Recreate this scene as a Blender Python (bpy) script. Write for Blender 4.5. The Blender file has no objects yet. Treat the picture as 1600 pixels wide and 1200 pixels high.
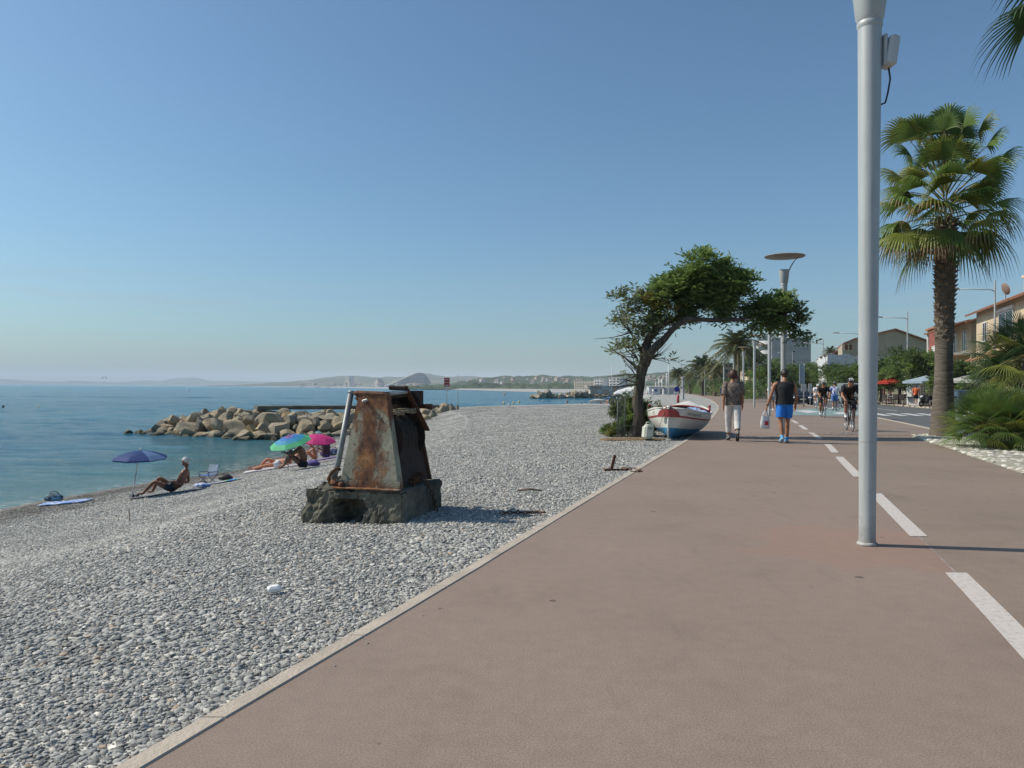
import bpy, bmesh, math, random
import numpy as np
from mathutils import Vector, Matrix, noise as mnoise
R = math.radians
PI = math.pi
rnd = random.Random(7)
sc = bpy.context.scene
col = sc.collection

# ------------------------------------------------------------------ camera
CAM_H = 1.3
FPX = 1200.0            # focal length in pixels of the 1600 px wide photograph
cam_d = bpy.data.cameras.new('camera'); cam = bpy.data.objects.new('camera', cam_d); col.objects.link(cam)
cam_d.sensor_width = 36; cam_d.lens = FPX / 1600 * 36
cam_d.clip_start = 0.1; cam_d.clip_end = 40000
M = Matrix.Translation((0, 0, CAM_H)) @ Matrix.Rotation(R(90 + 0.267), 4, 'X') @ Matrix.Rotation(R(0.4), 4, 'Z')
cam.matrix_world = M
sc.camera = cam
M3 = M.to_3x3()

def ray(px, py):
    return M3 @ Vector(((px - 800) / FPX, (600 - py) / FPX, -1.0))
def at(px, py, Y):            # the point seen at a place of the photograph, Y metres ahead
    r = ray(px, py); return Vector((0, 0, CAM_H)) + r * (Y / r.y)
def gp(px, py, z=0.0):        # ... on a level plane
    r = ray(px, py); return Vector((0, 0, CAM_H)) + r * ((z - CAM_H) / r.z)

def hermite(tab):
    xs = [t[0] for t in tab]; ys = [t[1] for t in tab]; n = len(xs)
    sl = [(ys[i+1]-ys[i])/(xs[i+1]-xs[i]) for i in range(n-1)]
    m = [sl[0]] + [0.5*(sl[i-1]+sl[i]) for i in range(1, n-1)] + [sl[-1]]
    def f(x):
        if x <= xs[0]: return ys[0] + m[0]*(x-xs[0])
        if x >= xs[-1]: return ys[-1] + m[-1]*(x-xs[-1])
        i = 0
        while x > xs[i+1]: i += 1
        h = xs[i+1]-xs[i]; t = (x-xs[i])/h
        return ((2*t**3-3*t*t+1)*ys[i] + (t**3-2*t*t+t)*h*m[i] + (-2*t**3+3*t*t)*ys[i+1] + (t**3-t*t)*h*m[i+1])
    return f
# distance ahead -> x of the kerb between beach and promenade, of the beach crest and of the water's edge
Xk = hermite([(-8,-4.7),(0,-2.12),(2.6,-1.25),(5.03,-.40),(8.4,.73),(14.47,2.785),(18.9,4.3),(24.3,5.95),(31.1,8.02),(53.6,14.45),(70,18.6),(95.9,24.7),(131,32.0),(200,45.5),(300,63),(430,86),(600,112),(900,130),(1600,160),(12000,600)])
Xc = hermite([(-8,-7),(0,-5),(8,-4),(15,-2.9),(25,-2.0),(40,-2.4),(52,-4.2),(60,-4.6),(66,-1.5),(71,4),(76,9),(86,12.5),(100,16.5),(130,23),(200,36),(300,48),(430,60),(520,55),(600,30),(873,-40),(1500,-270),(2500,-660),(4000,-1350),(7000,-3420),(12000,-9600)])
Xs = hermite([(-8,-16),(10,-13.6),(20,-12.95),(24.2,-12.1),(27,-11.3),(32,-10.7),(38,-11.0),(46,-12.0),(56,-12),(62,-10),(68,-5),(75,2),(82,5.5),(90,8),(100,11),(130,16),(180,26),(240,36),(330,44),(430,46),(500,34),(600,5),(873,-60),(1500,-300),(2500,-700),(4000,-1400),(7000,-3500),(12000,-10000)])
SEA = -1.9
def nz(x, y, s): return mnoise.noise(Vector((x*s, y*s, 3.7)))
def beach_z(x, d):
    k, c, s = Xk(d), Xc(d), Xs(d)
    if x >= k: z = 0.0
    elif x >= c: t = (k-x)/(k-c); z = -0.03 - 0.27*t**3
    elif x >= s: t = (c-x)/(c-s); z = -0.30 - (SEA+0.30)*-1*(1-(1-t)**1.6)
    else: z = SEA - min(4.0, (s-x)*0.14)
    if x < k:
        w = min(1, (k-x)/1.5)
        z += w*(0.05*nz(x, d, .35) + 0.02*nz(x, d, 1.3))
    return z
def hit(px, py):              # where the ray through a place of the photograph meets the beach
    r = ray(px, py); o = Vector((0, 0, CAM_H)); t = 1.5
    while t < 400:
        p = o + r*t
        if p.z < beach_z(p.x, p.y): return Vector((p.x, p.y, beach_z(p.x, p.y)))
        t += 0.02 + t*0.0015
    return o + r*t

# ------------------------------------------------------------------ materials
MATS = {}
def mat(name, c, rough=.7, c2=None, scale=4.0, metal=0.0, bump=0.0, bscale=None, detail=4, spec=.5, lo=.35, hi=.65, coord='Object', trans=0.0):
    if name in MATS: return MATS[name]
    m = bpy.data.materials.new(name); m.use_nodes = True; nt = m.node_tree; N = nt.nodes; L = nt.links
    b = N['Principled BSDF']; b.inputs['Roughness'].default_value = rough; b.inputs['Metallic'].default_value = metal
    b.inputs['Specular IOR Level'].default_value = spec
    c = tuple(c) + (1,)
    tc = N.new('ShaderNodeTexCoord')
    if c2 is None: c2 = tuple(v*.8 for v in c[:3])
    n = N.new('ShaderNodeTexNoise'); n.inputs['Scale'].default_value = scale; n.inputs['Detail'].default_value = detail
    L.new(tc.outputs[coord], n.inputs['Vector'])
    r = N.new('ShaderNodeValToRGB'); r.color_ramp.elements[0].position = lo; r.color_ramp.elements[1].position = hi
    r.color_ramp.elements[0].color = c; r.color_ramp.elements[1].color = tuple(c2) + (1,)
    L.new(n.outputs['Fac'], r.inputs['Fac']); L.new(r.outputs['Color'], b.inputs['Base Color'])
    if bump:
        n2 = N.new('ShaderNodeTexNoise'); n2.inputs['Scale'].default_value = bscale or scale*4; n2.inputs['Detail'].default_value = 5
        L.new(tc.outputs[coord], n2.inputs['Vector'])
        bp = N.new('ShaderNodeBump'); bp.inputs['Strength'].default_value = 1; bp.inputs['Distance'].default_value = bump
        L.new(n2.outputs['Fac'], bp.inputs['Height']); L.new(bp.outputs['Normal'], b.inputs['Normal'])
    if trans:
        b.inputs['Subsurface Weight'].default_value = 0
        t = N.new('ShaderNodeBsdfTranslucent'); mx = N.new('ShaderNodeMixShader'); mx.inputs[0].default_value = trans
        L.new(r.outputs['Color'], t.inputs['Color']); L.new(b.outputs[0], mx.inputs[1]); L.new(t.outputs[0], mx.inputs[2])
        L.new(mx.outputs[0], N['Material Output'].inputs['Surface'])
    MATS[name] = m
    return m

def matn(name, build, rough=.8):
    """a material whose base colour / normal come from build(N, L, tc, bsdf)"""
    if name in MATS: return MATS[name]
    m = bpy.data.materials.new(name); m.use_nodes = True; nt = m.node_tree
    b = nt.nodes['Principled BSDF']; b.inputs['Roughness'].default_value = rough
    tc = nt.nodes.new('ShaderNodeTexCoord')
    build(nt.nodes, nt.links, tc, b)
    MATS[name] = m
    return m
def n_noise(N, L, vec, scale, detail=4, rough=.5):
    n = N.new('ShaderNodeTexNoise'); n.inputs['Scale'].default_value = scale; n.inputs['Detail'].default_value = detail; n.inputs['Roughness'].default_value = rough
    if vec is not None: L.new(vec, n.inputs['Vector'])
    return n.outputs['Fac']
def n_ramp(N, L, fac, stops, interp='LINEAR'):
    r = N.new('ShaderNodeValToRGB'); cr = r.color_ramp; cr.interpolation = interp
    while len(cr.elements) < len(stops): cr.elements.new(.5)
    for e, (p, c) in zip(cr.elements, stops):
        e.position = p; e.color = (tuple(c) if hasattr(c, '__len__') else (c, c, c)) + (1,)
    L.new(fac, r.inputs['Fac']); return r.outputs['Color']
def n_mix(N, L, fac, a, b, mode='MIX'):
    m = N.new('ShaderNodeMix'); m.data_type = 'RGBA'; m.blend_type = mode
    for i, v in ((0, fac), (6, a), (7, b)):
        if hasattr(v, 'node'): L.new(v, m.inputs[i])
        elif hasattr(v, '__len__'): m.inputs[i].default_value = tuple(v) + (1,)
        else: m.inputs[i].default_value = v if i == 0 else (v, v, v, 1)
    return m.outputs[2]
def n_math(N, L, op, a, b=0.0, clamp=False):
    m = N.new('ShaderNodeMath'); m.operation = op; m.use_clamp = clamp
    for i, v in ((0, a), (1, b)):
        if hasattr(v, 'node'): L.new(v, m.inputs[i])
        else: m.inputs[i].default_value = v
    return m.outputs[0]
def n_bump(N, L, h, dist, b, strength=1.0):
    bp = N.new('ShaderNodeBump'); bp.inputs['Distance'].default_value = dist; bp.inputs['Strength'].default_value = strength
    L.new(h, bp.inputs['Height']); L.new(bp.outputs['Normal'], b.inputs['Normal']); return bp
def n_map(N, L, vec, sx, sy, sz, rz=0):
    m = N.new('ShaderNodeMapping'); m.inputs['Scale'].default_value = (sx, sy, sz); m.inputs['Rotation'].default_value = (0, 0, rz)
    L.new(vec, m.inputs['Vector']); return m.outputs[0]

# ------------------------------------------------------------------ mesh building
class MB:
    def __init__(s): s.v = []; s.f = []; s.m = []
    def add(s, vs, fs, mi=0):
        o = len(s.v); s.v.extend([tuple(v) for v in vs]); s.f.extend([tuple(i+o for i in f) for f in fs])
        s.m.extend([mi]*len(fs)); return s
    def box(s, c, size, mi=0, rot=None, taper=1.0):
        hx, hy, hz = size[0]/2, size[1]/2, size[2]/2; vs = []
        for z in (-1, 1):
            k = taper if z > 0 else 1
            for x, y in ((-1,-1),(1,-1),(1,1),(-1,1)): vs.append(Vector((x*hx*k, y*hy*k, z*hz)))
        if rot is not None: vs = [rot @ v for v in vs]
        c = Vector(c); vs = [v+c for v in vs]
        return s.add(vs, [(3,2,1,0),(4,5,6,7),(0,1,5,4),(1,2,6,5),(2,3,7,6),(3,0,4,7)], mi)
    def bbox(s, c, size, bev=.01, mi=0, rot=None):     # box with chamfered vertical and top edges
        hx, hy, hz = size[0]/2, size[1]/2, size[2]/2; b = min(bev, hx*.9, hy*.9, hz*.9); vs = []; rings = []
        def ring(ix, z):
            p = [(-hx+ix, -hy+b+ix*0), ]
            X, Y = hx-ix, hy-ix
            return [Vector(q+(z,)) for q in ((-X+b,-Y),(X-b,-Y),(X,-Y+b),(X,Y-b),(X-b,Y),(-X+b,Y),(-X,Y-b),(-X,-Y+b))]
        for ix, z in ((b,-hz),(0,-hz+b),(0,hz-b),(b,hz)): vs += ring(ix, z)
        fs = [tuple(reversed(range(8))), tuple(range(24, 32))]
        for r_ in range(3):
            for i in range(8): j = (i+1) % 8; fs.append((r_*8+i, r_*8+j, r_*8+8+j, r_*8+8+i))
        if rot is not None: vs = [rot @ v for v in vs]
        c = Vector(c); return s.add([v+c for v in vs], fs, mi)
    def tube(s, pts, rad, n=8, mi=0, cap=True):
        pts = [Vector(p) for p in pts]
        if not hasattr(rad, '__len__'): rad = [rad]*len(pts)
        t0 = (pts[1]-pts[0]).normalized(); up = Vector((0,0,1)) if abs(t0.z) < .9 else Vector((1,0,0))
        side = t0.cross(up).normalized(); vs = []
        for i, p in enumerate(pts):
            t = (pts[min(i+1, len(pts)-1)] - pts[max(i-1, 0)]).normalized()
            side = (side - t*side.dot(t))
            side = side.normalized() if side.length > 1e-6 else t.orthogonal().normalized()
            b = t.cross(side)
            for k in range(n):
                a = 2*PI*k/n; vs.append(p + (side*math.cos(a) + b*math.sin(a))*rad[i])
        fs = []
        for i in range(len(pts)-1):
            for k in range(n): k2 = (k+1) % n; fs.append((i*n+k, i*n+k2, (i+1)*n+k2, (i+1)*n+k))
        if cap: fs.append(tuple(reversed(range(n)))); fs.append(tuple(range((len(pts)-1)*n, len(pts)*n)))
        return s.add(vs, fs, mi)
    def etube(s, pts, ra, rb, side, n=14, mi=0, cap=True, fold=0.0, seed=0):
        pts = [Vector(p) for p in pts]; side = Vector(side).normalized(); vs = []
        for i, p in enumerate(pts):
            t = (pts[min(i+1, len(pts)-1)] - pts[max(i-1, 0)]).normalized()
            sd = side - t*side.dot(t)
            sd = sd.normalized() if sd.length > 1e-3 else t.orthogonal().normalized()
            b = t.cross(sd)
            for k in range(n):
                a = 2*PI*k/n; w = 1 + fold*mnoise.noise(Vector((math.cos(a)*2.2, math.sin(a)*2.2, p.z*5+seed)))
                vs.append(p + (sd*math.cos(a)*ra[i] + b*math.sin(a)*rb[i])*w)
        fs = []
        for i in range(len(pts)-1):
            for k in range(n): k2 = (k+1) % n; fs.append((i*n+k, i*n+k2, (i+1)*n+k2, (i+1)*n+k))
        if cap: fs.append(tuple(reversed(range(n)))); fs.append(tuple(range((len(pts)-1)*n, len(pts)*n)))
        return s.add(vs, fs, mi)
    def lathe(s, prof, n=24, mi=0, M_=None, c=(0,0,0)):
        c = Vector(c); vs = []
        for r_, z in prof:
            for k in range(n): a = 2*PI*k/n; vs.append(Vector((r_*math.cos(a), r_*math.sin(a), z)))
        fs = []
        for i in range(len(prof)-1):
            for k in range(n): k2 = (k+1) % n; fs.append((i*n+k, i*n+k2, (i+1)*n+k2, (i+1)*n+k))
        fs.append(tuple(reversed(range(n)))); fs.append(tuple(range((len(prof)-1)*n, len(prof)*n)))
        if M_ is not None: vs = [M_ @ v for v in vs]
        return s.add([v+c for v in vs], fs, mi)
    def ell(s, c, r, mi=0, nu=12, nv=8, rot=None, fn=None):
        vs = []; c = Vector(c)
        for j in range(nv+1):
            th = PI*j/nv
            for i in range(nu):
                a = 2*PI*i/nu; p = Vector((math.sin(th)*math.cos(a), math.sin(th)*math.sin(a), math.cos(th)))
                q = Vector((p.x*r[0], p.y*r[1], p.z*r[2]))
                if fn: q = fn(p, q)
                if rot is not None: q = rot @ q
                vs.append(q+c)
        fs = []
        for j in range(nv):
            for i in range(nu): i2 = (i+1) % nu; fs.append((j*nu+i, (j+1)*nu+i, (j+1)*nu+i2, j*nu+i2))
        return s.add(vs, fs, mi)
    def torus(s, c, R_, r_, axis='x', n=28, m=6, mi=0):
        vs = []; c = Vector(c)
        for i in range(n):
            a = 2*PI*i/n
            for j in range(m):
                b = 2*PI*j/m; q = R_ + r_*math.cos(b); w = r_*math.sin(b)
                p = (w, q*math.cos(a), q*math.sin(a)) if axis == 'x' else ((q*math.cos(a), q*math.sin(a), w) if axis == 'z' else (q*math.cos(a), w, q*math.sin(a)))
                vs.append(Vector(p)+c)
        fs = [(i*m+j, ((i+1) % n)*m+j, ((i+1) % n)*m+(j+1) % m, i*m+(j+1) % m) for i in range(n) for j in range(m)]
        return s.add(vs, fs, mi)
    def sheet(s, pts, th=.01, mi=0, nrm=None):         # flat polygon given a thickness
        pts = [Vector(p) for p in pts]; n = len(pts)
        if nrm is None: nrm = (pts[1]-pts[0]).cross(pts[2]-pts[1]).normalized()
        a = [p + nrm*th/2 for p in pts]; b = [p - nrm*th/2 for p in pts]
        return s.add(a+b, [tuple(range(n)), tuple(reversed(range(n, 2*n)))] + [((i+1) % n, i, n+i, n+(i+1) % n) for i in range(n)], mi)
    def xf(s, M_): s.v = [tuple(M_ @ Vector(v)) for v in s.v]; return s
    def build(s, name, mats, parent=None, smooth=False, loc=None, angle=None):
        me = bpy.data.meshes.new(name); me.from_pydata(s.v, [], s.f)
        if not isinstance(mats, (list, tuple)): mats = [mats]
        for m in mats: me.materials.append(m)
        if len(mats) > 1: me.polygons.foreach_set('material_index', s.m)
        if smooth: me.polygons.foreach_set('use_smooth', [True]*len(me.polygons))
        me.update()
        if smooth and angle: me.set_sharp_from_angle(angle=R(angle))
        o = bpy.data.objects.new(name, me); col.objects.link(o)
        if parent is not None: o.parent = parent
        if loc is not None: o.location = loc
        return o

def tag(o, label=None, cat=None, group=None, kind=None):
    if label: o['label'] = label
    if cat: o['category'] = cat
    if group: o['group'] = group
    if kind: o['kind'] = kind
    return o
def empty(name, loc, rz=0, label=None, cat=None, group=None):
    o = bpy.data.objects.new(name, None); o.empty_display_size = .2; col.objects.link(o)
    o.location = loc; o.rotation_euler = (0, 0, rz); return tag(o, label, cat, group)
def copy_tree(o, parent=None):
    c = o.copy(); col.objects.link(c)
    if parent is not None: c.parent = parent
    for ch in [x for x in o.children]: copy_tree(ch, c)
    return c
# ------------------------------------------------------------------ people
SKIN_TAN = mat('skin tan', (.36,.17,.09), .5, (.30,.13,.07), 6)
SKIN_DARK = mat('skin deeply tanned', (.2,.085,.045), .5, (.16,.065,.035), 6)
SKIN_PALE = mat('skin light', (.5,.27,.18), .5, (.45,.23,.15), 6)
EYE = mat('eye', (.03,.025,.02), .2)
LIP = mat('lip', (.3,.09,.07), .5)
HAIR_BR = mat('hair red brown', (.075,.022,.014), .55, (.035,.012,.008), 30, bump=.004, bscale=80)
HAIR_BK = mat('hair black', (.012,.01,.009), .5, (.03,.022,.018), 30, bump=.004, bscale=80)
HAIR_WH = mat('hair white', (.62,.6,.56), .6, (.4,.38,.35), 30, bump=.004, bscale=80)
PENDING = []
def lerp(a, b, t): return Vector(a)*(1-t) + Vector(b)*t

def stand(h=1.75, stride=.0, arm=.0, w=1.0, lean=0.0):
    """joints of a standing or walking figure facing +y; its right side is +x"""
    J = {}
    J['pel'] = (0,0,.95); J['spi'] = (0,.005,1.12); J['che'] = (0,.0,1.31); J['nek'] = (0,-.01,1.47); J['hed'] = (0,.025,1.635)
    for s, k in ((1,'R'), (-1,'L')):
        J['sh'+k] = (s*.185*w, -.01, 1.42); J['el'+k] = (s*.235*w, -.03 - s*arm*.10, 1.13); J['wr'+k] = (s*.25*w, .03 - s*arm*.22, .88)
        J['hi'+k] = (s*.09, 0, .91); f = s*stride
        J['kn'+k] = (s*.095, .04+f*.19, .50); J['an'+k] = (s*.085, -.02+f*.33, .09 + (.05 if f < 0 else 0)); J['to'+k] = (s*.095, .13+f*.33, .035)
    J = {a: Vector(b)*(h/1.75) for a, b in J.items()}; J['face'] = Vector((0,1,0)); J['up'] = Vector((0,0,1)); J['h'] = h/1.75
    return J

def head_mb(J, mb):
    """skull, face, ears added to mb with material slots 0 skin, 1 eye, 2 lip"""
    f = J['face'].normalized(); u = (J['up'] - f*J['up'].dot(f)).normalized(); r = f.cross(u)
    rot = Matrix((r, f, u)).transposed(); c = J['hed']; k = J['h']
    def fn(p, q):
        q = q.copy()
        if p.z < 0: q.x *= 1+.22*p.z; q.y *= 1+.12*p.z
        if p.z < -.3 and p.y < 0: q.y *= .72
        if p.y > .5:
            q.y -= .006*k*math.exp(-((p.z-.02)/.14)**2)*min(1, abs(p.x)*4)
        return q
    mb.ell(c, (.079*k, .099*k, .120*k), 0, 18, 14, rot, fn)
    P = lambda x, y, z: c + rot @ Vector((x*k, y*k, z*k))
    mb.tube([P(0,.088,.01), P(0,.105,-.018), P(0,.112,-.034), P(0,.09,-.042)], [.007*k,.010*k,.014*k,.008*k], 8, 0)
    for s in (-1, 1):
        mb.ell(P(s*.031,.082,.006), (.012*k,.009*k,.009*k), 1, 8, 6, rot)
        mb.ell(P(s*.076,-.002,-.006), (.010*k,.019*k,.030*k), 0, 8, 6, rot)
    mb.ell(P(0,.085,-.062), (.024*k,.010*k,.008*k), 2, 8, 6, rot)

def hand_nodes(V, E, Rr, wi, wr, d, side, palm, curl, k, fingers=True):
    """palm and five fingers grown from the wrist vertex wi; side = towards the thumb, palm = the way the palm faces"""
    d = d.normalized(); side = (side - d*side.dot(d)).normalized(); palm = d.cross(side) if palm is None else (palm - d*palm.dot(d)).normalized()
    def add(p, r, par): V.append(p); Rr.append(r*k); E.append((par, len(V)-1)); return len(V)-1
    p0 = add(wr + d*.035*k, .026, wi)
    p1 = add(wr + d*.075*k, .030, p0)
    if not fingers:
        q = wr + d*.075*k
        add(q + (d+palm*.5).normalized()*.05*k, .02, p1); return
    for i, (o, L_) in enumerate(((.027,.062),(.009,.072),(-.009,.067),(-.027,.052))):
        b = wr + d*.095*k + side*o*k; ib = add(b, .0095, p1)
        d1 = (d + palm*curl*.6).normalized(); m = b + d1*L_*.55*k; im = add(m, .0088, ib)
        d2 = (d*(1-curl) + palm*curl*1.3).normalized() if curl < .95 else (palm - d*.3).normalized()
        add(m + d2*L_*.5*k, .0075, im)
    b = wr + d*.04*k + side*.036*k; ib = add(b, .012, p0)
    m = b + (d*.6 + side*.5 + palm*.45).normalized()*.035*k; im = add(m, .0105, ib)
    add(m + (d*.8 + palm*.6*max(curl,.3)).normalized()*.03*k, .009, im)

def human(label, loc, rz, J, skin=None, fat=1.0, hair=None, hstyle='short', fingers=True, group=None, curl=(.45,.45), cat='person', belly=1.0):
    skin = skin or SKIN_TAN; k = J['h']
    root = empty('person', loc, rz, label, cat, group)
    V = [J['pel']]; Rr = [.125*k*fat]; E = []
    def add(p, r, par): V.append(Vector(p)); Rr.append(r*k); E.append((par, len(V)-1)); return len(V)-1
    sp = add(J['spi'], .115*fat*belly, 0); ch = add(J['che'], .125*fat, sp); nk = add(J['nek'], .055, ch)
    add(lerp(J['nek'], J['hed'], .7), .052, nk)
    sd = (J['shR']-J['shL']).normalized()
    for i, kk in enumerate('RL'):
        s = 1 if kk == 'R' else -1
        a = add(lerp(J['che']*1, J['sh'+kk], .62), .075*fat, ch)
        b = add(J['sh'+kk], .056*fat, a)
        b2 = add(lerp(J['sh'+kk], J['el'+kk], .5), .048*fat, b)
        c = add(J['el'+kk], .039, b2); c2 = add(lerp(J['el'+kk], J['wr'+kk], .3), .041*fat, c)
        w = add(J['wr'+kk], .026, c2); dd = J['wr'+kk]-J['el'+kk]
        pal = J.get('palm'+kk, -sd*s)
        th = J.get('thumb'+kk, J['face'])
        hand_nodes(V, E, Rr, w, J['wr'+kk], dd, Vector(th), Vector(pal), curl[i], k, fingers)
        h = add(J['hi'+kk], .088*fat, 0); h2 = add(lerp(J['hi'+kk], J['kn'+kk], .45), .076*fat, h)
        n_ = add(J['kn'+kk], .054, h2); cf = add(lerp(J['kn'+kk], J['an'+kk], .32), .055*fat, n_)
        an = add(J['an'+kk], .037, cf); ft = lerp(J['an'+kk], J['to'+kk], .5); ft.z = min(ft.z, J['an'+kk].z)
        m_ = add(ft, .036, an); add(J['to'+kk], .026, m_)
    me = bpy.data.meshes.new('body'); me.from_pydata([tuple(v) for v in V], E, [])
    o = bpy.data.objects.new('body', me); col.objects.link(o); o.parent = root
    md = o.modifiers.new('s', 'SKIN'); md.use_smooth_shade = True
    for i, sv in enumerate(me.skin_vertices[0].data):
        sv.radius = (Rr[i], Rr[i]); sv.use_root = (i == 0)
    o.modifiers.new('d', 'SUBSURF').levels = 1
    PENDING.append((o, J, skin))
    if hair:
        f = J['face'].normalized(); u = (J['up'] - f*J['up'].dot(f)).normalized(); r = f.cross(u)
        rot = Matrix((r, f, u)).transposed(); c = J['hed']; hb = MB()
        def fn(p, q):
            q = q*(1 + .10*mnoise.noise(p*3.1) + .04*mnoise.noise(p*9))
            lim = -.2 if hstyle == 'short' else (-.75 if hstyle == 'bob' else -2.2)
            if p.y > .15 and p.z < .42: q = q*.80
            elif p.z < lim: q = q*.80
            if hstyle == 'long' and p.y < .1 and p.z < -.1: q.z -= .12*k; q.y -= .01
            return q
        g = 1.04 if hstyle == 'short' else 1.26
        hb.ell(c + rot @ Vector((0,-.008*k,.008*k)), (.086*k*g, .104*k*g, .124*k*(1+.3*(g-1))), 0, 20, 16, rot, fn)
        hb.build('hair', hair, root, True)
    return root

def finalize_people():
    dg = bpy.context.evaluated_depsgraph_get()
    for o, J, skin in PENDING:
        me = bpy.data.meshes.new_from_object(o.evaluated_get(dg))
        o.modifiers.clear(); hb = MB(); head_mb(J, hb)
        bm = bmesh.new(); bm.from_mesh(me)
        for f in bm.faces: f.material_index = 0
        base = len(bm.verts); vs = [bm.verts.new(v) for v in hb.v]
        for f, mi in zip(hb.f, hb.m):
            fc = bm.faces.new([vs[i] for i in f]); fc.material_index = mi
        for f in bm.faces: f.smooth = True
        m2 = bpy.data.meshes.new('body'); bm.to_mesh(m2); bm.free()
        for m in (skin, EYE, LIP): m2.materials.append(m)
        o.data = m2
    PENDING.clear()

def shirt(root, J, m, sleeve=.5, hem=-.03, loose=1.0, name='shirt', neck=.35, mats=None):
    k = J['h']; b = MB(); sd = J['shR']-J['shL']; up = (J['spi']-J['pel']).normalized()
    P = [J['pel']+up*hem*k, J['pel']+up*(hem*.5+.04)*k, J['spi'], J['che'], lerp(J['che'], J['nek'], .62), lerp(J['che'], J['nek'], .92)]
    b.etube(P, [v*k*loose for v in (.178,.172,.162,.19,.165,.075)], [v*k*loose for v in (.125,.122,.118,.135,.105,.065)], sd, 24, 0, False, .07*loose, rnd.random()*9)
    for kk in 'RL':
        s, e = J['sh'+kk], J['el'+kk]; i0 = lerp(J['che'], s, .6)
        if sleeve > 0:
            w_ = J['wr'+kk]; q = lerp(s, e, sleeve) if sleeve <= 1 else lerp(e, w_, sleeve-1)
            pts = [i0, s, lerp(s, q, .5), q]; b.etube(pts, [v*k*loose for v in (.075,.078,.069,.064)], [v*k*loose for v in (.08,.08,.07,.064)], (0,1,0.01), 14, 0, False, .08, 3)
        else: b.etube([i0, lerp(i0, s, .75)], [.08*k,.07*k], [.09*k,.085*k], (0,1,0.01), 14, 0, True)
    return b.build(name, m, root, True)
def pants(root, J, m, length=.5, loose=1.0, name='trousers'):
    k = J['h']; b = MB(); sd = J['hiR']-J['hiL']; up = (J['spi']-J['pel']).normalized()
    b.etube([J['pel']+up*.09*k, J['pel']+up*.02*k, J['pel']-up*.05*k, J['pel']-up*.09*k], [v*k for v in (.160,.175,.182,.14)], [v*k for v in (.118,.13,.135,.10)], sd, 22, 0, True, .05)
    for kk in 'RL':
        h, n_, a = J['hi'+kk]+up*.02*k, J['kn'+kk], J['an'+kk]
        if length <= 1: pts = [h, lerp(h, n_, length*.5), lerp(h, n_, length)]; rr = [.097*k, .096*k*loose, .088*k*loose]
        else: pts = [h, lerp(h, n_, .5), n_, lerp(n_, a, (length-1)*.5), lerp(n_, a, length-1)]; rr = [.097*k, .088*k*loose, .07*k*loose, .066*k*loose, .058*k*loose]
        b.etube(pts, rr, [v*1.06 for v in rr], (0,1,.02), 16, 0, False, .09*loose, 5 if kk == 'R' else 8)
    return b.build(name, m, root, True)
def shoes(root, J, m, sole=None):
    k = J['h']; sole = sole or mat('shoe sole', (.03,.03,.03), .8)
    for kk in 'RL':
        a, t = J['an'+kk], J['to'+kk]; d = (t-a).normalized(); g = Vector((d.x, d.y, 0))
        g = g.normalized() if g.length > .2 else Vector((0,1,0))
        dn = d.cross(Vector((1,0,0))).normalized(); dn = dn if dn.z < 0 else -dn
        heel = a - d*.045*k + dn*.03*k; b = MB()
        b.etube([heel, heel+(t-heel)*.3, heel+(t-heel)*.6, heel+(t-heel)*1.0, heel+(t-heel)*1.18], [.03*k,.04*k,.044*k,.043*k,.022*k], [.05*k,.052*k,.042*k,.032*k,.018*k], (1,0,0), 12, 0)
        o_ = dn*.032*k
        b.etube([heel+o_-d*.01, heel+o_+(t-heel)*.6, heel+o_*.8+(t-heel)*1.22], [.036*k,.048*k,.026*k], [.014*k,.012*k,.01*k], (1,0,0), 12, 1)
        b.tube([a+(-dn)*.045*k, a], [.048*k,.05*k], 12, 0)
        b.build('shoe', [m, sole], root, True)
def socks(root, J, m, hgt=.3):
    k = J['h']
    for kk in 'RL':
        b = MB(); b.tube([J['an'+kk], lerp(J['an'+kk], J['kn'+kk], hgt)], [.046*k,.053*k], 12, 0, False); b.build('sock', m, root, True)
def helmet(root, J, m, m2):
    k = J['h']; f = J['face'].normalized(); u = (J['up'] - f*J['up'].dot(f)).normalized(); r = f.cross(u)
    rot = Matrix((r, f, u)).transposed(); b = MB()
    def fn(p, q):
        if p.z < .05: q = Vector((q.x*.9, q.y*.9, .006*k))
        return q
    b.ell(J['hed']+rot @ Vector((0,-.01*k,.035*k)), (.098*k,.14*k,.11*k), 0, 18, 12, rot, fn)
    for x in (-.045, 0, .045):
        c = [J['hed']+rot @ Vector((x*k, .14*math.cos(t)*k*.93-.01*k, .035*k+.113*math.sin(t)*k*(1-abs(x)*2.2))) for t in (.5,.9,1.3,1.7,2.1,2.6)]
        b.tube(c, .010*k, 6, 1)
    b.build('helmet', [m, m2], root, True)
def cap(root, J, m):
    k = J['h']; b = MB(); c = J['hed']
    b.ell(c+Vector((0,-.005,.03))*k, (.09*k,.108*k,.1*k), 0, 16, 10, None, lambda p, q: q if p.z > 0 else Vector((q.x, q.y, 0)))
    f = J['face']; b.ell(c+Vector((0,0,.035))*k + f*.13*k, (.065*k,.06*k,.008*k), 0, 12, 6)
    b.build('cap', m, root, True)

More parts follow.
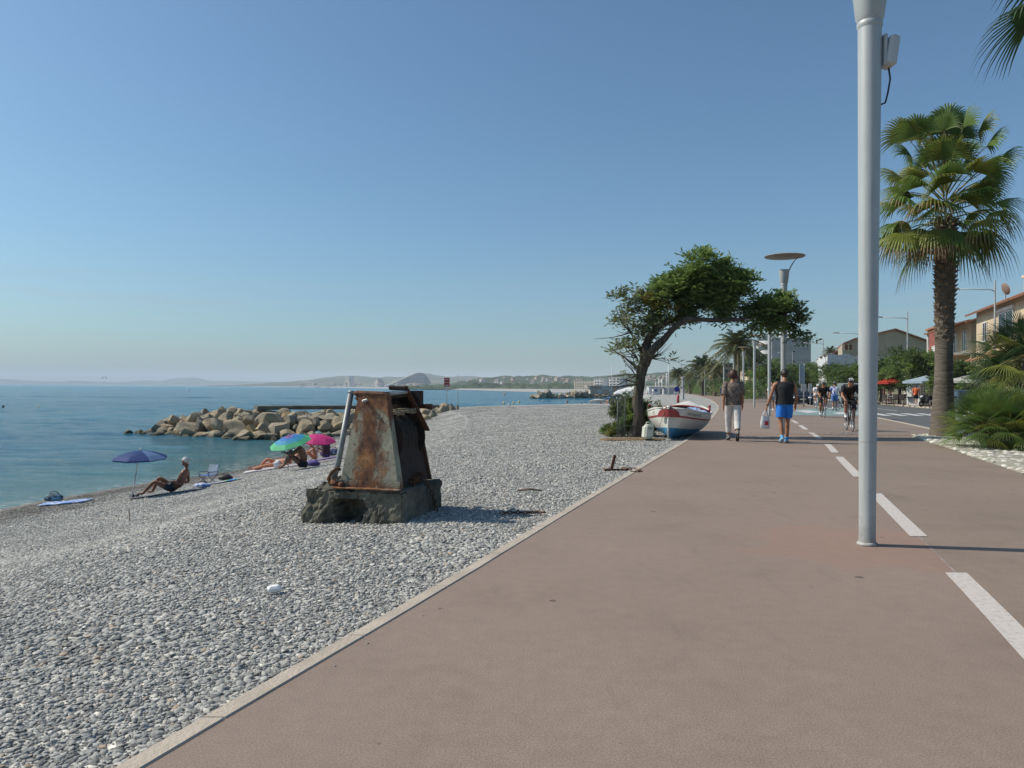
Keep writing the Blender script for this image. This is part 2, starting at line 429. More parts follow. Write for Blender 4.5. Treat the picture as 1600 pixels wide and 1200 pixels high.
# ------------------------------------------------------------------ bicycle
def bicycle(label, loc, rz, framecol, lean=0):
    root = empty('bicycle', loc, rz, label, 'bicycle', 'bicycles near the crossing')
    tyre = mat('tyre rubber', (.02,.02,.02), .8); al = mat('bare alloy', (.5,.5,.52), .35, metal=.8)
    for y in (.50, -.50):
        b = MB(); b.torus((0,y,.34), .327, .013, 'x', 36, 6, 0)
        w = b.build('wheel', tyre, root, True)
        b = MB(); b.torus((0,y,.34), .308, .010, 'x', 36, 5, 0); b.build('rim', al, w, True)
        b = MB()
        for i in range(14):
            a = 2*PI*i/14; b.tube([(0.0,y,.34), (0,y+.305*math.cos(a),.34+.305*math.sin(a))], .0016, 4)
        b.tube([(-.04,y,.34),(.04,y,.34)], .018, 8); b.build('spokes', al, w)
    bb = (0,-.06,.28); st = (0,-.20,.80); hd = (0,.36,.83); hl = (0,.40,.66); ra = (0,-.5,.34); fa = (0,.5,.34)
    b = MB(); b.tube([bb, st], .016); b.tube([st, hd], .016); b.tube([bb, hl], .02); b.tube([hd, hl], .02)
    for s in (-1, 1):
        b.tube([Vector(bb), Vector(ra)+Vector((s*.05,0,0))], .010); b.tube([Vector(st), Vector(ra)+Vector((s*.05,0,0))], .008)
    b.build('frame', framecol, root, True)
    b = MB()
    for s in (-1, 1): b.tube([Vector(hl), Vector(hl)+Vector((s*.045,.01,-.03)), Vector(fa)+Vector((s*.045,0,0))], .011)
    b.build('fork', framecol, root, True)
    b = MB(); b.tube([st, (0,-.24,.94)], .013); b.build('seat_post', al, root, True)
    b = MB(); b.etube([(0,-.38,.96),(0,-.28,.965),(0,-.12,.955)], [.07,.055,.02], [.022,.022,.015], (1,0,0), 10); b.build('saddle', mat('saddle black', (.02,.02,.02), .6), root, True)
    b = MB(); b.tube([hd, (0,.40,.92), (0,.47,.95)], .013)
    b.tube([(-.21,.47,.95),(.21,.47,.95)], .013)
    for s in (-1, 1): b.tube([(s*.21,.47,.95),(s*.21,.58,.94),(s*.21,.6,.88),(s*.21,.54,.82),(s*.21,.46,.81)], .014)
    b.build('handlebar', mat('bar tape', (.03,.03,.03), .8), root, True)
    b = MB(); b.torus(bb, .09, .008, 'x', 20, 4); b.tube([Vector(bb)+Vector((.08,0,0)), Vector(bb)+Vector((.08,.08,.14))], .009); b.tube([Vector(bb)+Vector((-.08,0,0)), Vector(bb)+Vector((-.08,-.08,-.14))], .009)
    b.box(Vector(bb)+Vector((.12,.08,.14)), (.07,.09,.02)); b.box(Vector(bb)+Vector((-.12,-.08,-.14)), (.07,.09,.02)); b.build('crankset', tyre, root)
    return root
def rider_pose(h=1.75, side=1):
    J = dict(pel=(0,-.27,1.03), spi=(0,-.17,1.18), che=(0,.02,1.31), nek=(0,.13,1.41), hed=(0,.24,1.50))
    for s, kk in ((1,'R'), (-1,'L')):
        J['sh'+kk] = (s*.19,.06,1.35); J['el'+kk] = (s*.255,.24,1.13); J['wr'+kk] = (s*.21,.44,.99); J['hi'+kk] = (s*.1,-.25,.98)
        if s == side: J['kn'+kk] = (s*.12,.15,.86); J['an'+kk] = (s*.11,.0,.50); J['to'+kk] = (s*.12,.13,.43)
        else: J['kn'+kk] = (s*.12,.08,.60); J['an'+kk] = (s*.11,-.10,.21); J['to'+kk] = (s*.12,.02,.13)
    J = {a: Vector(b)*(h/1.75) for a, b in J.items()}
    J['face'] = Vector((0,1,-.15)); J['up'] = Vector((0,.2,1)); J['h'] = h/1.75
    for kk, s in (('R',1),('L',-1)): J['palm'+kk] = Vector((0,0,-1)); J['thumb'+kk] = Vector((-s,0,0))
    return J

HX, HY = .29, 1.0     # the street's direction
def head_to(dx, dy): return math.atan2(-dx, dy)

def people():
    cloth = lambda n, c, c2=None, s=8: mat(n, c, .85, c2, s, bump=.004, bscale=25)
    shoe_sole = mat('white sole', (.55,.55,.55), .7)
    # the woman walking away
    J = stand(1.77, -.75, -.6, .95); J['anR'] += Vector((0,-.06,.07)); J['toR'] += Vector((0,-.02,.0))
    J['face'] = Vector((0,1,0))
    r_ = human('woman walking away in brown patterned blouse and rolled white trousers', gp(1145,689), head_to(.2,1), J, SKIN_TAN, .98, HAIR_BR, 'bob')
    shirt(r_, J, matn('brown patterned blouse', lambda N, L, tc, b: (L.new(n_mix(N, L, n_ramp(N, L, n_noise(N, L, tc.outputs['Object'], 22, 2), [(.42,0.),(.55,1.)]), (.075,.055,.045), (.2,.16,.13)), b.inputs['Base Color']))), .95, -.06, 1.13, 'blouse')
    pants(r_, J, cloth('white cotton', (.62,.6,.57), (.5,.48,.46), 12), 1.72, 1.08)
    shoes(r_, J, cloth('grey shoe canvas', (.22,.22,.22)), mat('shoe sole', (.03,.03,.03), .8))
    # the man walking away
    J = stand(1.79, .42, .2, 1.18)
    J['elL'] = Vector((-.33,-.03,1.14)); J['wrL'] = Vector((-.40,.02,.90)); J['shL'] = Vector((-.225,-.01,1.45)); J['shR'] = Vector((.225,-.01,1.45))
    J['elR'] = Vector((.285,.02,1.15)); J['wrR'] = Vector((.29,.12,.92))
    J['palmL'] = Vector((1,0,0))
    mp = gp(1225.5,692); mrz = head_to(.12,1)
    r_ = human('man walking away in black sleeveless shirt and bright blue shorts holding a carrier bag', mp, mrz, J, SKIN_TAN, 1.12, HAIR_BK, 'short', curl=(.4,1.0))
    shirt(r_, J, cloth('black jersey', (.008,.008,.009), (.013,.013,.014)), 0, -.04, 1.16, 'vest')
    pants(r_, J, cloth('bright blue nylon', (.02,.2,.68), (.015,.16,.55), 5), .74, 1.15, 'shorts')
    shoes(r_, J, cloth('blue trainer mesh', (.05,.28,.62), (.2,.45,.7), 10), shoe_sole)
    b = MB(); b.tube([lerp(J['elL'],J['wrL'],.86), lerp(J['elL'],J['wrL'],.96)], .034, 12); b.build('wristwatch', mat('watch strap', (.01,.01,.01), .5), r_, True)
    # the bag hangs from his left hand
    hand = Vector((-.40,.03,.90)) + (J['wrL']-J['elL']).normalized()*.10
    M_ = Matrix.Translation(mp) @ Matrix.Rotation(mrz, 4, 'Z'); hw = M_ @ hand
    bag = empty('carrier_bag', (hw.x-.02, hw.y, hw.z-.47), mrz+.35, 'white plastic carrier bag hanging from the hand of the man in blue shorts', 'bag')
    b = MB()
    b.etube([(0,0,0),(0,0,.02),(0,0,.16),(0,0,.27),(0,0,.31)], [.10,.125,.125,.11,.10], [.05,.06,.06,.045,.03], (1,0,0), 18, 0, True, .16, 2)
    b.build('pouch', mat('white bag plastic', (.75,.75,.76), .35, (.68,.68,.7), 10, bump=.01, bscale=14, trans=.25), bag, True)
    for s in (-1, 1): 
        b = MB(); b.tube([(-.08,s*.02,.30),(-.03,s*.01,.40),(0.02,0,.46),(.05,s*.01,.40),(.08,s*.02,.30)], .008, 6); b.build('handle', MATS['white bag plastic'], bag, True)
    b = MB(); b.sheet([(-.05,-.066,.09),(.05,-.066,.09),(.05,-.064,.19),(-.05,-.064,.19)], .004); b.build('logo', mat('red print', (.45,.05,.05), .5), bag)
    # cyclists riding towards the viewer
    blk = MATS['black jersey']; wht = cloth('white jersey', (.7,.7,.72), (.6,.6,.63)); 
    helm_w = mat('helmet white', (.75,.75,.75), .3); helm_b = mat('helmet black', (.03,.03,.03), .3)
    hw_ = head_to(-.25,-1)
    def rider(px, py, lab, blab, side, frame, hm, skin, top=blk, low=blk, h=1.78):
        p = gp(px, py); J = rider_pose(h, side)
        bicycle(blab, p, hw_, frame)
        r = human(lab, p, hw_, J, skin, 1.08, HAIR_BK, 'short', curl=(1,1), group='cyclists')
        shirt(r, J, top, .75, -.02, 1.05, 'jersey'); pants(r, J, low, .85, 1.0, 'shorts'); socks(r, J, wht, .22); shoes(r, J, mat('white shoe', (.7,.7,.7), .4)); helmet(r, J, *hm)
        b = MB(); f = J['face'].normalized(); b.etube([J['hed']+Vector((-.06,.075,.0)), J['hed']+Vector((0,.098,0)), J['hed']+Vector((.06,.075,.0))], [.016]*3, [.006]*3, (0,0,1), 8); b.build('sunglasses', mat('dark lens', (.02,.02,.02), .15), r, True)
        return r
    rider(1327,673,'cyclist in black riding towards the viewer, helmet black and white, nearest of the riders','road bicycle under the nearest rider in black beside the big lamp post',1, mat('bike frame dark', (.03,.03,.035), .3), (helm_b, helm_w), SKIN_TAN)
    rider(1286,652,'second rider in black jersey with dark helmet, coming along the path behind the nearest cyclist','road bicycle with dark red frame under the second rider in black',-1, mat('bike frame red', (.12,.02,.02), .3), (helm_b, helm_b), SKIN_TAN)
    rider(1277,640,'rider all in white with a white helmet half hidden behind the second rider in black','pale road bicycle under the rider all in white',1, mat('bike frame pale', (.5,.5,.5), .3), (helm_w, helm_w), SKIN_PALE, wht, wht)
    # one standing with his bike, seen from behind
    p = gp(1304,641.5); J = stand(1.80, .2, .1, 1.0); J['elR'] = Vector((.27,.10,1.18)); J['wrR'] = Vector((.34,.30,1.02))
    r = human('cyclist standing with back turned in white and blue jersey, blue shorts and grey helmet', p, head_to(.4,1), J, SKIN_TAN, 1.02, HAIR_BK, 'short', fingers=True, group='cyclists')
    shirt(r, J, matn('white jersey with blue', lambda N, L, tc, b: L.new(n_ramp(N, L, n_noise(N, L, n_map(N, L, tc.outputs['Object'], 5, 1, 2), 1.6, 1), [(.5,(.68,.68,.7)),(.56,(.05,.08,.35))]), b.inputs['Base Color'])), .7, -.03, 1.05, 'jersey')
    pants(r, J, cloth('mid blue lycra', (.06,.16,.42)), .8, 1.0, 'shorts'); shoes(r, J, MATS['white shoe']); socks(r, J, wht, .2); helmet(r, J, mat('helmet grey', (.2,.21,.2), .35), helm_b)
    bicycle('road bicycle held by the standing cyclist in white and blue', p+Vector((.62,.25,0)), head_to(1,.55), MATS['bike frame pale'])
    # passers-by
    def walker(px, py, lab, h, top, low, skin, hair, hst='short', rz=0., stride=.4, length=.6, hat=None, shirt_name='shirt', group='people strolling along the promenade and street', z=0.0):
        p = gp(px, py, z); J = stand(h, stride, stride*.6)
        r = human(lab, p, rz, J, skin, 1.0, hair, hst, fingers=False, group=group)
        if top: shirt(r, J, top, .6, -.04, 1.06, shirt_name)
        if low: pants(r, J, low, length, 1.05, 'shorts' if length <= 1 else 'trousers')
        shoes(r, J, MATS['white shoe'])
        if hat: cap(r, J, hat)
        return r
    walker(1431,635.5,'man in orange shirt and dark shorts walking on the far pavement by the cafe', 1.75, cloth('orange cotton', (.75,.16,.05)), blk, SKIN_TAN, HAIR_BK, rz=head_to(.3,1))
    walker(1127,622,'person in white cap and dark blue top walking left of the woman in the blouse', 1.7, cloth('navy cotton', (.03,.05,.14)), cloth('navy low', (.03,.05,.12)), SKIN_TAN, HAIR_BK, hat=cloth('white cap', (.7,.7,.7)))
    walker(1206,642,'person in white and blue top half hidden by the man in blue shorts', 1.72, MATS['white jersey with blue'], cloth('grey shorts cloth', (.3,.3,.3)), SKIN_TAN, HAIR_BK, rz=3.0)
    walker(1295,626,'person in white shirt far off behind the cyclists', 1.75, wht, MATS['navy low'], SKIN_TAN, HAIR_BR, rz=3.1)
    walker(1381,629.5,'person in dark red top standing by the red cafe parasols', 1.7, cloth('dark red cotton', (.2,.03,.03)), blk, SKIN_TAN, HAIR_BK, rz=1.)
    walker(1390,630,'person in brown top standing next to the red cafe parasols', 1.68, cloth('brown cotton', (.12,.07,.05)), MATS['grey shorts cloth'], SKIN_TAN, HAIR_BR, rz=2.)
    walker(1268,624,'person in beige dress walking between the dark car and the cyclists', 1.66, cloth('beige cotton', (.5,.4,.28)), MATS['beige cotton'], SKIN_TAN, HAIR_BR, 'bob', rz=3.)
    walker(1047,614.3,'far stroller in peach top near the white beach cabin', 1.7, cloth('peach cotton', (.62,.35,.2)), MATS['grey shorts cloth'], SKIN_TAN, HAIR_BR)
    walker(1038,614.5,'far stroller in white shirt near the white beach cabin', 1.7, wht, MATS['navy low'], SKIN_TAN, HAIR_BK)
people()
# ------------------------------------------------------------------ ground, sea, paths
def grid(name, rows, m, kind='structure', smooth=True, parent=None):
    n = len(rows[0]); V = [p for r_ in rows for p in r_]
    F = [(i*n+j, i*n+j+1, (i+1)*n+j+1, (i+1)*n+j) for i in range(len(rows)-1) for j in range(n-1)]
    b = MB(); b.add(V, F); o = b.build(name, m, parent, smooth)
    if kind: o['kind'] = kind
    return o

def beach_mat(N, L, tc, b):
    P = tc.outputs['Object']
    def vor(scale, rand=1.0):
        v = N.new('ShaderNodeTexVoronoi'); v.inputs['Scale'].default_value = scale; v.inputs['Randomness'].default_value = rand
        L.new(P, v.inputs['Vector']); return v
    v1 = vor(22); v2 = vor(9); v3 = vor(48)
    sep = N.new('ShaderNodeSeparateColor'); L.new(v1.outputs['Color'], sep.inputs[0])
    sp2 = N.new('ShaderNodeSeparateColor'); L.new(v2.outputs['Color'], sp2.inputs[0])
    stone = n_ramp(N, L, sep.outputs[0], [(0,(.23,.23,.215)),(.35,(.37,.365,.345)),(.7,(.49,.48,.45)),(.93,(.62,.60,.55)),(1,(.72,.70,.65))])
    stone2 = n_ramp(N, L, sp2.outputs[0], [(0,(.8,.8,.82)),(.6,(1,1,1)),(1,(1.2,1.18,1.15))])
    c = n_mix(N, L, .7, stone, stone2, 'MULTIPLY')
    gaps = n_ramp(N, L, v1.outputs['Distance'], [(.0,(1,1,1)),(.5,(.97,.97,.97)),(.85,(.38,.38,.38))])
    c = n_mix(N, L, .9, c, gaps, 'MULTIPLY')
    big = n_ramp(N, L, n_noise(N, L, P, .35, 5), [(.3,(.86,.86,.87)),(.7,(1.08,1.07,1.05))]); c = n_mix(N, L, .8, c, big, 'MULTIPLY')
    # stones wet by the swash are darker
    sz = N.new('ShaderNodeSeparateXYZ'); L.new(P, sz.inputs[0])
    wn = n_noise(N, L, P, 1.2, 3)
    hgt = n_math(N, L, 'ADD', sz.outputs[2], n_math(N, L, 'MULTIPLY', wn, -.25))
    wet = n_ramp(N, L, n_math(N, L, 'ADD', hgt, 2.4), [(.42,(.48,.46,.43)),(.58,(1,1,1))])
    c = n_mix(N, L, 1.0, c, wet, 'MULTIPLY')
    L.new(c, b.inputs['Base Color'])
    h1 = n_math(N, L, 'MULTIPLY', n_math(N, L, 'SUBTRACT', 1.0, v1.outputs['Distance']), 1.0)
    h2 = n_math(N, L, 'MULTIPLY', n_math(N, L, 'SUBTRACT', 1.0, v2.outputs['Distance']), 1.4)
    hh = n_math(N, L, 'ADD', n_math(N, L, 'ADD', h1, h2), n_math(N, L, 'MULTIPLY', n_noise(N, L, P, 6, 6), 1.2))
    n_bump(N, L, hh, .035, b)
BEACH = matn('pebble shingle', beach_mat, .85)

ds = list(np.concatenate([np.arange(-8, 2, 1.0), np.geomspace(2, 12000, 330)]))
fr = np.concatenate([np.linspace(0, 1, 26), 1 + np.linspace(0, 1, 34)[1:], 2 + np.array([.15, .4, .8, 1.4, 2.2])])
rows = []
for d in ds:
    k, c, s = Xk(d), Xc(d), Xs(d); r_ = []
    for f in fr:
        x = k + (c-k)*f if f <= 1 else (c + (s-c)*(f-1) if f <= 2 else s - (f-2)*12)
        r_.append((x, d, beach_z(x, d)))
    rows.append(r_)
grid('pebble_beach_ground', rows, BEACH)

# water
def sea_mat(N, L, tc, b):
    P = tc.outputs['Object']
    b.inputs['Roughness'].default_value = .12; b.inputs['IOR'].default_value = 1.33; b.inputs['Specular IOR Level'].default_value = .38
    # how shallow: stored per vertex from the depth of the sea bed
    a = N.new('ShaderNodeAttribute'); a.attribute_name = 'shallow'
    far = N.new('ShaderNodeAttribute'); far.attribute_name = 'far'
    deep = n_ramp(N, L, n_noise(N, L, n_map(N, L, P, .012, .05, 1), 1.0, 6), [(.3,(.005,.12,.21)),(.7,(.012,.18,.29))])
    c = n_mix(N, L, a.outputs['Fac'], deep, (.065,.20,.21))
    fm = n_math(N, L, 'MULTIPLY', n_ramp(N, L, a.outputs['Fac'], [(.86,0.),(.96,1.)]), n_ramp(N, L, n_noise(N, L, n_map(N, L, P, 1.5, 3.5, 1), 2.0, 6, .7), [(.50,0.),(.60,1.)]))
    c = n_mix(N, L, n_math(N, L, 'MULTIPLY', fm, .75), c, (.6,.62,.6))
    L.new(c, b.inputs['Base Color'])
    w1 = n_noise(N, L, n_map(N, L, P, .75, 2.9, 1, .08), 1.0, 6, .65)
    w2 = n_noise(N, L, n_map(N, L, P, 2.2, 8.0, 1, -.15), 1.3, 4, .65)
    w3 = n_noise(N, L, n_map(N, L, P, .09, .42, 1, .05), 1.0, 7, .7)
    near = n_math(N, L, 'SUBTRACT', 1.0, far.outputs['Fac'])
    h = n_math(N, L, 'ADD', n_math(N, L, 'MULTIPLY', w1, .30), n_math(N, L, 'MULTIPLY', w2, .11))
    h = n_math(N, L, 'ADD', h, n_math(N, L, 'MULTIPLY', w3, 1.5))
    n_bump(N, L, h, 1.0, b, 1.0)
SEA_M = matn('sea water', sea_mat, .12)
def wave(x, y, amp):
    z = 0
    for (kx, ky, a, p) in ((.20,1.7,.5,0),(-.35,2.5,.35,1.3),(.5,3.3,.25,2.6),(-.1,.9,.6,.7),(.9,4.4,.16,4)):
        z += a*math.sin(kx*x + ky*y + p + 1.7*nz(x, y, .13))
    return z*amp
sr = []; sh = []; fa = []
sd_ = np.concatenate([np.linspace(4, 16, 20), np.geomspace(16.2, 60, 200), np.geomspace(60.3, 420, 330), np.geomspace(425, 13000, 70)])
for d in sd_:
    xr = max(Xs(d)+1.2, -13 if d < 80 else -1e9) + (3 if d < 900 else 0); xl = -1.15*d - 60 if d < 200 else -1.3*d - 100
    r_ = []
    for t in np.linspace(0, 1, 190):
        x = xr + (xl-xr)*(t**1.25)
        a = .028*min(1, max(0.15, (Xs(d)-x)/6)) if d < 150 else 0.0
        z = SEA + (wave(x, d, a) if a else 0)
        if 22 < d < 420:
            s_ = (30/max(d, 30))**.75; q_ = min(1, (d-22)/25)*min(1, (Xs(d)-x)/10 if Xs(d) > x else 0)*min(1, (420-d)/280)
            z += q_*.20/max(s_, .35)**.5*(mnoise.noise(Vector((x*.42*s_, d*1.35*s_+x*.05, 7)))*.6 + mnoise.noise(Vector((x*1.1*s_, d*3.1*s_, 2)))*.30)
        r_.append((x, d, z)); dist = min(Xs(d)-x, 60)
        sh.append(max(0, min(1, 1 - dist/13))**1.6 if d < 90 else 0.0); fa.append(min(1, d/120))
    sr.append(r_)
sea = grid('sea_water', sr, SEA_M)
for nm, vals in (('shallow', sh), ('far', fa)):
    at_ = sea.data.attributes.new(nm, 'FLOAT', 'POINT'); at_.data.foreach_set('value', vals)

# promenade paths, road, pavement
def asphalt(c1, c2, fine=130, red=False, stain=.9):
    def f(N, L, tc, b):
        P = tc.outputs['Object']
        c = n_ramp(N, L, n_noise(N, L, P, .45, 5, .6), [(.32, c1), (.68, c2)])
        g = n_ramp(N, L, n_noise(N, L, P, fine, 2, .7), [(.30,(.62,.62,.62)),(.5,(1,1,1)),(.72,(1.45,1.42,1.38))])
        c = n_mix(N, L, .85, c, g, 'MULTIPLY')
        g2 = n_ramp(N, L, n_noise(N, L, P, 9, 6, .7), [(.3,(.9,.9,.9)),(.7,(1.1,1.1,1.1))]); c = n_mix(N, L, .8, c, g2, 'MULTIPLY')
        # chewing gum and oil spots
        v = N.new('ShaderNodeTexVoronoi'); v.inputs['Scale'].default_value = 3.3; L.new(n_map(N, L, P, 1, 1, 0), v.inputs['Vector'])
        wob = n_math(N, L, 'MULTIPLY', n_noise(N, L, P, 30, 3), .03)
        sepc = N.new('ShaderNodeSeparateColor'); L.new(v.outputs['Color'], sepc.inputs[0])
        size = n_math(N, L, 'MULTIPLY', n_math(N, L, 'POWER', sepc.outputs[0], 2.2), .10)
        dd = n_math(N, L, 'SUBTRACT', n_math(N, L, 'ADD', v.outputs['Distance'], wob), size)
        sp = n_ramp(N, L, n_math(N, L, 'ADD', dd, .5), [(.508,(.38,.36,.35)),(.530,(1,1,1))])
        c = n_mix(N, L, stain, c, sp, 'MULTIPLY')
        sc1 = n_ramp(N, L, n_noise(N, L, n_map(N, L, P, 5, .8, 1, .3), 1.0, 5, .6), [(.60,(1,1,1)),(.72,(.87,.87,.87))]); c = n_mix(N, L, .8, c, sc1, 'MULTIPLY')
        sc2 = n_ramp(N, L, n_noise(N, L, P, .9, 6, .65), [(.34,(.93,.925,.92)),(.46,(1,1,1)),(.6,(1.0,1.0,1.0)),(.72,(1.05,1.04,1.03))]); c = n_mix(N, L, 1.0, c, sc2, 'MULTIPLY')
        if red:   # rusty red bleeding round the foot of the nearest post
            sv = N.new('ShaderNodeVectorMath'); sv.operation = 'DISTANCE'; L.new(P, sv.inputs[0]); sv.inputs[1].default_value = tuple(gp(1340, 852))
            rr = n_math(N, L, 'ADD', sv.outputs['Value'], n_math(N, L, 'MULTIPLY', n_noise(N, L, P, 3, 6), -1.5))
            k = n_ramp(N, L, rr, [(.0,(1,1,1)),(.2,(0,0,0))])
            c = n_mix(N, L, n_math(N, L, 'MULTIPLY', k, .3), c, (.30,.15,.11))
            # worn lighter patch sweep
            k2 = n_ramp(N, L, n_noise(N, L, n_map(N, L, P, .5, .12, 1, .3), 1.0, 4), [(.45,(0,0,0)),(.7,(1,1,1))])
            c = n_mix(N, L, n_math(N, L, 'MULTIPLY', k2, .3), c, (.245,.185,.150))
        L.new(c, b.inputs['Base Color'])
        h = n_math(N, L, 'ADD', n_noise(N, L, P, fine, 3), n_math(N, L, 'MULTIPLY', n_noise(N, L, P, 3, 3), 2.0))
        n_bump(N, L, h, .0018, b, .7)
    return f
PATH = matn('red brown asphalt', asphalt((.222,.164,.128), (.250,.186,.147), red=True), .85)
LANE = matn('cycle lane asphalt', asphalt((.206,.155,.119), (.234,.178,.139)), .85)
ROAD = matn('road asphalt', asphalt((.085,.088,.088), (.105,.108,.106)), .85)
KERB = mat('kerb concrete', (.48,.405,.325), .85, (.38,.32,.255), 3.5, bump=.006, bscale=60, detail=8)
PAVE = mat('pavement concrete', (.28,.24,.2), .9, (.22,.19,.16), 2, bump=.004)
WHITE = matn('worn white road paint', lambda N, L, tc, b: (L.new(n_mix(N, L, n_ramp(N, L, n_noise(N, L, tc.outputs['Object'], 28, 6, .75), [(.30,0.),(.50,1.)]), (.36,.29,.25), (.53,.48,.44)), b.inputs['Base Color'])), .8)
WHITE_F = matn('faint white road paint', lambda N, L, tc, b: (L.new(n_mix(N, L, n_ramp(N, L, n_noise(N, L, tc.outputs['Object'], 3, 6, .75), [(.42,0.),(.62,1.)]), (.2,.155,.135), (.36,.32,.3)), b.inputs['Base Color'])), .8)
LAND = mat('dry ground', (.2,.18,.13), .95, (.1,.12,.06), .02, bump=.05, bscale=1)
dd = list(np.concatenate([np.arange(-8, 60, .5), np.geomspace(60, 620, 90)]))
def strip(name, o0, o1, z, m, d0=-8, d1=620, kind='structure', z1=None, parent=None):
    D = [d for d in dd if d0 < d < d1]; D = [d0] + D + [d1]
    n = 1 if callable(o0) or callable(o1) else max(1, int((o1-o0)/2.5))
    z1 = z if z1 is None else z1
    A = o0 if callable(o0) else (lambda d: Xk(d)+o0); B = o1 if callable(o1) else (lambda d: Xk(d)+o1)
    rows = [[(A(d)+(B(d)-A(d))*i/n, d, z+(z1-z)*i/n) for i in range(n+1)] for d in D]
    return grid(name, rows, m, kind, False, parent)
def kerb_strip(name, o0, o1, ztop, zbot, m, d0=-8, d1=620, wob=.008):
    D = [d for d in dd if d0 < d < d1]; D = [d0]+D+[d1]; rows = []
    D = sorted(set([round(float(x), 3) for x in D] + [j+e for j in range(int(d0)+1, 40) for e in (-.005, 0., .005)]))
    for d in D:
        w = wob*mnoise.noise(Vector((d*2.1, 0, o0))); a, b = Xk(d)+o0+w, Xk(d)+o1+w*.6
        zt_ = ztop; ztop_ = ztop - (.012 if d < 40 and abs(d-round(d)) < 1e-6 else 0) + .003*mnoise.noise(Vector((d*3, 1, 0)))
        rows.append([(a, d, zbot), (a, d, ztop_-.006), (a+.006, d, ztop_), (b-.006, d, ztop_), (b, d, ztop_-.006), (b, d, zbot)])
    o = grid(name, rows, m, 'structure', False); return o
strip('promenade_path', 0.0, 3.42, 0.0, PATH)
strip('promenade_cycle_path', 3.42, 7.65, 0.0, LANE)
strip('road', 7.78, 16.5, -.11, ROAD)
strip('far_pavement', 16.66, 21.6, 0.01, PAVE)
kerb_strip('kerb_by_beach', -.09, .005, .008, -.25, KERB)
kerb_strip('kerb_by_road', 7.65, 7.80, .014, -.2, KERB)
kerb_strip('kerb_far', 16.48, 16.66, .02, -.2, KERB)
# the land behind
rows = []
for d in list(np.geomspace(1, 12000, 120)):
    k = Xk(d) + (21.6 if d < 620 else -2)
    rows.append([(k + (7000)*t**3, d, -.01 + min(6, t*30)*(1 if d > 100 else .2)) for t in np.linspace(0, 1, 14)])
grid('land', [[(Xk(-8)+21.6+7000*t**3, -8.0, -.01) for t in np.linspace(0, 1, 14)]] + rows, LAND)
# sea bed and earth under everything
b = MB(); b.add([(-13000,-200,-6.5),(9000,-200,-6.5),(9000,13000,-6.5),(-13000,13000,-6.5)], [(0,1,2,3)])
tag(b.build('sea_bed', mat('sea bed sand', (.2,.2,.16), .9)), kind='structure')

# markings: dashed line of the cycle lane
b = MB()
def mark(b, off, w, d0, d1, z=.004, n=6):
    V = []
    for i in range(n+1):
        d = d0+(d1-d0)*i/n; V += [(Xk(d)+off-w/2, d, z), (Xk(d)+off+w/2, d, z)]
    b.add(V, [(2*i, 2*i+1, 2*i+3, 2*i+2) for i in range(n)])
for d0, d1 in ((2.2,5.48),(6.84,9.65),(11.5,14.9),(15.9,18.3),(20.4,23.2),(25,28),(29.5,32.5)): mark(b, 3.42, .155, d0, d1)
tag(b.build('lane_dashes', WHITE), kind='structure')
b = MB(); mark(b, 3.42, .015, -1, 30, .003, 40); tag(b.build('lane_seam', WHITE_F), kind='structure')
# bicycle pictogram and arrow, nearly worn away
b = MB()
def pict(b, cx, cd, k):
    def q(u, v): d = cd+v*k; return (Xk(d)+cx+u*k*.42, d, .005)
    def seg(u0, v0, u1, v1, w=.06):
        n = Vector((-(v1-v0), u1-u0)).normalized()*w
        b.add([q(u0+n.x, v0+n.y), q(u0-n.x, v0-n.y), q(u1-n.x, v1-n.y), q(u1+n.x, v1+n.y)], [(0,1,2,3)])
    def ring(u, v, r_):
        for i in range(14): a, c = 2*PI*i/14, 2*PI*(i+1)/14; seg(u+r_*math.cos(a), v+r_*math.sin(a), u+r_*math.cos(c), v+r_*math.sin(c))
    ring(-.6, 0, .42); ring(.6, 0, .42)
    for s in ((-.6,0,-.2,.6),(-.2,.6,.35,.6),(.35,.6,0,0),(0,0,-.25,.75),(.6,0,.3,.85),(-.6,0,0,0),(.3,.85,.55,.9)): seg(*s)
pict(b, 4.6, 22.6, 1.7)
for (u0, d0, u1, d1) in ((5.3,27,6.6,31.5),(5.3,27,4.9,29),(5.3,27,6.6,27.6),(6.6,26,7.5,25.6)):
    n = Vector((-(d1-d0), u1-u0)).normalized()*.07
    b.add([(Xk(d0)+u0+n.x, d0+n.y, .005), (Xk(d0)+u0-n.x, d0-n.y, .005), (Xk(d1)+u1-n.x, d1-n.y, .005), (Xk(d1)+u1+n.x, d1+n.y, .005)], [(0,1,2,3)])
tag(b.build('bicycle_pictogram', WHITE_F), kind='structure')
# turquoise crossing of the cycle path, then the zebra
TURQ = mat('turquoise road paint', (.17,.235,.222), .8, (.2,.275,.258), 2)
b = MB(); V = [gp(*p, .006) for p in ((1238,648.5),(1236,640),(1300,636.5),(1346,640),(1362,645.5),(1342,649.5),(1290,649.5))]
b.add(V, [tuple(range(7))]); tag(b.build('turquoise_crossing', TURQ), kind='structure')
b = MB()
for pts in (((1240,641.5),(1262,640.8),(1282,643.6),(1262,645.2)), ((1300,645.0),(1318,644),(1330,646),(1312,647.3))):
    b.add([gp(*p, .011) for p in pts], [(0,1,2,3)])
ZW = mat('white zebra paint', (.6,.6,.58), .7, (.45,.45,.44), 3)
tag(b.build('crossing_stripes', ZW), kind='structure')
b = MB()
for i in range(9):
    o = 8.5 + i*.92; d0 = 42.2 + i*.1
    for (dA, dB) in ((d0, d0+4.2),):
        mark(b, o, .5, dA, dB, -.104, 3)
tag(b.build('zebra_crossing', ZW), kind='structure')
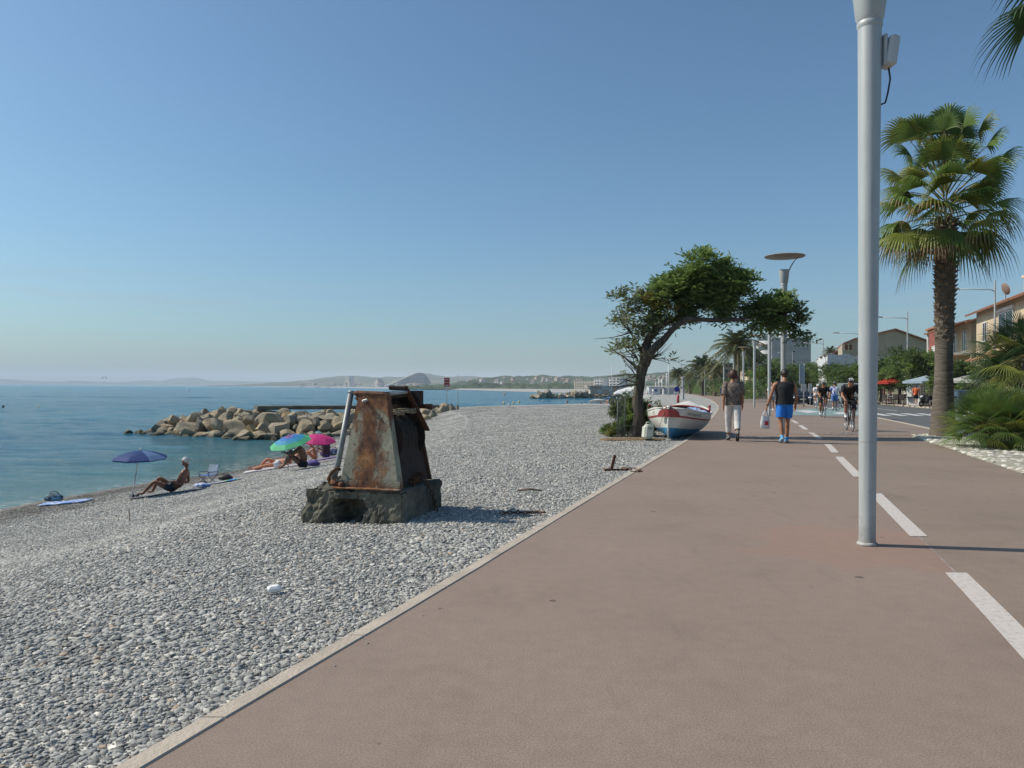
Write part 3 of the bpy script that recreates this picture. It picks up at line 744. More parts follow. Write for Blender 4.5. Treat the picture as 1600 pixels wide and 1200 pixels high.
b = MB(); mark(b, 12.1, .14, 5, 40, -.104, 30); mark(b, 12.1, .14, 52, 300, -.104, 60); tag(b.build('road_centre_line', ZW), kind='structure')

# ------------------------------------------------------------------ loose pebbles
PEB = []
def pebble_mat(nm, stops, rough=.75):
    def f(N, L, tc, b):
        oi = N.new('ShaderNodeObjectInfo')
        c = n_ramp(N, L, oi.outputs['Random'], stops)
        m = n_ramp(N, L, n_noise(N, L, tc.outputs['Object'], 60, 4), [(.3,(.8,.8,.8)),(.7,(1.15,1.15,1.15))])
        c = n_mix(N, L, .8, c, m, 'MULTIPLY')
        if nm == 'grey pebble':      # stones the waves reach are wet and dark
            g = N.new('ShaderNodeNewGeometry'); sz = N.new('ShaderNodeSeparateXYZ'); L.new(g.outputs['Position'], sz.inputs[0])
            wz = n_math(N, L, 'ADD', sz.outputs[2], n_math(N, L, 'MULTIPLY', n_noise(N, L, g.outputs['Position'], .8, 4), -.35))
            wk = n_ramp(N, L, n_math(N, L, 'ADD', wz, 2.5), [(.50,(.45,.43,.40)),(.60,(1,1,1))]); c = n_mix(N, L, 1.0, c, wk, 'MULTIPLY')
        L.new(c, b.inputs['Base Color'])
        n_bump(N, L, n_noise(N, L, tc.outputs['Object'], 90, 3), .001, b)
    return matn(nm, f, rough)
PM = pebble_mat('grey pebble', [(0,(.13,.13,.122)),(.12,(.215,.212,.198)),(.5,(.335,.328,.302)),(.8,(.45,.437,.40)),(.95,(.56,.535,.48)),(.987,(.42,.30,.2)),(1,(.78,.74,.66))])
PW = pebble_mat('cream stone', [(0,(.42,.4,.34)),(.5,(.55,.52,.45)),(1,(.66,.64,.57))])
def make_pebbles(tag_, m, n):
    c = bpy.data.collections.new(tag_); rr = random.Random(5)
    for i in range(n):
        bm = bmesh.new(); bmesh.ops.create_icosphere(bm, subdivisions=2, radius=1.0)
        sx, sy, sz_ = 1, rr.uniform(.5, .9), rr.uniform(.22, .46); o = Vector((rr.random()*50, 0, i))
        for v in bm.verts:
            k = 1 + .32*mnoise.noise(v.co*1.1+o) + .08*mnoise.noise(v.co*2.6+o); v.co = Vector((v.co.x*sx*k, v.co.y*sy*k, v.co.z*sz_*k))
        for f in bm.faces: f.smooth = True
        me = bpy.data.meshes.new('pebble'); bm.to_mesh(me); bm.free(); me.materials.append(m)
        ob = bpy.data.objects.new('pebble', me); c.objects.link(ob)
    return c
def scatter(name, emitter, coll, smin, smax, label, cat, seed=1, tilt=.5):
    ng = bpy.data.node_groups.new(name, 'GeometryNodeTree')
    ng.interface.new_socket('Geometry', in_out='INPUT', socket_type='NodeSocketGeometry'); ng.interface.new_socket('Geometry', in_out='OUTPUT', socket_type='NodeSocketGeometry')
    N, L = ng.nodes, ng.links; gi = N.new('NodeGroupInput'); go = N.new('NodeGroupOutput')
    dp = N.new('GeometryNodeDistributePointsOnFaces'); dp.inputs['Seed'].default_value = seed
    na = N.new('GeometryNodeInputNamedAttribute'); na.data_type = 'FLOAT'; na.inputs['Name'].default_value = 'dens'
    ns = N.new('GeometryNodeInputNamedAttribute'); ns.data_type = 'FLOAT'; ns.inputs['Name'].default_value = 'psize'
    ip = N.new('GeometryNodeInstanceOnPoints'); ci = N.new('GeometryNodeCollectionInfo')
    ci.inputs['Collection'].default_value = coll; ci.inputs['Separate Children'].default_value = True; ci.inputs['Reset Children'].default_value = True
    ip.inputs['Pick Instance'].default_value = True
    rv = N.new('FunctionNodeRandomValue'); rv.data_type = 'FLOAT_VECTOR'; rv.inputs[0].default_value = (-tilt, -tilt, 0); rv.inputs[1].default_value = (tilt, tilt, 6.283)
    rs = N.new('FunctionNodeRandomValue'); rs.data_type = 'FLOAT'; rs.inputs[2].default_value = 0; rs.inputs[3].default_value = 1
    pw = N.new('ShaderNodeMath'); pw.operation = 'POWER'; pw.inputs[1].default_value = 3.0
    mr = N.new('ShaderNodeMapRange'); mr.inputs['To Min'].default_value = smin; mr.inputs['To Max'].default_value = smax
    mu = N.new('ShaderNodeMath'); mu.operation = 'MULTIPLY'
    L.new(gi.outputs[0], dp.inputs['Mesh']); L.new(na.outputs[0], dp.inputs['Density']); L.new(dp.outputs['Points'], ip.inputs['Points'])
    L.new(ci.outputs[0], ip.inputs['Instance']); L.new(rv.outputs[0], ip.inputs['Rotation'])
    L.new(rs.outputs[1], pw.inputs[0]); L.new(pw.outputs[0], mr.inputs['Value']); L.new(mr.outputs[0], mu.inputs[0]); L.new(ns.outputs[0], mu.inputs[1]); L.new(mu.outputs[0], ip.inputs['Scale'])
    L.new(ip.outputs[0], go.inputs[0])
    md = emitter.modifiers.new('scatter', 'NODES'); md.node_group = ng
    tag(emitter, label, cat, kind='stuff')
def near_beach_rows(d0, d1, step, res):
    rows = []
    for d in np.arange(d0, d1, step):
        xl = max(-0.72*d - .6, Xs(d)+.3); xr = Xk(d)-.05
        rows.append([(xr+(xl-xr)*t, d, beach_z(xr+(xl-xr)*t, d)+.002) for t in np.linspace(0, 1, res)])
    return rows
def add_attr(o, dens, size):
    me = o.data
    for nm, fn in (('dens', dens), ('psize', size)):
        a = me.attributes.new(nm, 'FLOAT', 'POINT'); a.data.foreach_set('value', [fn(v.co) for v in me.vertices])
def scatter_all():
    c = make_pebbles('pebble shapes', PM, 9)
    o = grid('pebbles', near_beach_rows(2.0, 62, .3, 70), BEACH, None)
    def dn(p):
        dist = math.hypot(p.x, p.y)
        base = 4600 if dist < 6 else max(300, 4600*(6/dist)**1.12)
        patch = .75 + .5*(mnoise.noise(Vector((p.x*.9, p.y*.9, 1))) + .3)
        return base*max(.35, patch)
    def szf(p):
        dist = math.hypot(p.x, p.y); g = .88 + .55*max(-.5, mnoise.noise(Vector((p.x*.7+9, p.y*.7, 4)))) + .15*mnoise.noise(Vector((p.x*3, p.y*3, 0)))
        return g*(1 if dist < 6 else min(1.6, (dist/6)**.22))
    add_attr(o, dn, szf)
    scatter('pebble scatter', o, c, .005, .0265, 'loose grey pebbles covering the beach', 'pebbles', 3)
    rows = [[(Xk(d)+.02+.9*t*t, d, .002) for t in np.linspace(0, 1, 8)] for d in np.arange(1.5, 22, .4)]
    o3 = grid('stray_pebbles', rows, PATH, None)
    add_attr(o3, lambda p: max(0, 14-30*(p.x-Xk(p.y)))*max(0, .4+2*mnoise.noise(Vector((p.y*.8, 3, 0)))), lambda p: .8)
    scatter('stray scatter', o3, c, .003, .012, 'few stray small pebbles lying on the promenade along the kerb', 'pebbles', 5, .2)
    c2 = make_pebbles('stone shapes', PW, 6)
    rows = []
    for d in np.arange(9.5, 22.4, .3):
        a = Xk(d)+6.1 + (.1 if d > 20.5 else 0); bb = Xk(d)+7.6; rows.append([(a+(bb-a)*t, d, .02) for t in np.linspace(0, 1, 8)])
    o2 = grid('white_stones', rows, mat('planter soil', (.3,.28,.22), .9), None)
    add_attr(o2, lambda p: 150, lambda p: 1.0)
    scatter('stone scatter', o2, c2, .045, .12, 'cream white stones covering the palm planter bed', 'stones', 8, .3)
# bed under the planter stones
rows = []
for d in np.arange(9.0, 22.7, .3):
    w = min(1, (22.7-d)/1.2); c = Xk(d)+6.85; rows.append([(c-.8*w, d, .005), (c-.7*w, d, .05), (c+.7*w, d, .05), (c+.78*w, d, .005)])
grid('planter_soil', rows, mat('planter soil', (.3,.28,.22), .9))
# ------------------------------------------------------------------ rusty winch on its concrete block
def rust_paint(paint=(.36,.335,.245), amt=.455, band=True):
    def f(N, L, tc, b):
        P = tc.outputs['Object']
        n1 = n_noise(N, L, n_map(N, L, P, 1, 1, .55), 7.0, 9, .75); n2 = n_noise(N, L, n_map(N, L, P, 1, 1, .6), 8, 8, .75)
        if band:
            s = N.new('ShaderNodeSeparateXYZ'); L.new(P, s.inputs[0])
            ax = n_math(N, L, 'ABSOLUTE', n_math(N, L, 'ADD', s.outputs[0], -.135))
            bd = n_math(N, L, 'MULTIPLY', n_math(N, L, 'SUBTRACT', .19, ax), 1.25)      # broad stain down the middle
            tp = n_math(N, L, 'MULTIPLY', n_math(N, L, 'SUBTRACT', s.outputs[2], 1.06), 1.4)  # and round the top
            tp = n_math(N, L, 'MAXIMUM', tp, n_math(N, L, 'MULTIPLY', n_math(N, L, 'SUBTRACT', .47, s.outputs[2]), 2.0))
            n1 = n_math(N, L, 'ADD', n1, n_math(N, L, 'MAXIMUM', bd, tp)); 
            n1 = n_math(N, L, 'ADD', n1, -.09)
        rust = n_ramp(N, L, n2, [(.36,(.05,.026,.018)),(.47,(.14,.055,.027)),(.56,(.27,.115,.04)),(.68,(.38,.21,.085))])
        k = n_ramp(N, L, n1, [(amt-.03,(0,0,0)),(amt+.02,(.55,.55,.55)),(amt+.10,(1,1,1))])
        pc = n_ramp(N, L, n2, [(.35, tuple(v*.72 for v in paint)), (.65, paint)])
        spots = n_ramp(N, L, n_noise(N, L, P, 26, 5, .7), [(.57,(0,0,0)),(.63,(1,1,1))])
        c = n_mix(N, L, k, pc, rust); c = n_mix(N, L, n_math(N, L, 'MULTIPLY', spots, .8), c, (.12,.055,.03))
        L.new(c, b.inputs['Base Color']); n_bump(N, L, n_math(N, L, 'ADD', n2, k), .006, b)
    return f
PLATE = matn('rusting cream paint', rust_paint(), .75)
RUST = matn('old rust', lambda N, L, tc, b: (L.new(n_ramp(N, L, n_noise(N, L, tc.outputs['Object'], 9, 7, .7), [(.3,(.03,.017,.012)),(.5,(.1,.042,.022)),(.7,(.2,.085,.035))]), b.inputs['Base Color']), n_bump(N, L, n_noise(N, L, tc.outputs['Object'], 30, 5), .004, b)), .85)
DARKRUST = mat('dark greasy rust', (.012,.009,.007), .8, (.035,.018,.012), 12, bump=.004)
GREYST = mat('grey galvanised pipe', (.24,.26,.27), .5, (.17,.17,.17), 6, metal=.3)
CONC = matn('weathered concrete', lambda N, L, tc, b: (L.new(n_mix(N, L, n_ramp(N, L, n_noise(N, L, tc.outputs['Object'], 2.6, 7, .7), [(.38,0.),(.6,1.)]), (.06,.055,.042), n_ramp(N, L, n_noise(N, L, tc.outputs['Object'], 16, 6, .75), [(.3,(.10,.095,.072)),(.7,(.235,.22,.17))])), b.inputs['Base Color']), n_bump(N, L, n_noise(N, L, tc.outputs['Object'], 28, 8, .7), .018, b)), .95)
wc = Vector((-1.43, 8.13, -.10)); wr = R(-15)
win = empty('beach_winch', wc, wr, 'old rusty boat winch with flaking cream paint on a broken concrete block on the beach', 'winch')
# block 0.98 x 1.05 x 0.40 with crumbled surface and a hollow broken out of the front
def block():
    b = MB(); nx, ny, nz_ = 44, 40, 20; X, Y, Z0, Z1 = .545, .56, -.25, .385
    vmap = {}; V = []
    def vid(i, j, k):
        if (i, j, k) in vmap: return vmap[(i, j, k)]
        x, y, z = -X+2*X*i/nx, -Y+2*Y*j/ny, Z0+(Z1-Z0)*k/nz_
        p = Vector((x, y, z)); c = Vector((x*.0, y*.0, z))
        o = Vector((max(-1, min(1, x/X)), max(-1, min(1, y/Y)), 0)); 
        nrm = Vector((0,0,0))
        if i in (0, nx): nrm.x = 1 if i else -1
        if j in (0, ny): nrm.y = 1 if j else -1
        if k in (0, nz_): nrm.z = 1 if k else -1
        nrm.normalize()
        left = max(0, min(1, (-x-.0)/.3+.3))          # the left half is the more crumbled
        amp = .018 + .034*left
        a = amp*(mnoise.noise(p*6) + .7*mnoise.noise(p*14) + .5*mnoise.noise(p*30)) - .008*(1-left)
        ledge = max(0, mnoise.noise(Vector((x*3.1+4, y*3, z*4))) - .12)*.12*left
        a -= ledge
        if j == 0 or (y < -Y+.3 and False):
            e = ((x+.02)/.19)**2 + ((z-.15)/.15)**2 + .9*mnoise.noise(p*8) + .5*mnoise.noise(p*19)
            if e < 1 and z < .34: a -= .20*min(1, (1-e)*3.5)
            e2 = abs(x-.24-.05*math.sin(z*14))           # crack
            if e2 < .014: a -= .02
        if nrm.length and (abs(nrm.x)+abs(nrm.y)+abs(nrm.z)) > 1.3: a -= .022 + .02*abs(mnoise.noise(p*11))
        p = p + nrm*a
        V.append(p); vmap[(i, j, k)] = len(V)-1; return len(V)-1
    F = []
    for i in range(nx):
        for j in range(ny):
            F.append((vid(i,j,nz_), vid(i+1,j,nz_), vid(i+1,j+1,nz_), vid(i,j+1,nz_)))
    for k in range(nz_):
        for i in range(nx):
            F.append((vid(i,0,k), vid(i+1,0,k), vid(i+1,0,k+1), vid(i,0,k+1))); F.append((vid(i+1,ny,k), vid(i,ny,k), vid(i,ny,k+1), vid(i+1,ny,k+1)))
        for j in range(ny):
            F.append((vid(0,j+1,k), vid(0,j,k), vid(0,j,k+1), vid(0,j+1,k+1))); F.append((vid(nx,j,k), vid(nx,j+1,k), vid(nx,j+1,k+1), vid(nx,j,k+1)))
    b.add(V, F); return b.build('concrete_block', CONC, win)
block()
def side_plate(yb, yt, name, m, th=.035):
    cx = .135; hb, ht = .325, .145; z0, z1 = .39, 1.335; b = MB()
    def P(x, z, o): t = (z-z0)/(z1-z0); return Vector((cx + x*(hb+(ht-hb)*t), yb+(yt-yb)*t+o, z))
    n = 10; 
    V = []; F = []
    for o in (-th/2, th/2):
        for i in range(n+1):
            for j in range(5):
                z = z0+(z1-z0)*i/n; x = -1+2*j/4
                if abs(x) == 1: x *= 1 - .03*abs(mnoise.noise(Vector((z*9, x, o))))
                V.append(P(x, z, o + .006*mnoise.noise(Vector((x*3, z*5, 1)))))
    def q(s, i, j): return s*(n+1)*5 + i*5 + j
    for i in range(n):
        for j in range(4):
            F.append((q(0,i,j), q(0,i,j+1), q(0,i+1,j+1), q(0,i+1,j))); F.append((q(1,i,j+1), q(1,i,j), q(1,i+1,j), q(1,i+1,j+1)))
        F.append((q(0,i,0), q(0,i+1,0), q(1,i+1,0), q(1,i,0))); F.append((q(0,i,4), q(1,i,4), q(1,i+1,4), q(0,i+1,4)))
    for j in range(4): F.append((q(0,n,j), q(0,n,j+1), q(1,n,j+1), q(1,n,j))); F.append((q(0,0,j+1), q(0,0,j), q(1,0,j), q(1,0,j+1)))
    b.add(V, F)
    return b.build(name, m, win)
side_plate(-.45, -.38, 'side_plate', PLATE)
side_plate(.43, .36, 'side_plate', RUST)
# flanges folded back from the front plate, base angle, top cap
b = MB()
for s in (-1, 1):
    b.add([(.135+s*.325,-.43,.39),(.135+s*.145,-.36,1.335),(.135+s*.145,-.28,1.335),(.135+s*.325,-.35,.39),
           (.135+s*.313,-.43,.39),(.135+s*.133,-.36,1.335),(.135+s*.133,-.28,1.335),(.135+s*.313,-.35,.39)],
          [(0,1,2,3),(7,6,5,4),(0,4,5,1),(1,5,6,2),(2,6,7,3),(3,7,4,0)])
b.build('flange', PLATE, win)
b = MB(); b.box((.135,-.485,.425), (.69,.012,.075)); b.box((.135,-.52,.392), (.72,.10,.010)); b.build('base_angle', PLATE, win)
b = MB(); b.bbox((.10,-.33,1.325), (.36,.15,.055), .02, rot=Matrix.Rotation(.03, 3, 'Y')); b.bbox((.02,-.37,1.27), (.16,.06,.05), .015, rot=Matrix.Rotation(.2, 3, 'Y')); b.bbox((.17,-.37,1.25), (.12,.05,.06), .015, rot=Matrix.Rotation(-.3, 3, 'Y')); b.build('top_cap', RUST, win)
# drum with rope
b = MB(); Mr = Matrix.Rotation(R(90), 4, 'X')
b.lathe([(.30,-.30),(.30,-.285),(.13,-.28),(.13,.28),(.30,.285),(.30,.30)], 28, 0, Mr, (.135,0,.86)); b.build('drum', DARKRUST, win, True, angle=30)
ROPE = mat('old rope', (.30,.25,.17), .9, (.16,.12,.08), 30, bump=.004, bscale=60)
ROPE_D = mat('dark tarred rope', (.05,.04,.03), .9, (.02,.016,.013), 30, bump=.004, bscale=60)
b = MB()
for lay in range(3):
    pts = []; rr_ = .17+lay*.032; tt = 15
    for i in range(tt*16): a = 2*PI*i/16; pts.append((.135+rr_*math.cos(a)+.004*math.sin(i*1.7), -.26+.52*i/(tt*16), .86+rr_*math.sin(a)+.006*math.sin(i*2.3)))
    b.tube(pts, .017, 6)
b.build('wound_rope', ROPE_D, win, True)
b = MB()
for i in range(9):
    pts = []; x0 = .0+rnd.random()*.28; y0 = -.25+rnd.random()*.45; a0 = rnd.random()*6
    for j in range(18): a = a0+j*.5; pts.append((x0+.10*math.cos(a)*(1+.2*rnd.random()), y0+.12*math.sin(a), 1.10+.02*rnd.random()+.012*i*.5))
    b.tube(pts, .011, 6)
b.build('loose_rope', ROPE, win, True)
# shaft, gears, housing between the plates
b = MB(); b.tube([(.135,-.37,.86),(.135,.60,.86)], .035, 12); b.tube([(.135,-.34,1.24),(.135,.55,1.24)], .028, 10); b.build('shaft', DARKRUST, win, True)
b = MB()
for i in range(24):
    a = 2*PI*i/24; b.box((.135+.265*math.cos(a), .33, .86+.265*math.sin(a)), (.03,.04,.035), rot=Matrix.Rotation(-a, 3, 'Y'))
b.lathe([(.26,-.018),(.26,.018)], 30, 0, Mr, (.135,.33,.86)); b.build('gear_wheel', DARKRUST, win)
b = MB(); b.add([(.44,-.33,.40),(.44,.38,.40),(.315,.33,1.02),(.315,-.30,1.02),(.425,-.33,.40),(.425,.38,.40),(.30,.33,1.02),(.30,-.30,1.02)], [(0,1,2,3),(7,6,5,4),(0,4,5,1),(1,5,6,2),(2,6,7,3),(3,7,4,0)])
b.build('side_guard', DARKRUST, win)
b = MB(); b.box((.16,.16,1.32), (.26,.34,.045), rot=Matrix.Rotation(.05, 3, 'X')); b.box((.12,.30,1.25), (.2,.1,.14)); b.box((.3,.32,1.28), (.16,.10,.16)); b.build('top_bracket', DARKRUST, win)
b = MB(); b.bbox((.20,.10,1.385), (.20,.07,.05), .01, rot=Matrix.Rotation(.05, 3, 'Y')); b.build('top_bar', DARKRUST, win)
b = MB(); b.tube([(.20,.40,1.19),(.47,.40,1.19)], .026, 10); b.tube([(.41,.40,1.165),(.41,.40,1.215)], .05, 10); b.build('axle_stub', RUST, win, True)
b = MB(); b.sheet([(.245,.10,1.41),(.30,.10,1.41),(.485,.30,.93),(.43,.30,.93)], .018); b.build('brake_lever', RUST, win)
b = MB(); b.tube([(.05,-.44,1.25),(.16,-.25,1.31),(.32,.05,1.345)], .015, 10); b.build('crank_handle', mat('bright worn steel', (.5,.5,.48), .4, (.35,.34,.33), 9, metal=.4), win, True)
b = MB(); b.tube([(-.125,-.34,1.345),(-.235,-.40,.62),(-.265,-.43,.46)], [.03,.03,.028], 14); b.tube([(-.125,-.34,1.325),(-.122,-.335,1.352)], .036, 14); b.build('leaning_pipe', GREYST, win, True)
def chain(pts, r_=.02, th=.006, m=RUST, name='chain', parent=win):
    b = MB(); P = [Vector(p) for p in pts]; acc = []
    for a, c in zip(P[:-1], P[1:]):
        n = max(1, int((c-a).length/(r_*2.1)))
        for i in range(n): acc.append((a+(c-a)*i/n, (c-a).normalized()))
    for i, (p, t) in enumerate(acc):
        s = t.orthogonal().normalized(); u = t.cross(s); s = s*math.cos(i*PI/2+.3)+u*math.sin(i*PI/2+.3)
        ring = [p + t*r_*1.5*math.cos(a) + s*r_*.8*math.sin(a) for a in [2*PI*k/10 for k in range(11)]]
        b.tube(ring, th, 5, 0, False)
    return b.build(name, m, parent, True)
chain([(.46,.05,.42),(.53,.08,.425),(.585,.12,.28),(.60,.2,.10),(.605,.28,-.02)], .022, .007)
pile = []
for i in range(16): pile.append((.42+.06*math.cos(i*1.9), -.15+.05*i*.6*.6+.05*math.sin(i*2.7), .405+.03*((i*7) % 4)/2+.01*i*.3))
chain(pile, .022, .008)
b = MB(); b.tube([(-.27,-.46,.40),(-.30,-.48,.47),(-.25,-.50,.54),(-.20,-.49,.58),(-.17,-.47,.56)], [.022,.02,.018,.016,.016], 8); b.box((-.22,-.48,.43), (.09,.06,.05), rot=Matrix.Rotation(.4, 3, 'Y')); b.tube([(-.16,-.50,.42),(-.12,-.52,.42)], .025, 8); b.build('shackle', RUST, win, True)

# small iron things left on the shingle
def on(px, py, dz=0): p = hit(px, py); return p + Vector((0, 0, dz))
p = on(957, 736); t = empty('mooring_stake', p, .2, 'rusty iron stake with a ring standing in the pebbles near the kerb', 'stake')
b = MB(); b.bbox((0,0,.10), (.05,.03,.32), .008, rot=Matrix.Rotation(.25, 3, 'Y')); b.build('stake', RUST, t)
b = MB(); b.box((-.06,0,.01), (.16,.10,.05)); b.box((.14,.02,.015), (.26,.04,.03)); b.build('foot_plate', RUST, t)
chain([(.2,0,.03),(.32,-.08,.03),(.38,-.2,.03),(.3,-.45,.03),(.1,-.5,.03)], .03, .008, RUST, 'chain', t)
p = on(828, 770.5); b = MB(); b.tube([(-.16,0,.03),(0,.01,.045),(.15,-.02,.03)], [.012,.017,.010], 7); o = b.build('driftwood_stick', mat('driftwood', (.25,.2,.15), .9, (.12,.09,.07), 20), None, True, p); tag(o, 'short stick of driftwood lying on the pebbles beyond the winch shadow', 'driftwood')
p = on(818, 806); o = chain([(-.22,-.04,.03),(-.1,.02,.03),(.02,-.02,.035),(.16,.05,.03),(.25,.02,.03)], .018, .006, RUST, 'rusty_chain', None); o.location = p; tag(o, 'rusty chain lying on the pebbles at the end of the winch shadow', 'chain')
p = on(428, 929); b = MB(); b.bbox((0,0,.035), (.085,.05,.045), .012, rot=Matrix.Rotation(.3, 3, 'X') @ Matrix.Rotation(.25, 3, 'Z')); o = b.build('crumpled_paper', mat('white paper', (.85,.85,.84), .6), None, False, p); tag(o, 'crumpled scrap of white paper on the pebbles in the foreground', 'litter')
p = on(203, 815); b = MB(); b.tube([(0,0,0),(-.02,0,.22)], .008, 6); o = b.build('thin_stick', MATS['driftwood'], None, True, p); tag(o, 'thin stick upright in the shingle below the blue parasol', 'stick')

# ------------------------------------------------------------------ beach people and their things
def parasol(label, foot, tipxyz, rad, cols, hgt, tilt_dir, tilt, mode='panel', group='beach parasols'):
    """pole from foot to the hub; canopy tilted"""
    t = empty('beach_parasol', foot, 0, label, 'parasol', group)
    hub = Vector(tipxyz)-Vector(foot); pole = mat('parasol pole', (.55,.55,.55), .4)
    b = MB(); b.tube([(0,0,0), hub*.55], .016, 8); b.tube([hub*.5, hub], .012, 8); b.tube([hub, hub*1.05], .018, 8); b.build('pole', pole, t, True)
    q = Matrix.Rotation(tilt, 4, Vector(tilt_dir)); n = 8; V = []; b = MB(); prof = [(0,0),(.2,-.02),(.45,-.09),(.72,-.22),(1.0,-.42)]
    def P(k, r_, z, up=0):
        a = 2*PI*k/(n*4)
        sag = 1 - (.07 + .0)*(0 if k % 4 == 0 else math.sin(PI*(k % 4)/4))*r_
        return hub + q @ Vector((rad*r_*sag*math.cos(a), rad*r_*sag*math.sin(a), z*hgt/.42 + up))
    for s in (0, -.008):
        o = len(b.v); vs = [P(k, r_, z, s) for r_, z in prof for k in range(n*4)]; fs = []; mi = []
        for i in range(len(prof)-1):
            for k in range(n*4):
                k2 = (k+1) % (n*4); f = (i*n*4+k, i*n*4+k2, (i+1)*n*4+k2, (i+1)*n*4+k)
                m_ = (k//4) % len(cols) if mode == 'panel' else min(i, len(cols)-1)
                b.add([], []); b.f.append(tuple(x+o for x in (f if s == 0 else f[::-1]))); b.m.append(m_)
        b.v.extend([tuple(v) for v in vs])
    # short valance
    if mode == 'panel':
        o = len(b.v); vs = [P(k, 1.0, -.42) for k in range(n*4)] + [P(k, .995, -.42, -.035) for k in range(n*4)]
        for k in range(n*4): k2 = (k+1) % (n*4); b.f.append((o+k, o+k2, o+n*4+k2, o+n*4+k)); b.m.append((k//4) % len(cols))
        b.v.extend([tuple(v) for v in vs])
    b.build('canopy', cols, t)
    b = MB()
    for k in range(0, n*4, 4): b.tube([hub*.995 + q @ Vector((0,0,-.02)), P(k, .5, -.10, -.015), P(k, 1, -.42, -.012)], .005, 5)
    b.build('ribs', pole, t); return t
fab = lambda n, c: mat(n, c, .7, tuple(v*.85 for v in c), 5, trans=.35)
base = on(205, 781); tip = at(219, 704, base.y+.1)
PN = fab('navy parasol cloth', (.015,.06,.24)); PL = fab('pale blue parasol cloth', (.16,.28,.5)); PWt = fab('white parasol cloth', (.5,.42,.4))
parasol('navy and pale blue parasol leaning over the reclining white haired sunbather', base, tip, .68, [PN, PN, PN, PL], .19, (1,0,0), R(3))
RC = [fab('purple band', (.38,.12,.36)), fab('blue band', (.05,.25,.65)), fab('blue sky band', (.05,.38,.62)), fab('green band', (.12,.6,.3))]
base = on(450, 737); tip = at(451, 681.5, base.y)
parasol('rainbow striped parasol in purple, blue and green bands over the sunbathing group', base, tip, .64, RC, .22, (1,-.75,0), R(19), 'ring')
base = on(496, 724); tip = at(496, 679, base.y)
parasol('bright pink parasol behind the rainbow one', base, tip, .66, [fab('pink parasol cloth', (.75,.05,.28))], .2, (1,.5,0), R(9))
TOW = lambda n, c, c2: mat(n, c, .9, c2, 9, lo=.45, hi=.55)
def towel(label, px, py, rz, L_, W_, m, tilt=(0,0)):
    p = on(px, py); b = MB(); rows = []
    c, s = math.cos(rz), math.sin(rz)
    for i in range(13):
        r_ = []
        for j in range(7):
            u, v = (i/12-.5)*L_, (j/6-.5)*W_; x, y = u*c-v*s, u*s+v*c
            z = beach_z(p.x+x, p.y+y)+.045+.014*mnoise.noise(Vector((x*4, y*4, px)))
            r_.append(Vector((x, y, z-p.z)))
        rows.append(r_)
    V = [q for r_ in rows for q in r_]; V2 = [q-Vector((0,0,.02)) for q in V]; n = 7
    F = [(i*n+j, i*n+j+1, (i+1)*n+j+1, (i+1)*n+j) for i in range(12) for j in range(6)]
    b.add(V, F); b.add(V2, [f[::-1] for f in F]); rim = [i*n for i in range(13)] + [12*n+j for j in range(1, 7)] + [i*n+6 for i in range(11, -1, -1)] + [j for j in range(5, 0, -1)]
    k = len(V); b.f += [(rim[i], rim[(i+1) % len(rim)], rim[(i+1) % len(rim)]+k, rim[i]+k) for i in range(len(rim))]; b.m += [0]*len(rim)
    o = b.build('towel', m, None, True, p); tag(o, label, 'towel', 'towels laid on the beach'); return o
def bag(label, p, sx, sy, sz_, m, rz=0.):
    t = empty('beach_bag', p, rz, label, 'bag', 'bags on the beach'); b = MB()
    b.ell((0,0,sz_*.45), (sx,sy,sz_*.6), 0, 14, 10, None, lambda a, q: q*(1+.16*mnoise.noise(a*2.3)+.05*mnoise.noise(a*6)) if a.z > -.6 else Vector((q.x, q.y, -sz_*.44)))
    b.build('sack', m, t, True); b = MB(); b.tube([(-sx*.6,0,sz_*.8),(-sx*.2,.02,sz_*1.35),(sx*.3,0,sz_*1.3),(sx*.6,0,sz_*.8)], .012, 6); b.build('strap', mat('black strap', (.02,.02,.022), .7), t, True); return t
NAVY = mat('navy canvas', (.025,.03,.05), .8, (.05,.06,.09), 8); BLK2 = mat('black nylon', (.015,.015,.018), .6, (.03,.03,.035), 8)
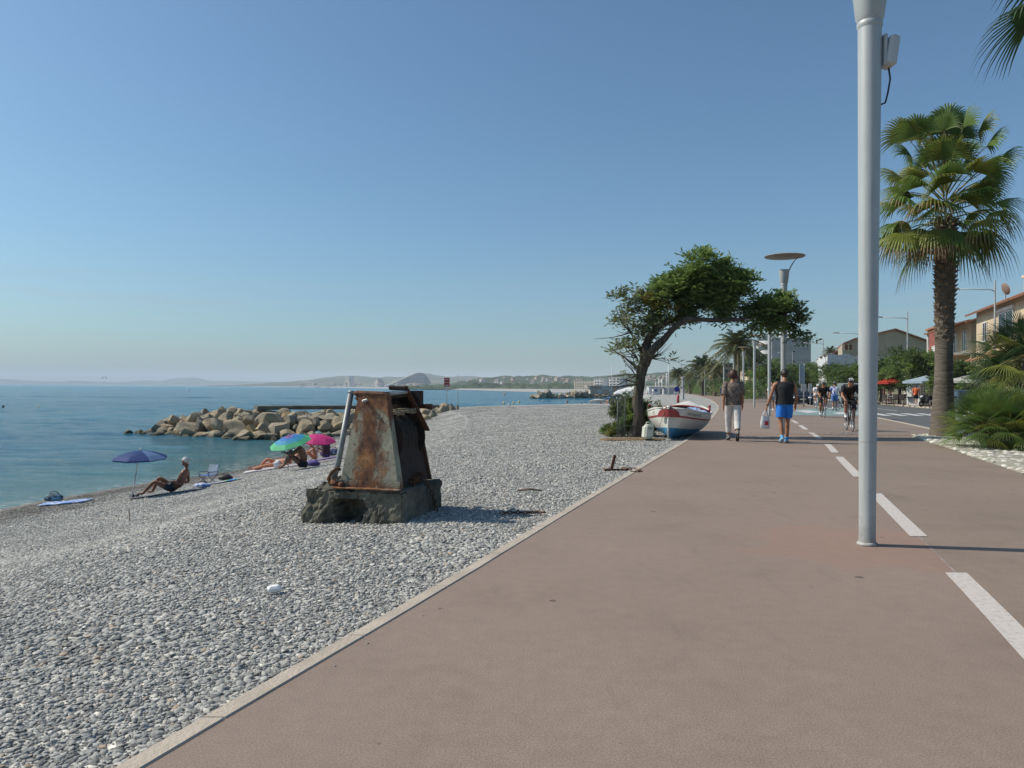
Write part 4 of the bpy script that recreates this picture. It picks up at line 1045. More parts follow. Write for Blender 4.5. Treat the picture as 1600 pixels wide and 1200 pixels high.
# reclining man propped on his elbow, head to the right, feet to the left
f1 = on(224, 776); h1 = on(291, 766)
def recliner(label, feet, dirx, skin, hair, trunks, hst='short', kneeup=(.38,.30), sc_=1.0, group='sunbathers on the beach', up=.42):
    """lies along local -y to +y: feet at +y"""
    J = {}; S = Vector
    J['pel'] = S((0,-.62,.16)); J['spi'] = S((0,-.80,.20)); J['che'] = S((0,-.98,.20+up*.62)); J['nek'] = S((0,-1.06,.30+up*.75)); J['hed'] = S((0,-1.05,.46+up*.78))
    for s, kk in ((1,'R'), (-1,'L')):
        J['sh'+kk] = S((s*.185,-1.01,.25+up*.72)); J['el'+kk] = S((s*.27,-.98,.10+up*.25)); J['wr'+kk] = S((s*.14,-.76,.20+up*.2))
        ku = kneeup[0 if s > 0 else 1]; J['hi'+kk] = S((s*.09,-.58,.14))
        J['kn'+kk] = S((s*.11,-.58+math.sqrt(max(.02, .42**2-(ku-.05)**2)),.09+ku)); 
        yk = J['kn'+kk].y; J['an'+kk] = S((s*.11, yk+math.sqrt(max(.01, .42**2-(ku)**2)), .09)); J['to'+kk] = J['an'+kk]+S((0,.13,.02 if ku > .2 else .12))
        J['palm'+kk] = S((0,0,-1)); J['thumb'+kk] = S((-s,0,0))
    J = {a: Vector(b)*sc_ for a, b in J.items()}; J['face'] = S((0,.92,-.35)); J['up'] = S((0,.3,1)); J['h'] = sc_
    r = human(label, feet, head_to(*dirx), J, skin, 1.05, hair, hst, group=group)
    fx, fy = Vector(dirx).normalized(); za = beach_z(feet[0], feet[1]); zb = beach_z(feet[0]-fx*1.1, feet[1]-fy*1.1); r.rotation_euler.x = math.atan2(za-zb, 1.1)
    r.location.z = za + .01
    if trunks: pants(r, J, trunks, .3, 1.0, 'swimming_trunks')
    return r, J
dv = Vector((f1.x-h1.x, f1.y-h1.y)).normalized()
mid = (f1+h1)/2
def feet_at(px, py, dv, L_): q = on(px, py); return Vector((q.x-dv.x*L_, q.y-dv.y*L_, beach_z(q.x-dv.x*L_*.6, q.y-dv.y*L_*.6)))
rz0 = Vector((-1,-.10))
org = on(224, 776.5)+Vector((0,.06,0)); o_ = Vector((org.x+.10, org.y, 0)); o_.z = beach_z(o_.x+.6, o_.y)+.03
recliner('deeply tanned white haired man reclining with bent knees under the navy parasol', o_, (-1,-.12), SKIN_DARK, HAIR_WH, mat('dark trunks', (.02,.03,.04), .8), kneeup=(.36,.28), up=.40)
towel('grey towel under the reclining white haired man', 262, 773, .12, 1.75, .62, TOW('grey towel cloth', (.12,.13,.15), (.2,.21,.23)))
for px_, lb in ((207,'left'), (214,'right')):
    p = on(px_, 778.5, .02); t = empty('beach_shoe', p, .6, f'black beach shoe standing at the foot of the navy parasol, {lb} one of the pair', 'shoe', 'shoes by the navy parasol')
    b = MB(); b.etube([(0,-.12,.05),(0,-.05,.06),(0,.06,.05),(0,.14,.035)], [.035,.045,.05,.03], [.045,.05,.035,.02], (1,0,0), 12); b.build('upper', BLK2, t, True); b = MB(); b.etube([(0,-.14,.01),(0,0,.01),(0,.16,.01)], [.04,.052,.035], [.012]*3, (1,0,0), 12); b.build('sole', mat('shoe sole', (.03,.03,.03), .8), t, True)
# folding chair
p = on(325, 757); ch = empty('folding_chair', p, R(158), 'blue and white folding beach chair beside the white haired man', 'chair')
ch.scale = (.7,.7,.66)
fr_ = mat('navy chair frame', (.03,.045,.12), .4); b = MB()
for s in (-.25, .25):
    b.tube([(s,-.26,.0),(s,.25,.42)], .014, 8); b.tube([(s,.27,.0),(s,-.22,.42),(s,-.34,.85)], .014, 8); b.tube([(s,-.27,.56),(s,.27,.58)], .016, 8); b.tube([(s,.27,.58),(s,.22,.40)], .012, 6)
b.tube([(-.25,-.26,.015),(.25,-.26,.015)], .012, 6); b.tube([(-.25,.27,.015),(.25,.27,.015)], .012, 6); b.build('chair_frame', fr_, ch, True)
b = MB(); b.sheet([(-.25,-.21,.41),(.25,-.21,.41),(.25,.25,.42),(-.25,.25,.42)], .012); b.build('seat', mat('blue chair canvas', (.06,.14,.42), .8), ch)
b = MB(); b.sheet([(-.25,-.225,.45),(.25,-.225,.45),(.25,-.345,.87),(-.25,-.345,.87)], .014); b.build('backrest', mat('pale grey blue canvas', (.25,.32,.4), .8), ch)
p = on(325, 761); t = bag('white and blue cloth bag under the folding chair', on(316, 763, .02), .22, .16, .13, mat('white blue cloth', (.5,.55,.7), .8, (.1,.2,.5), 9, lo=.5, hi=.55), .3)
bag('black holdall on the blue towel behind the folding chair', on(352, 751, .02), .22, .14, .16, BLK2, .2)
towel('blue, white and green towel behind the folding chair', 345, 755, .35, 1.1, .5, matn('striped towel cloth', lambda N, L, tc, b: L.new(n_ramp(N, L, n_math(N, L, 'FRACT', n_math(N, L, 'MULTIPLY', n_noise(N, L, n_map(N, L, tc.outputs['Object'], 1.2, .1, .1), 1.5, 0), 4)), [(0,(.6,.6,.65)),(.35,(.05,.2,.5)),(.6,(.05,.3,.12)),(.8,(.5,.55,.6))], 'CONSTANT'), b.inputs['Base Color'])))
# things at the water's edge on the left
towel('blue and white towel lying near the water on the left', 103, 787, .1, 1.15, .6, TOW('blue white towel cloth', (.5,.55,.66), (.08,.2,.5)))
bag('dark blue bag on the towel near the water on the left', on(84, 785, .03), .24, .15, .2, mat('dark blue bag cloth', (.03,.06,.09), .8, (.15,.28,.35), 6, lo=.5, hi=.55), .1)
# group under the rainbow parasol
def sitter(label, p, face, skin, hair, trunks, hst='short', sc_=1.0, lean=.15, top=None):
    J = {}; S = Vector
    J['pel'] = S((0,0,.13)); J['spi'] = S((0,-.04,.30)); J['che'] = S((0,lean*.4-.03,.50)); J['nek'] = S((0,lean*.8,.65)); J['hed'] = S((0,lean*1.1+.04,.80))
    for s, kk in ((1,'R'), (-1,'L')):
        J['sh'+kk] = S((s*.18,lean*.6,.60)); J['el'+kk] = S((s*.22,.20+lean,.42)); J['wr'+kk] = S((s*.08,.38+lean,.48)); J['hi'+kk] = S((s*.09,.04,.12))
        J['kn'+kk] = S((s*.13,.36,.42 if s > 0 else .36)); J['an'+kk] = S((s*.13,.62,.08)); J['to'+kk] = S((s*.14,.75,.035)); J['palm'+kk] = S((0,-.3,-1)); J['thumb'+kk] = S((-s,0,0))
    J = {a: Vector(b)*sc_ for a, b in J.items()}; J['face'] = S((0,.9,-.3)); J['up'] = S((0,.3,1)); J['h'] = sc_
    r = human(label, p, head_to(*face), J, skin, 1.08, hair, hst, group='sunbathers on the beach')
    if trunks: pants(r, J, trunks, .3, 1.0, 'swimwear')
    if top: shirt(r, J, top, .3, -.02, 1.03, 'top')
    return r
sitter('dark haired woman sitting with knees up reading beside the rainbow parasol pole', on(474, 733, .02), (-1,-.35), SKIN_DARK, HAIR_BK, mat('black swimwear', (.015,.015,.02), .7), 'short', 1.0)
SKO = mat('skin sunburnt', (.5,.19,.09), .5, (.42,.15,.07), 6)
q = on(408, 735.5, .03)
recliner('sunbather lying flat on a white towel with one knee raised under the rainbow parasol', Vector((q.x, q.y, q.z+.03)), (-1,-.10), SKO, HAIR_BK, mat('white trunks', (.6,.6,.6), .8), kneeup=(.28,.06), up=.02)
q = on(425, 727.5, .03)
recliner('second sunbather lying behind the first in black trunks', Vector((q.x, q.y, q.z+.03)), (-1,-.05), SKIN_PALE, HAIR_BR, mat('black swimwear', (.015,.015,.02), .7), kneeup=(.06,.05), up=.02)
towel('white towel under the sunbathers by the rainbow parasol', 438, 731.5, .1, 2.3, 1.0, TOW('white towel cloth', (.6,.58,.58), (.5,.45,.5)))
sitter('child with dark hair sitting between the two bright parasols', on(492, 719, .02), (-1,-.2), SKO, HAIR_BK, mat('orange trunks', (.6,.2,.08), .8), 'short', .72)
sitter('dark haired person in dark top sitting under the pink parasol', on(509, 716, .02), (-.6,.7), SKIN_DARK, HAIR_BK, mat('purple cloth', (.06,.035,.16), .8), 'short', 1.0, top=mat('dark plum top', (.05,.02,.03), .8))
bag('purple bag on the pebbles in front of the seated woman', on(489, 729, .02), .22, .15, .16, mat('purple bag cloth', (.08,.06,.25), .8), .1)
bag('navy and grey bundle of bags right of the pink parasol', on(520, 712, .02), .34, .2, .26, mat('navy grey cloth', (.04,.05,.14), .8, (.25,.28,.36), 7, lo=.55, hi=.62), .1)
bag('small black bag left of the lying sunbather', on(404, 736, .02), .12, .09, .09, BLK2)
# someone in the far shadow behind: towel
towel('purple towel beneath the person under the pink parasol', 503, 719, .15, 1.3, .7, TOW('purple towel cloth', (.1,.06,.3), (.3,.2,.4)))

# warning sign and pole far across the beach
p = on(698, 641); b = MB(); t = empty('warning_sign', p, 0, 'red and white warning board on a thin pole standing on the beach crest', 'sign')
hh = at(698, 590, p.y).z - p.z; w = 8.5/1200*p.y
b.tube([(0,0,-.3),(0,0,hh)], .022, 8); b.build('pole', mat('grey pole', (.3,.3,.3), .5), t, True)
b = MB(); b.bbox((0,-.03,hh-.32), (w,.03,.62), .01, rot=None); b.build('board', mat('red sign paint', (.35,.03,.03), .6), t)
b = MB()
for i in range(3): b.box((0,-.05,hh-.14-i*.2), (w*.7,.01,.05))
b.box((0,-.04,hh-.80), (w*.75,.02,.26)); b.build('white_panel', mat('white sign paint', (.6,.58,.57), .6), t)
p = on(716, 640.5); hh = at(714.5, 585, p.y).z-p.z; b = MB(); b.tube([(0,0,-.3),(-.06,0,hh)], .018, 8); o = b.build('thin_pole', mat('grey pole', (.3,.3,.3), .5), None, True, p); tag(o, 'thin bare pole on the beach crest right of the warning board', 'pole')
# ------------------------------------------------------------------ groynes of boulders
def wetline(N, L, c):     # the band of the rocks that the sea keeps wet, with weed on it
    g = N.new('ShaderNodeNewGeometry'); s = N.new('ShaderNodeSeparateXYZ'); L.new(g.outputs['Position'], s.inputs[0])
    z = n_math(N, L, 'ADD', s.outputs[2], n_math(N, L, 'MULTIPLY', n_noise(N, L, g.outputs['Position'], 1.1, 4), -.55))
    k = n_ramp(N, L, n_math(N, L, 'ADD', z, 2.5), [(.42,1.),(.62,0.)]); return n_mix(N, L, n_math(N, L, 'MULTIPLY', k, .85), c, (.055,.055,.032))
ROCKS = [matn(f'limestone {i}', (lambda c1, c2: (lambda N, L, tc, b: (L.new(wetline(N, L, n_mix(N, L, .8, n_ramp(N, L, n_noise(N, L, tc.outputs['Object'], 1.6, 7, .65), [(.3,c1),(.65,c2)]), n_ramp(N, L, n_noise(N, L, tc.outputs['Object'], 9, 6, .7), [(.3,(.7,.7,.7)),(.7,(1.15,1.15,1.15))]), 'MULTIPLY')), b.inputs['Base Color']), n_bump(N, L, n_noise(N, L, tc.outputs['Object'], 4, 9, .7), .12, b))))(c1, c2), .95)
         for i, (c1, c2) in enumerate([((.24,.205,.145),(.42,.355,.25)), ((.28,.225,.145),(.46,.365,.235)), ((.18,.165,.125),(.34,.30,.225)), ((.32,.21,.09),(.44,.32,.17))])]
def rock_mesh(seed, m):
    rr = random.Random(seed); bm = bmesh.new(); bmesh.ops.create_icosphere(bm, subdivisions=4, radius=1)
    planes = []
    for i in range(15):
        n = Vector((rr.gauss(0,1), rr.gauss(0,1), rr.gauss(0,1))).normalized(); planes.append((n, rr.uniform(.42, .74)))
    o = Vector((seed*3.1, 0, 0))
    for v in bm.verts:
        p = v.co.copy()
        for n, d in planes:
            k = p.dot(n)
            if k > d: p -= n*(k-d)*.98
        v.co = (p*(1+.07*mnoise.noise(p*1.3+o)) + p.normalized()*(.03*mnoise.noise(p*3.5+o)+.018*mnoise.noise(p*9+o)))*1.13
    for f in bm.faces: f.smooth = True
    me = bpy.data.meshes.new('boulder'); bm.to_mesh(me); bm.free(); me.materials.append(m); me.set_sharp_from_angle(angle=R(32)); return me
RM = [rock_mesh(i+1, ROCKS[(0,1,2,0,1,3,2,0,1,0,0,2,1,0)[i]]) for i in range(14)]
def boulder(p, s, label, group, sq=.78):
    o = bpy.data.objects.new('boulder', RM[rnd.randrange(14)]); col.objects.link(o)
    o.location = p; o.scale = (s*rnd.uniform(.9,1.2), s*rnd.uniform(.75,1), s*sq*rnd.uniform(.85,1.1)); o.rotation_euler = (rnd.uniform(-.35,.35), rnd.uniform(-.35,.35), rnd.random()*6.3)
    return tag(o, label, 'boulder', group)
gx = hermite([(-25.0,51.8),(-21,48.8),(-17,46.6),(-13.5,46.4),(-10,49),(-7,52.0),(-3.5,55.5)])   # front toe of the groyne
LB = 'tan limestone boulder piled in the nearer rock groyne behind the parasols'
for row in range(7):
    x = -25.2 + row*.9 if row < 5 else -20.5
    while x < (-4.2 if row < 4 else -6):
        s = rnd.uniform(.48, .95)*(1 if row < 3 else .88)
        root = max(0, min(1, (x+9)/6))
        if x < -23.5: s *= .75
        y = gx(x) + min(row, 4.6)*.95 + (row-4)*.35*(row > 4) + rnd.uniform(-.2,.2)
        z = [-1.88,-1.38,-1.0,-.86,-.92,-.78,-.85][row] + rnd.uniform(-.10,.10) - (.6 if x < -23.8 and row > 0 else (.25 if x < -21.5 else 0))
        zb = beach_z(x, y)
        z = max(z, zb+.05) if x > -12 else z
        if x > -8: s *= .7; z = min(z, -.35+.0*x) if row > 1 else z
        boulder((x, y, z), s, LB, 'boulders of the nearer groyne')
        x += s*1.12
for i in range(26):   # small stones along the toe
    x = -25.5+rnd.random()*17; boulder((x, gx(x)-.75+rnd.uniform(-.3,.2), -1.98), rnd.uniform(.25,.5), LB, 'boulders of the nearer groyne')
for (px, py, d, s) in ((668,648,54,.75),(680,650,53.5,.6),(694,650,53,.7),(706,648,54,.5),(714,646,55,.35),(676,657,50,.5),(666,662,48.5,.45),(690,643.5,57,.6),(672,642,58,.6)):
    p = at(px, py, d); p.z = max(p.z-.1, beach_z(p.x, d)+.05); boulder(p, s, 'pale boulder where the nearer groyne meets the beach, right of the winch', 'boulders at the root of the groyne')
b = MB(); A = at(402, 634, 50.6); B = at(548, 638, 53.5); A.z = -.20; B.z = -.20
dv_ = (B-A).normalized(); nn = Vector((-dv_.y, dv_.x, 0)); B2 = A + dv_*13.0; L_ = (B2-A).length
rot = Matrix.Rotation(math.atan2(dv_.y, dv_.x), 3, 'Z')
for i in range(6):
    c = A + dv_*L_*(i+.5)/6 + nn*.8; b.bbox((c.x, c.y, -.17+.012*(i % 2)), (L_/6-.03, 1.5, .26), .02, rot=rot)
tag(b.build('concrete_walkway', mat('dark old concrete', (.13,.125,.11), .9, (.08,.078,.07), 1.5, bump=.02), None), 'dark concrete slab walkway laid along the top of the rock groyne', 'walkway')
# farther groyne
LB2 = 'small looking boulder in the far rock groyne beyond the bathers'
for i in range(84):
    t = rnd.random(); c = Vector((4.5+34*t, 222+52*t+rnd.uniform(-3.5,3.5), 0)); c.z = -1.9 + rnd.uniform(.0, 1.9)*(1-abs(rnd.uniform(-1,1)))*min(1, t*8+.3)
    boulder(c, rnd.uniform(1.0,2.2), LB2, 'boulders of the far groyne', .7)

# ------------------------------------------------------------------ wooden boat
boat = empty('rowing_boat', Vector((3.98, 19.55, 0.0)), 0, 'old white wooden boat with red stripe and blue bottom lying under the leaning tree', 'boat')
ang = math.atan2(-.33, .94); boat.rotation_euler = (R(0), R(1), ang)
BL = 4.5
def bz(t): return .80 + .0*t - .22*math.sin(PI*min(1,t))*(.8)            # sheer line
def hull(t, v, off=0.0):
    """local point: t along the length (0 near stem), v from keel (0) to gunwale (1)"""
    Bm = .86*(max(0, math.sin(PI*(t*.92+.04)))**.62) * (1 if .03 < t < .97 else .75)
    Bm *= min(1, (t+.0)/.035)**.5 if t < .035 else 1
    Bm *= min(1, (1-t)/.035)**.5 if t > .965 else 1
    e = .46 + .8*abs(2*t-1)**2.2
    w = Bm*(math.sin(PI/2*min(1, v))**e) if v > 0 else 0
    zk = -.02 + .06*abs(2*t-1)**3
    return Vector((w+off, t*BL - .10*(1-v)*0, zk + (bz(t)-zk)*v))
WHP = matn('flaking white boat paint', lambda N, L, tc, b: (L.new(n_mix(N, L, n_ramp(N, L, n_noise(N, L, n_map(N, L, tc.outputs['Object'], 1, 1, 4), 6, 6, .7), [(.62,0.),(.74,1.)]), (.66,.64,.58), (.38,.33,.26)), b.inputs['Base Color']), n_bump(N, L, n_noise(N, L, n_map(N, L, tc.outputs['Object'], 1, 1, 9), 2, 3), .004, b)), .5)
BLP = mat('sky blue bottom paint', (.05,.25,.44), .6, (.035,.18,.34), 5, bump=.003)
RDP = mat('dull red paint', (.36,.05,.045), .5, (.27,.035,.035), 6)
NT, NV = 48, 22
def hull_patch(v0, v1, m, name, parent, thick=0.0, off=0.0, t0=0, t1=1):
    b = MB()
    for s in (1, -1):
        V = []; F = []
        for i in range(NT+1):
            t = t0+(t1-t0)*i/NT
            for j in range(NV+1):
                v = v0+(v1-v0)*j/NV; p = hull(t, v, off if v > .02 else 0); V.append((p.x*s, p.y, p.z))
        for i in range(NT):
            for j in range(NV):
                f = (i*(NV+1)+j, (i+1)*(NV+1)+j, (i+1)*(NV+1)+j+1, i*(NV+1)+j+1); F.append(f if s > 0 else f[::-1])
        b.add(V, F)
    return b.build(name, m, parent, True)
hp = hull_patch(.36, 1.0, WHP, 'hull', boat)
hull_patch(0, .36, BLP, 'bottom', boat)
hull_patch(.72, .775, RDP, 'stripe', boat, off=.010)
# inner skin, deck, gunwale
b = MB()
for s in (1, -1):
    V = []; F = []
    for i in range(NT+1):
        t = .02+.96*i/NT
        for j in range(9):
            v = .25+.75*j/8; p = hull(t, v, -.03); V.append((max(0,p.x)*s, p.y, p.z))
    for i in range(NT):
        for j in range(8):
            f = (i*9+j, i*9+j+1, (i+1)*9+j+1, (i+1)*9+j); F.append(f if s > 0 else f[::-1])
    b.add(V, F)
b.build('inner_skin', mat('grey inner paint', (.25,.27,.27), .7), boat, True)
b = MB()
for s in (1, -1): b.tube([(hull(t,1).x*s, t*BL, bz(t)+.012) for t in [.02+.96*i/30 for i in range(31)]], .024, 7)
b.build('gunwale', WHP, boat, True)
b = MB()
def deck(t0, t1, cr, hole=False):
    V = []; F = []; n = 12
    for i in range(n+1):
        t = t0+(t1-t0)*i/n; w = hull(t, 1).x
        for j in range(11): x = -1+.2*j; V.append((x*w, t*BL, bz(t)+cr*(1-x*x)+.006))
    for i in range(n):
        for j in range(10): F.append((i*11+j, i*11+j+1, (i+1)*11+j+1, (i+1)*11+j))
    b.add(V, F)
deck(.01, .17, .05); deck(.66, .99, .13); b.build('deck', WHP, boat, True)
b = MB(); pts = [(-hull(.66,1).x*.92*c, .66*BL-.02, bz(.66)+.13*(1-c*c)+.03) for c in [1-.1*i for i in range(21)]]; b.tube(pts, .028, 7); b.build('deck_edge', RDP, boat, True)
# red board across the near stem
b = MB(); P2 = []
for i in range(13):
    a = PI*i/12; P2.append((.29*math.copysign(abs(math.cos(a))**.6, math.cos(a)), .60+.20*math.sin(a)**.7 if 0 < i < 12 else .60))
P2 = [(-.29,.585)] + [(x, z) for x, z in P2[::-1]] + [(.29,.585)]
P2 = P2[1:] if False else P2
pts = [Vector((x, -.05+.22*abs(x)**1.4, z)) for x, z in P2[1:-1]]
V = []; F = []; cols_ = 14
for o in (0, .03):
    for i in range(cols_+1):
        x = -.29+.58*i/cols_; top = .60+.19*(1-abs(x/.29)**3.2)**.6 if abs(x) < .289 else .60
        for j in range(3): V.append((x, -.07+.75*abs(x)**1.6+o, .585+(top-.585)*j/2))
for s in (0, 1):
    for i in range(cols_):
        for j in range(2):
            k = s*(cols_+1)*3; f = (k+i*3+j, k+(i+1)*3+j, k+(i+1)*3+j+1, k+i*3+j+1); F.append(f if s == 0 else f[::-1])
for i in range(cols_):
    k = (cols_+1)*3; F.append((i*3+2, (i+1)*3+2, k+(i+1)*3+2, k+i*3+2)); F.append(((i+1)*3, i*3, k+i*3, k+(i+1)*3))
b = MB(); b.add(V, F); b.build('red_stem_board', RDP, boat, False)
b = MB(); b.tube([(0,-.015,.02),(0,-.03,.4),(0,-.035,.80)], [.022,.024,.03], 8); b.ell((0,-.02,.835), (.05,.05,.04), 0, 12, 8); b.build('stem_post', WHP, boat, True)
for x, t in ((-1,.40), (1,.66)):
    b = MB(); xx = hull(t,1).x*x*.94; b.tube([(xx,t*BL,bz(t)-.05),(xx,t*BL,bz(t)+.16)], .03, 8); b.tube([(xx,t*BL,bz(t)+.14),(xx,t*BL,bz(t)+.2)], .036, 8); b.build('mooring_post', RDP, boat, True)
# tarpaulins inside
def cloth_in(t0, t1, x0, x1, z0, m, name, amp=.05, seed=0):
    V = []; F = []; n, q = 26, 18; b = MB()
    for i in range(n+1):
        t = t0+(t1-t0)*i/n; w = hull(t,1).x*.95
        for j in range(q+1):
            x = x0+(x1-x0)*j/q; z = bz(t)+z0*(1-abs(x)**2) - .03 + amp*mnoise.noise(Vector((x*4+seed, t*14, 0))) + amp*.5*mnoise.noise(Vector((x*11, t*30, seed)))
            V.append((x*w, t*BL, z))
    F = [(i*(q+1)+j, i*(q+1)+j+1, (i+1)*(q+1)+j+1, (i+1)*(q+1)+j) for i in range(n) for j in range(q)]
    b.add(V, F); return b.build(name, m, boat, True)
cloth_in(.17, .50, -.97, .55, .06, mat('black tarpaulin', (.012,.013,.016), .5, (.03,.03,.035), 6), 'tarpaulin', .04, 1)
cloth_in(.26, .68, .28, 1.0, .18, matn('blue and white cloth', lambda N, L, tc, b: L.new(n_ramp(N, L, n_noise(N, L, tc.outputs['Object'], 9, 4, .6), [(.40,(.10,.25,.55)),(.50,(.25,.40,.68)),(.56,(.6,.66,.78))]), b.inputs['Base Color']), .8), 'cloth_cover', .06, 5)
# painted name on both sides of the stem
def lettering(txt, tstart, side, size):
    cu = bpy.data.curves.new('lettering', 'FONT'); cu.body = txt; cu.size = size; cu.resolution_u = 2
    o = bpy.data.objects.new('tmp', cu); col.objects.link(o); dg = bpy.context.evaluated_depsgraph_get()
    me = bpy.data.meshes.new_from_object(o.evaluated_get(dg)); W = max(v.co.x for v in me.vertices); bpy.data.objects.remove(o)
    for v in me.vertices:
        u = v.co.x if side > 0 else W - v.co.x; u *= 1.0; t = tstart + u/BL; vv = .82 + v.co.y/.78
        p = hull(t, vv, .006); v.co = Vector((p.x*side, p.y, p.z))
    me.materials.clear(); me.materials.append(mat('black lettering', (.03,.03,.035), .6))
    ob = bpy.data.objects.new('lettering', me); col.objects.link(ob); ob.parent = boat
lettering('VIOUNA FUX', .075, 1, .125)
lettering('YC', .06, -1, .115)
b = MB(); b.tube([(-.1,-.06,.72),(-.18,-.02,.45),(-.24,-.02,.28)], .006, 5); b.build('mooring_line', ROPE, boat, True)
# jerrycan
p = gp(1012, 686.5, .02); t = empty('jerrycan', p, .4, 'cream plastic jerrycan leaning by the left of the boat stem', 'jerrycan')
JC = mat('cream plastic', (.62,.62,.5), .45, (.5,.5,.4), 5); b = MB(); q = Matrix.Rotation(.1, 3, 'Y')
b.bbox((0,0,.18), (.27,.2,.34), .045, rot=q); b.bbox((.02,-.02,.30), (.22,.16,.16), .03, rot=q); b.build('can_body', JC, t)
b = MB(); b.tube([(-.06,0,.37),(-.03,0,.43),(.06,0,.43),(.09,0,.37)], .016, 7); b.build('handle', JC, t, True); b = MB(); b.tube([(.11,0,.34),(.125,0,.40)], .03, 10); b.build('cap', JC, t, True)
# small sign post behind the boat
p = gp(1059, 634.5, -.05); p = at(1059.5, 634, 52.0); p.z = beach_z(p.x, 52); t = empty('beach_sign', p, 0, 'blue round sign on a red and white post standing behind the boat', 'sign'); k = 52/1200
b = MB(); b.tube([(0,0,-.2),(0,0,30*k)], .045, 10); b.build('post', mat('white sign paint', (.6,.58,.57), .6), t, True)
b = MB(); b.tube([(0,0,9*k),(0,0,21*k)], .085, 10); b.build('red_sleeve', mat('red sign paint', (.35,.03,.03), .6), t, True)
b = MB(); b.lathe([(.001,-.02),(4.2*k,-.02),(4.2*k,.02),(.001,.02)], 24, 0, Matrix.Rotation(R(90), 4, 'X'), (-2.5*k,-.12,30*k)); b.build('round_board', mat('blue sign paint', (.02,.035,.28), .5), t)
b = MB(); b.bbox((-4*k,-.16,23.5*k), (7*k,.06,4*k), .01); b.bbox((4*k,-.1,33*k), (6*k,.06,3*k), .01); b.build('white_panel', MATS['white sign paint'], t)

# ------------------------------------------------------------------ trees
BARK = matn('dark furrowed bark', lambda N, L, tc, b: (L.new(n_ramp(N, L, n_noise(N, L, n_map(N, L, tc.outputs['Object'], 3, 3, .7), 3.0, 6, .7), [(.35,(.035,.028,.022)),(.65,(.12,.10,.08))]), b.inputs['Base Color']), n_bump(N, L, n_noise(N, L, n_map(N, L, tc.outputs['Object'], 3, 3, .7), 4, 6, .7), .05, b)), .95)
def leafm(name, c1, c2, tr=.35):
    return mat(name, c1, .5, c2, .9, detail=3, lo=.3, hi=.7, trans=tr)
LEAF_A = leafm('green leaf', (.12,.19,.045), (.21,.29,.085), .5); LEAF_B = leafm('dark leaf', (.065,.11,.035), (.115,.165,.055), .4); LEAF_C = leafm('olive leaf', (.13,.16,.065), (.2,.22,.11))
LEAF_Y = leafm('yellowing leaf', (.14,.16,.03), (.2,.17,.05))
def sprig(b, p, d, L_, n, w, rr, mi=0):
    """a pinnate spray: leaflets in pairs along a stem"""
    d = d.normalized(); s = d.cross(Vector((0,0,1)))
    s = s.normalized() if s.length > .1 else Vector((1,0,0)); u = s.cross(d)
    droop = Vector((0,0,-1))
    for i in range(n):
        t = (i+.6)/n; c = p + d*L_*t + droop*L_*.25*t*t
        for sg in (-1, 1):
            q = (s*sg*.85 + d*.5 + u*rr.uniform(-.5,.5) + Vector((rr.uniform(-.3,.3), rr.uniform(-.3,.3), rr.uniform(-.3,.3)))).normalized()
            l = L_*rr.uniform(.32,.5); ww = d*w*.5 + u*w*rr.uniform(-.4,.4)
            k = len(b.v); b.v += [tuple(c-ww*.2), tuple(c+q*l*.5-ww), tuple(c+q*l), tuple(c+q*l*.5+ww)]; b.f.append((k,k+1,k+2,k+3)); b.m.append(mi)
def blob_tree(name, loc, label, cat, trunk, blobs, mats, nspr, L_=.3, w=.05, group=None, seed=1, limbs=True, twig=None, shell=.55, spn=4, bark=None, curve=None):
    """trunk: list of branches [(points, radii)], blobs: (centre, radii, density, slot)"""
    rr = random.Random(seed); t = empty(name, loc, 0, label, cat, group); tb = MB()
    for pts, rad in trunk:
        P = [Vector(p) for p in pts]; Q = []; RQ = []
        for i in range(len(P)-1):
            m_ = 5
            for j in range(m_):
                a = j/m_; c = P[i].lerp(P[i+1], a); r0 = rad[i]+(rad[i+1]-rad[i])*a
                Q.append(c + Vector((mnoise.noise(c*1.7), mnoise.noise(c*1.7+Vector((9,0,0))), 0))*r0*.9); RQ.append(r0*(1+.22*mnoise.noise(c*3.3)))
        Q.append(P[-1]); RQ.append(rad[-1]); tb.tube(Q, RQ, 9)
    ends = [Vector(p) for pts, _ in trunk for p in pts[1:]]
    b = MB(); tot = sum(x[2] for x in blobs)
    for c, rad, dn, slot in blobs:
        c = Vector(c); n = int(nspr*dn/tot)
        if limbs:
            e = min(ends, key=lambda q: (q-c).length); mid = (e+c)/2+Vector((rr.uniform(-.1,.1), 0, rr.uniform(-.05,.15)))*max(rad)
            r0 = max(.012, .045*max(rad)); tb.tube([e, mid, c], [r0, r0*.75, r0*.45], 6)
            for i in range(4): 
                q = c + Vector((rr.uniform(-.8,.8)*rad[0], rr.uniform(-.8,.8)*rad[1], rr.uniform(-.6,.9)*rad[2])); tb.tube([mid, (mid+q)/2+Vector((0,0,.06)), q], [r0*.5, r0*.35, r0*.12], 5)
        cl = [Vector((rr.gauss(0,1), rr.gauss(0,1), rr.gauss(0,1))).normalized() for _ in range(11)]
        for i in range(n):
            q = rr.choice(cl) + Vector((rr.gauss(0,.21), rr.gauss(0,.21), rr.gauss(0,.21))); q.normalize()
            k = rr.uniform(shell, 1.0)*(1+.22*mnoise.noise(q*2.2+c))
            p = c + Vector((q.x*rad[0], q.y*rad[1], q.z*rad[2]))*k
            d = (q*1.0 + Vector((rr.uniform(-.6,.6), rr.uniform(-.6,.6), rr.uniform(-.3,.7))))
            sprig(b, p, d, L_*rr.uniform(.7,1.2), spn, w, rr, slot)
    tb.build('trunk', bark or BARK, t, True); b.build('crown', mats, t); return t
D0 = 21.0
def T(px, py, dy=0): return at(px, py, D0+dy)
def rad_(px): return px/1200*D0
tr = []
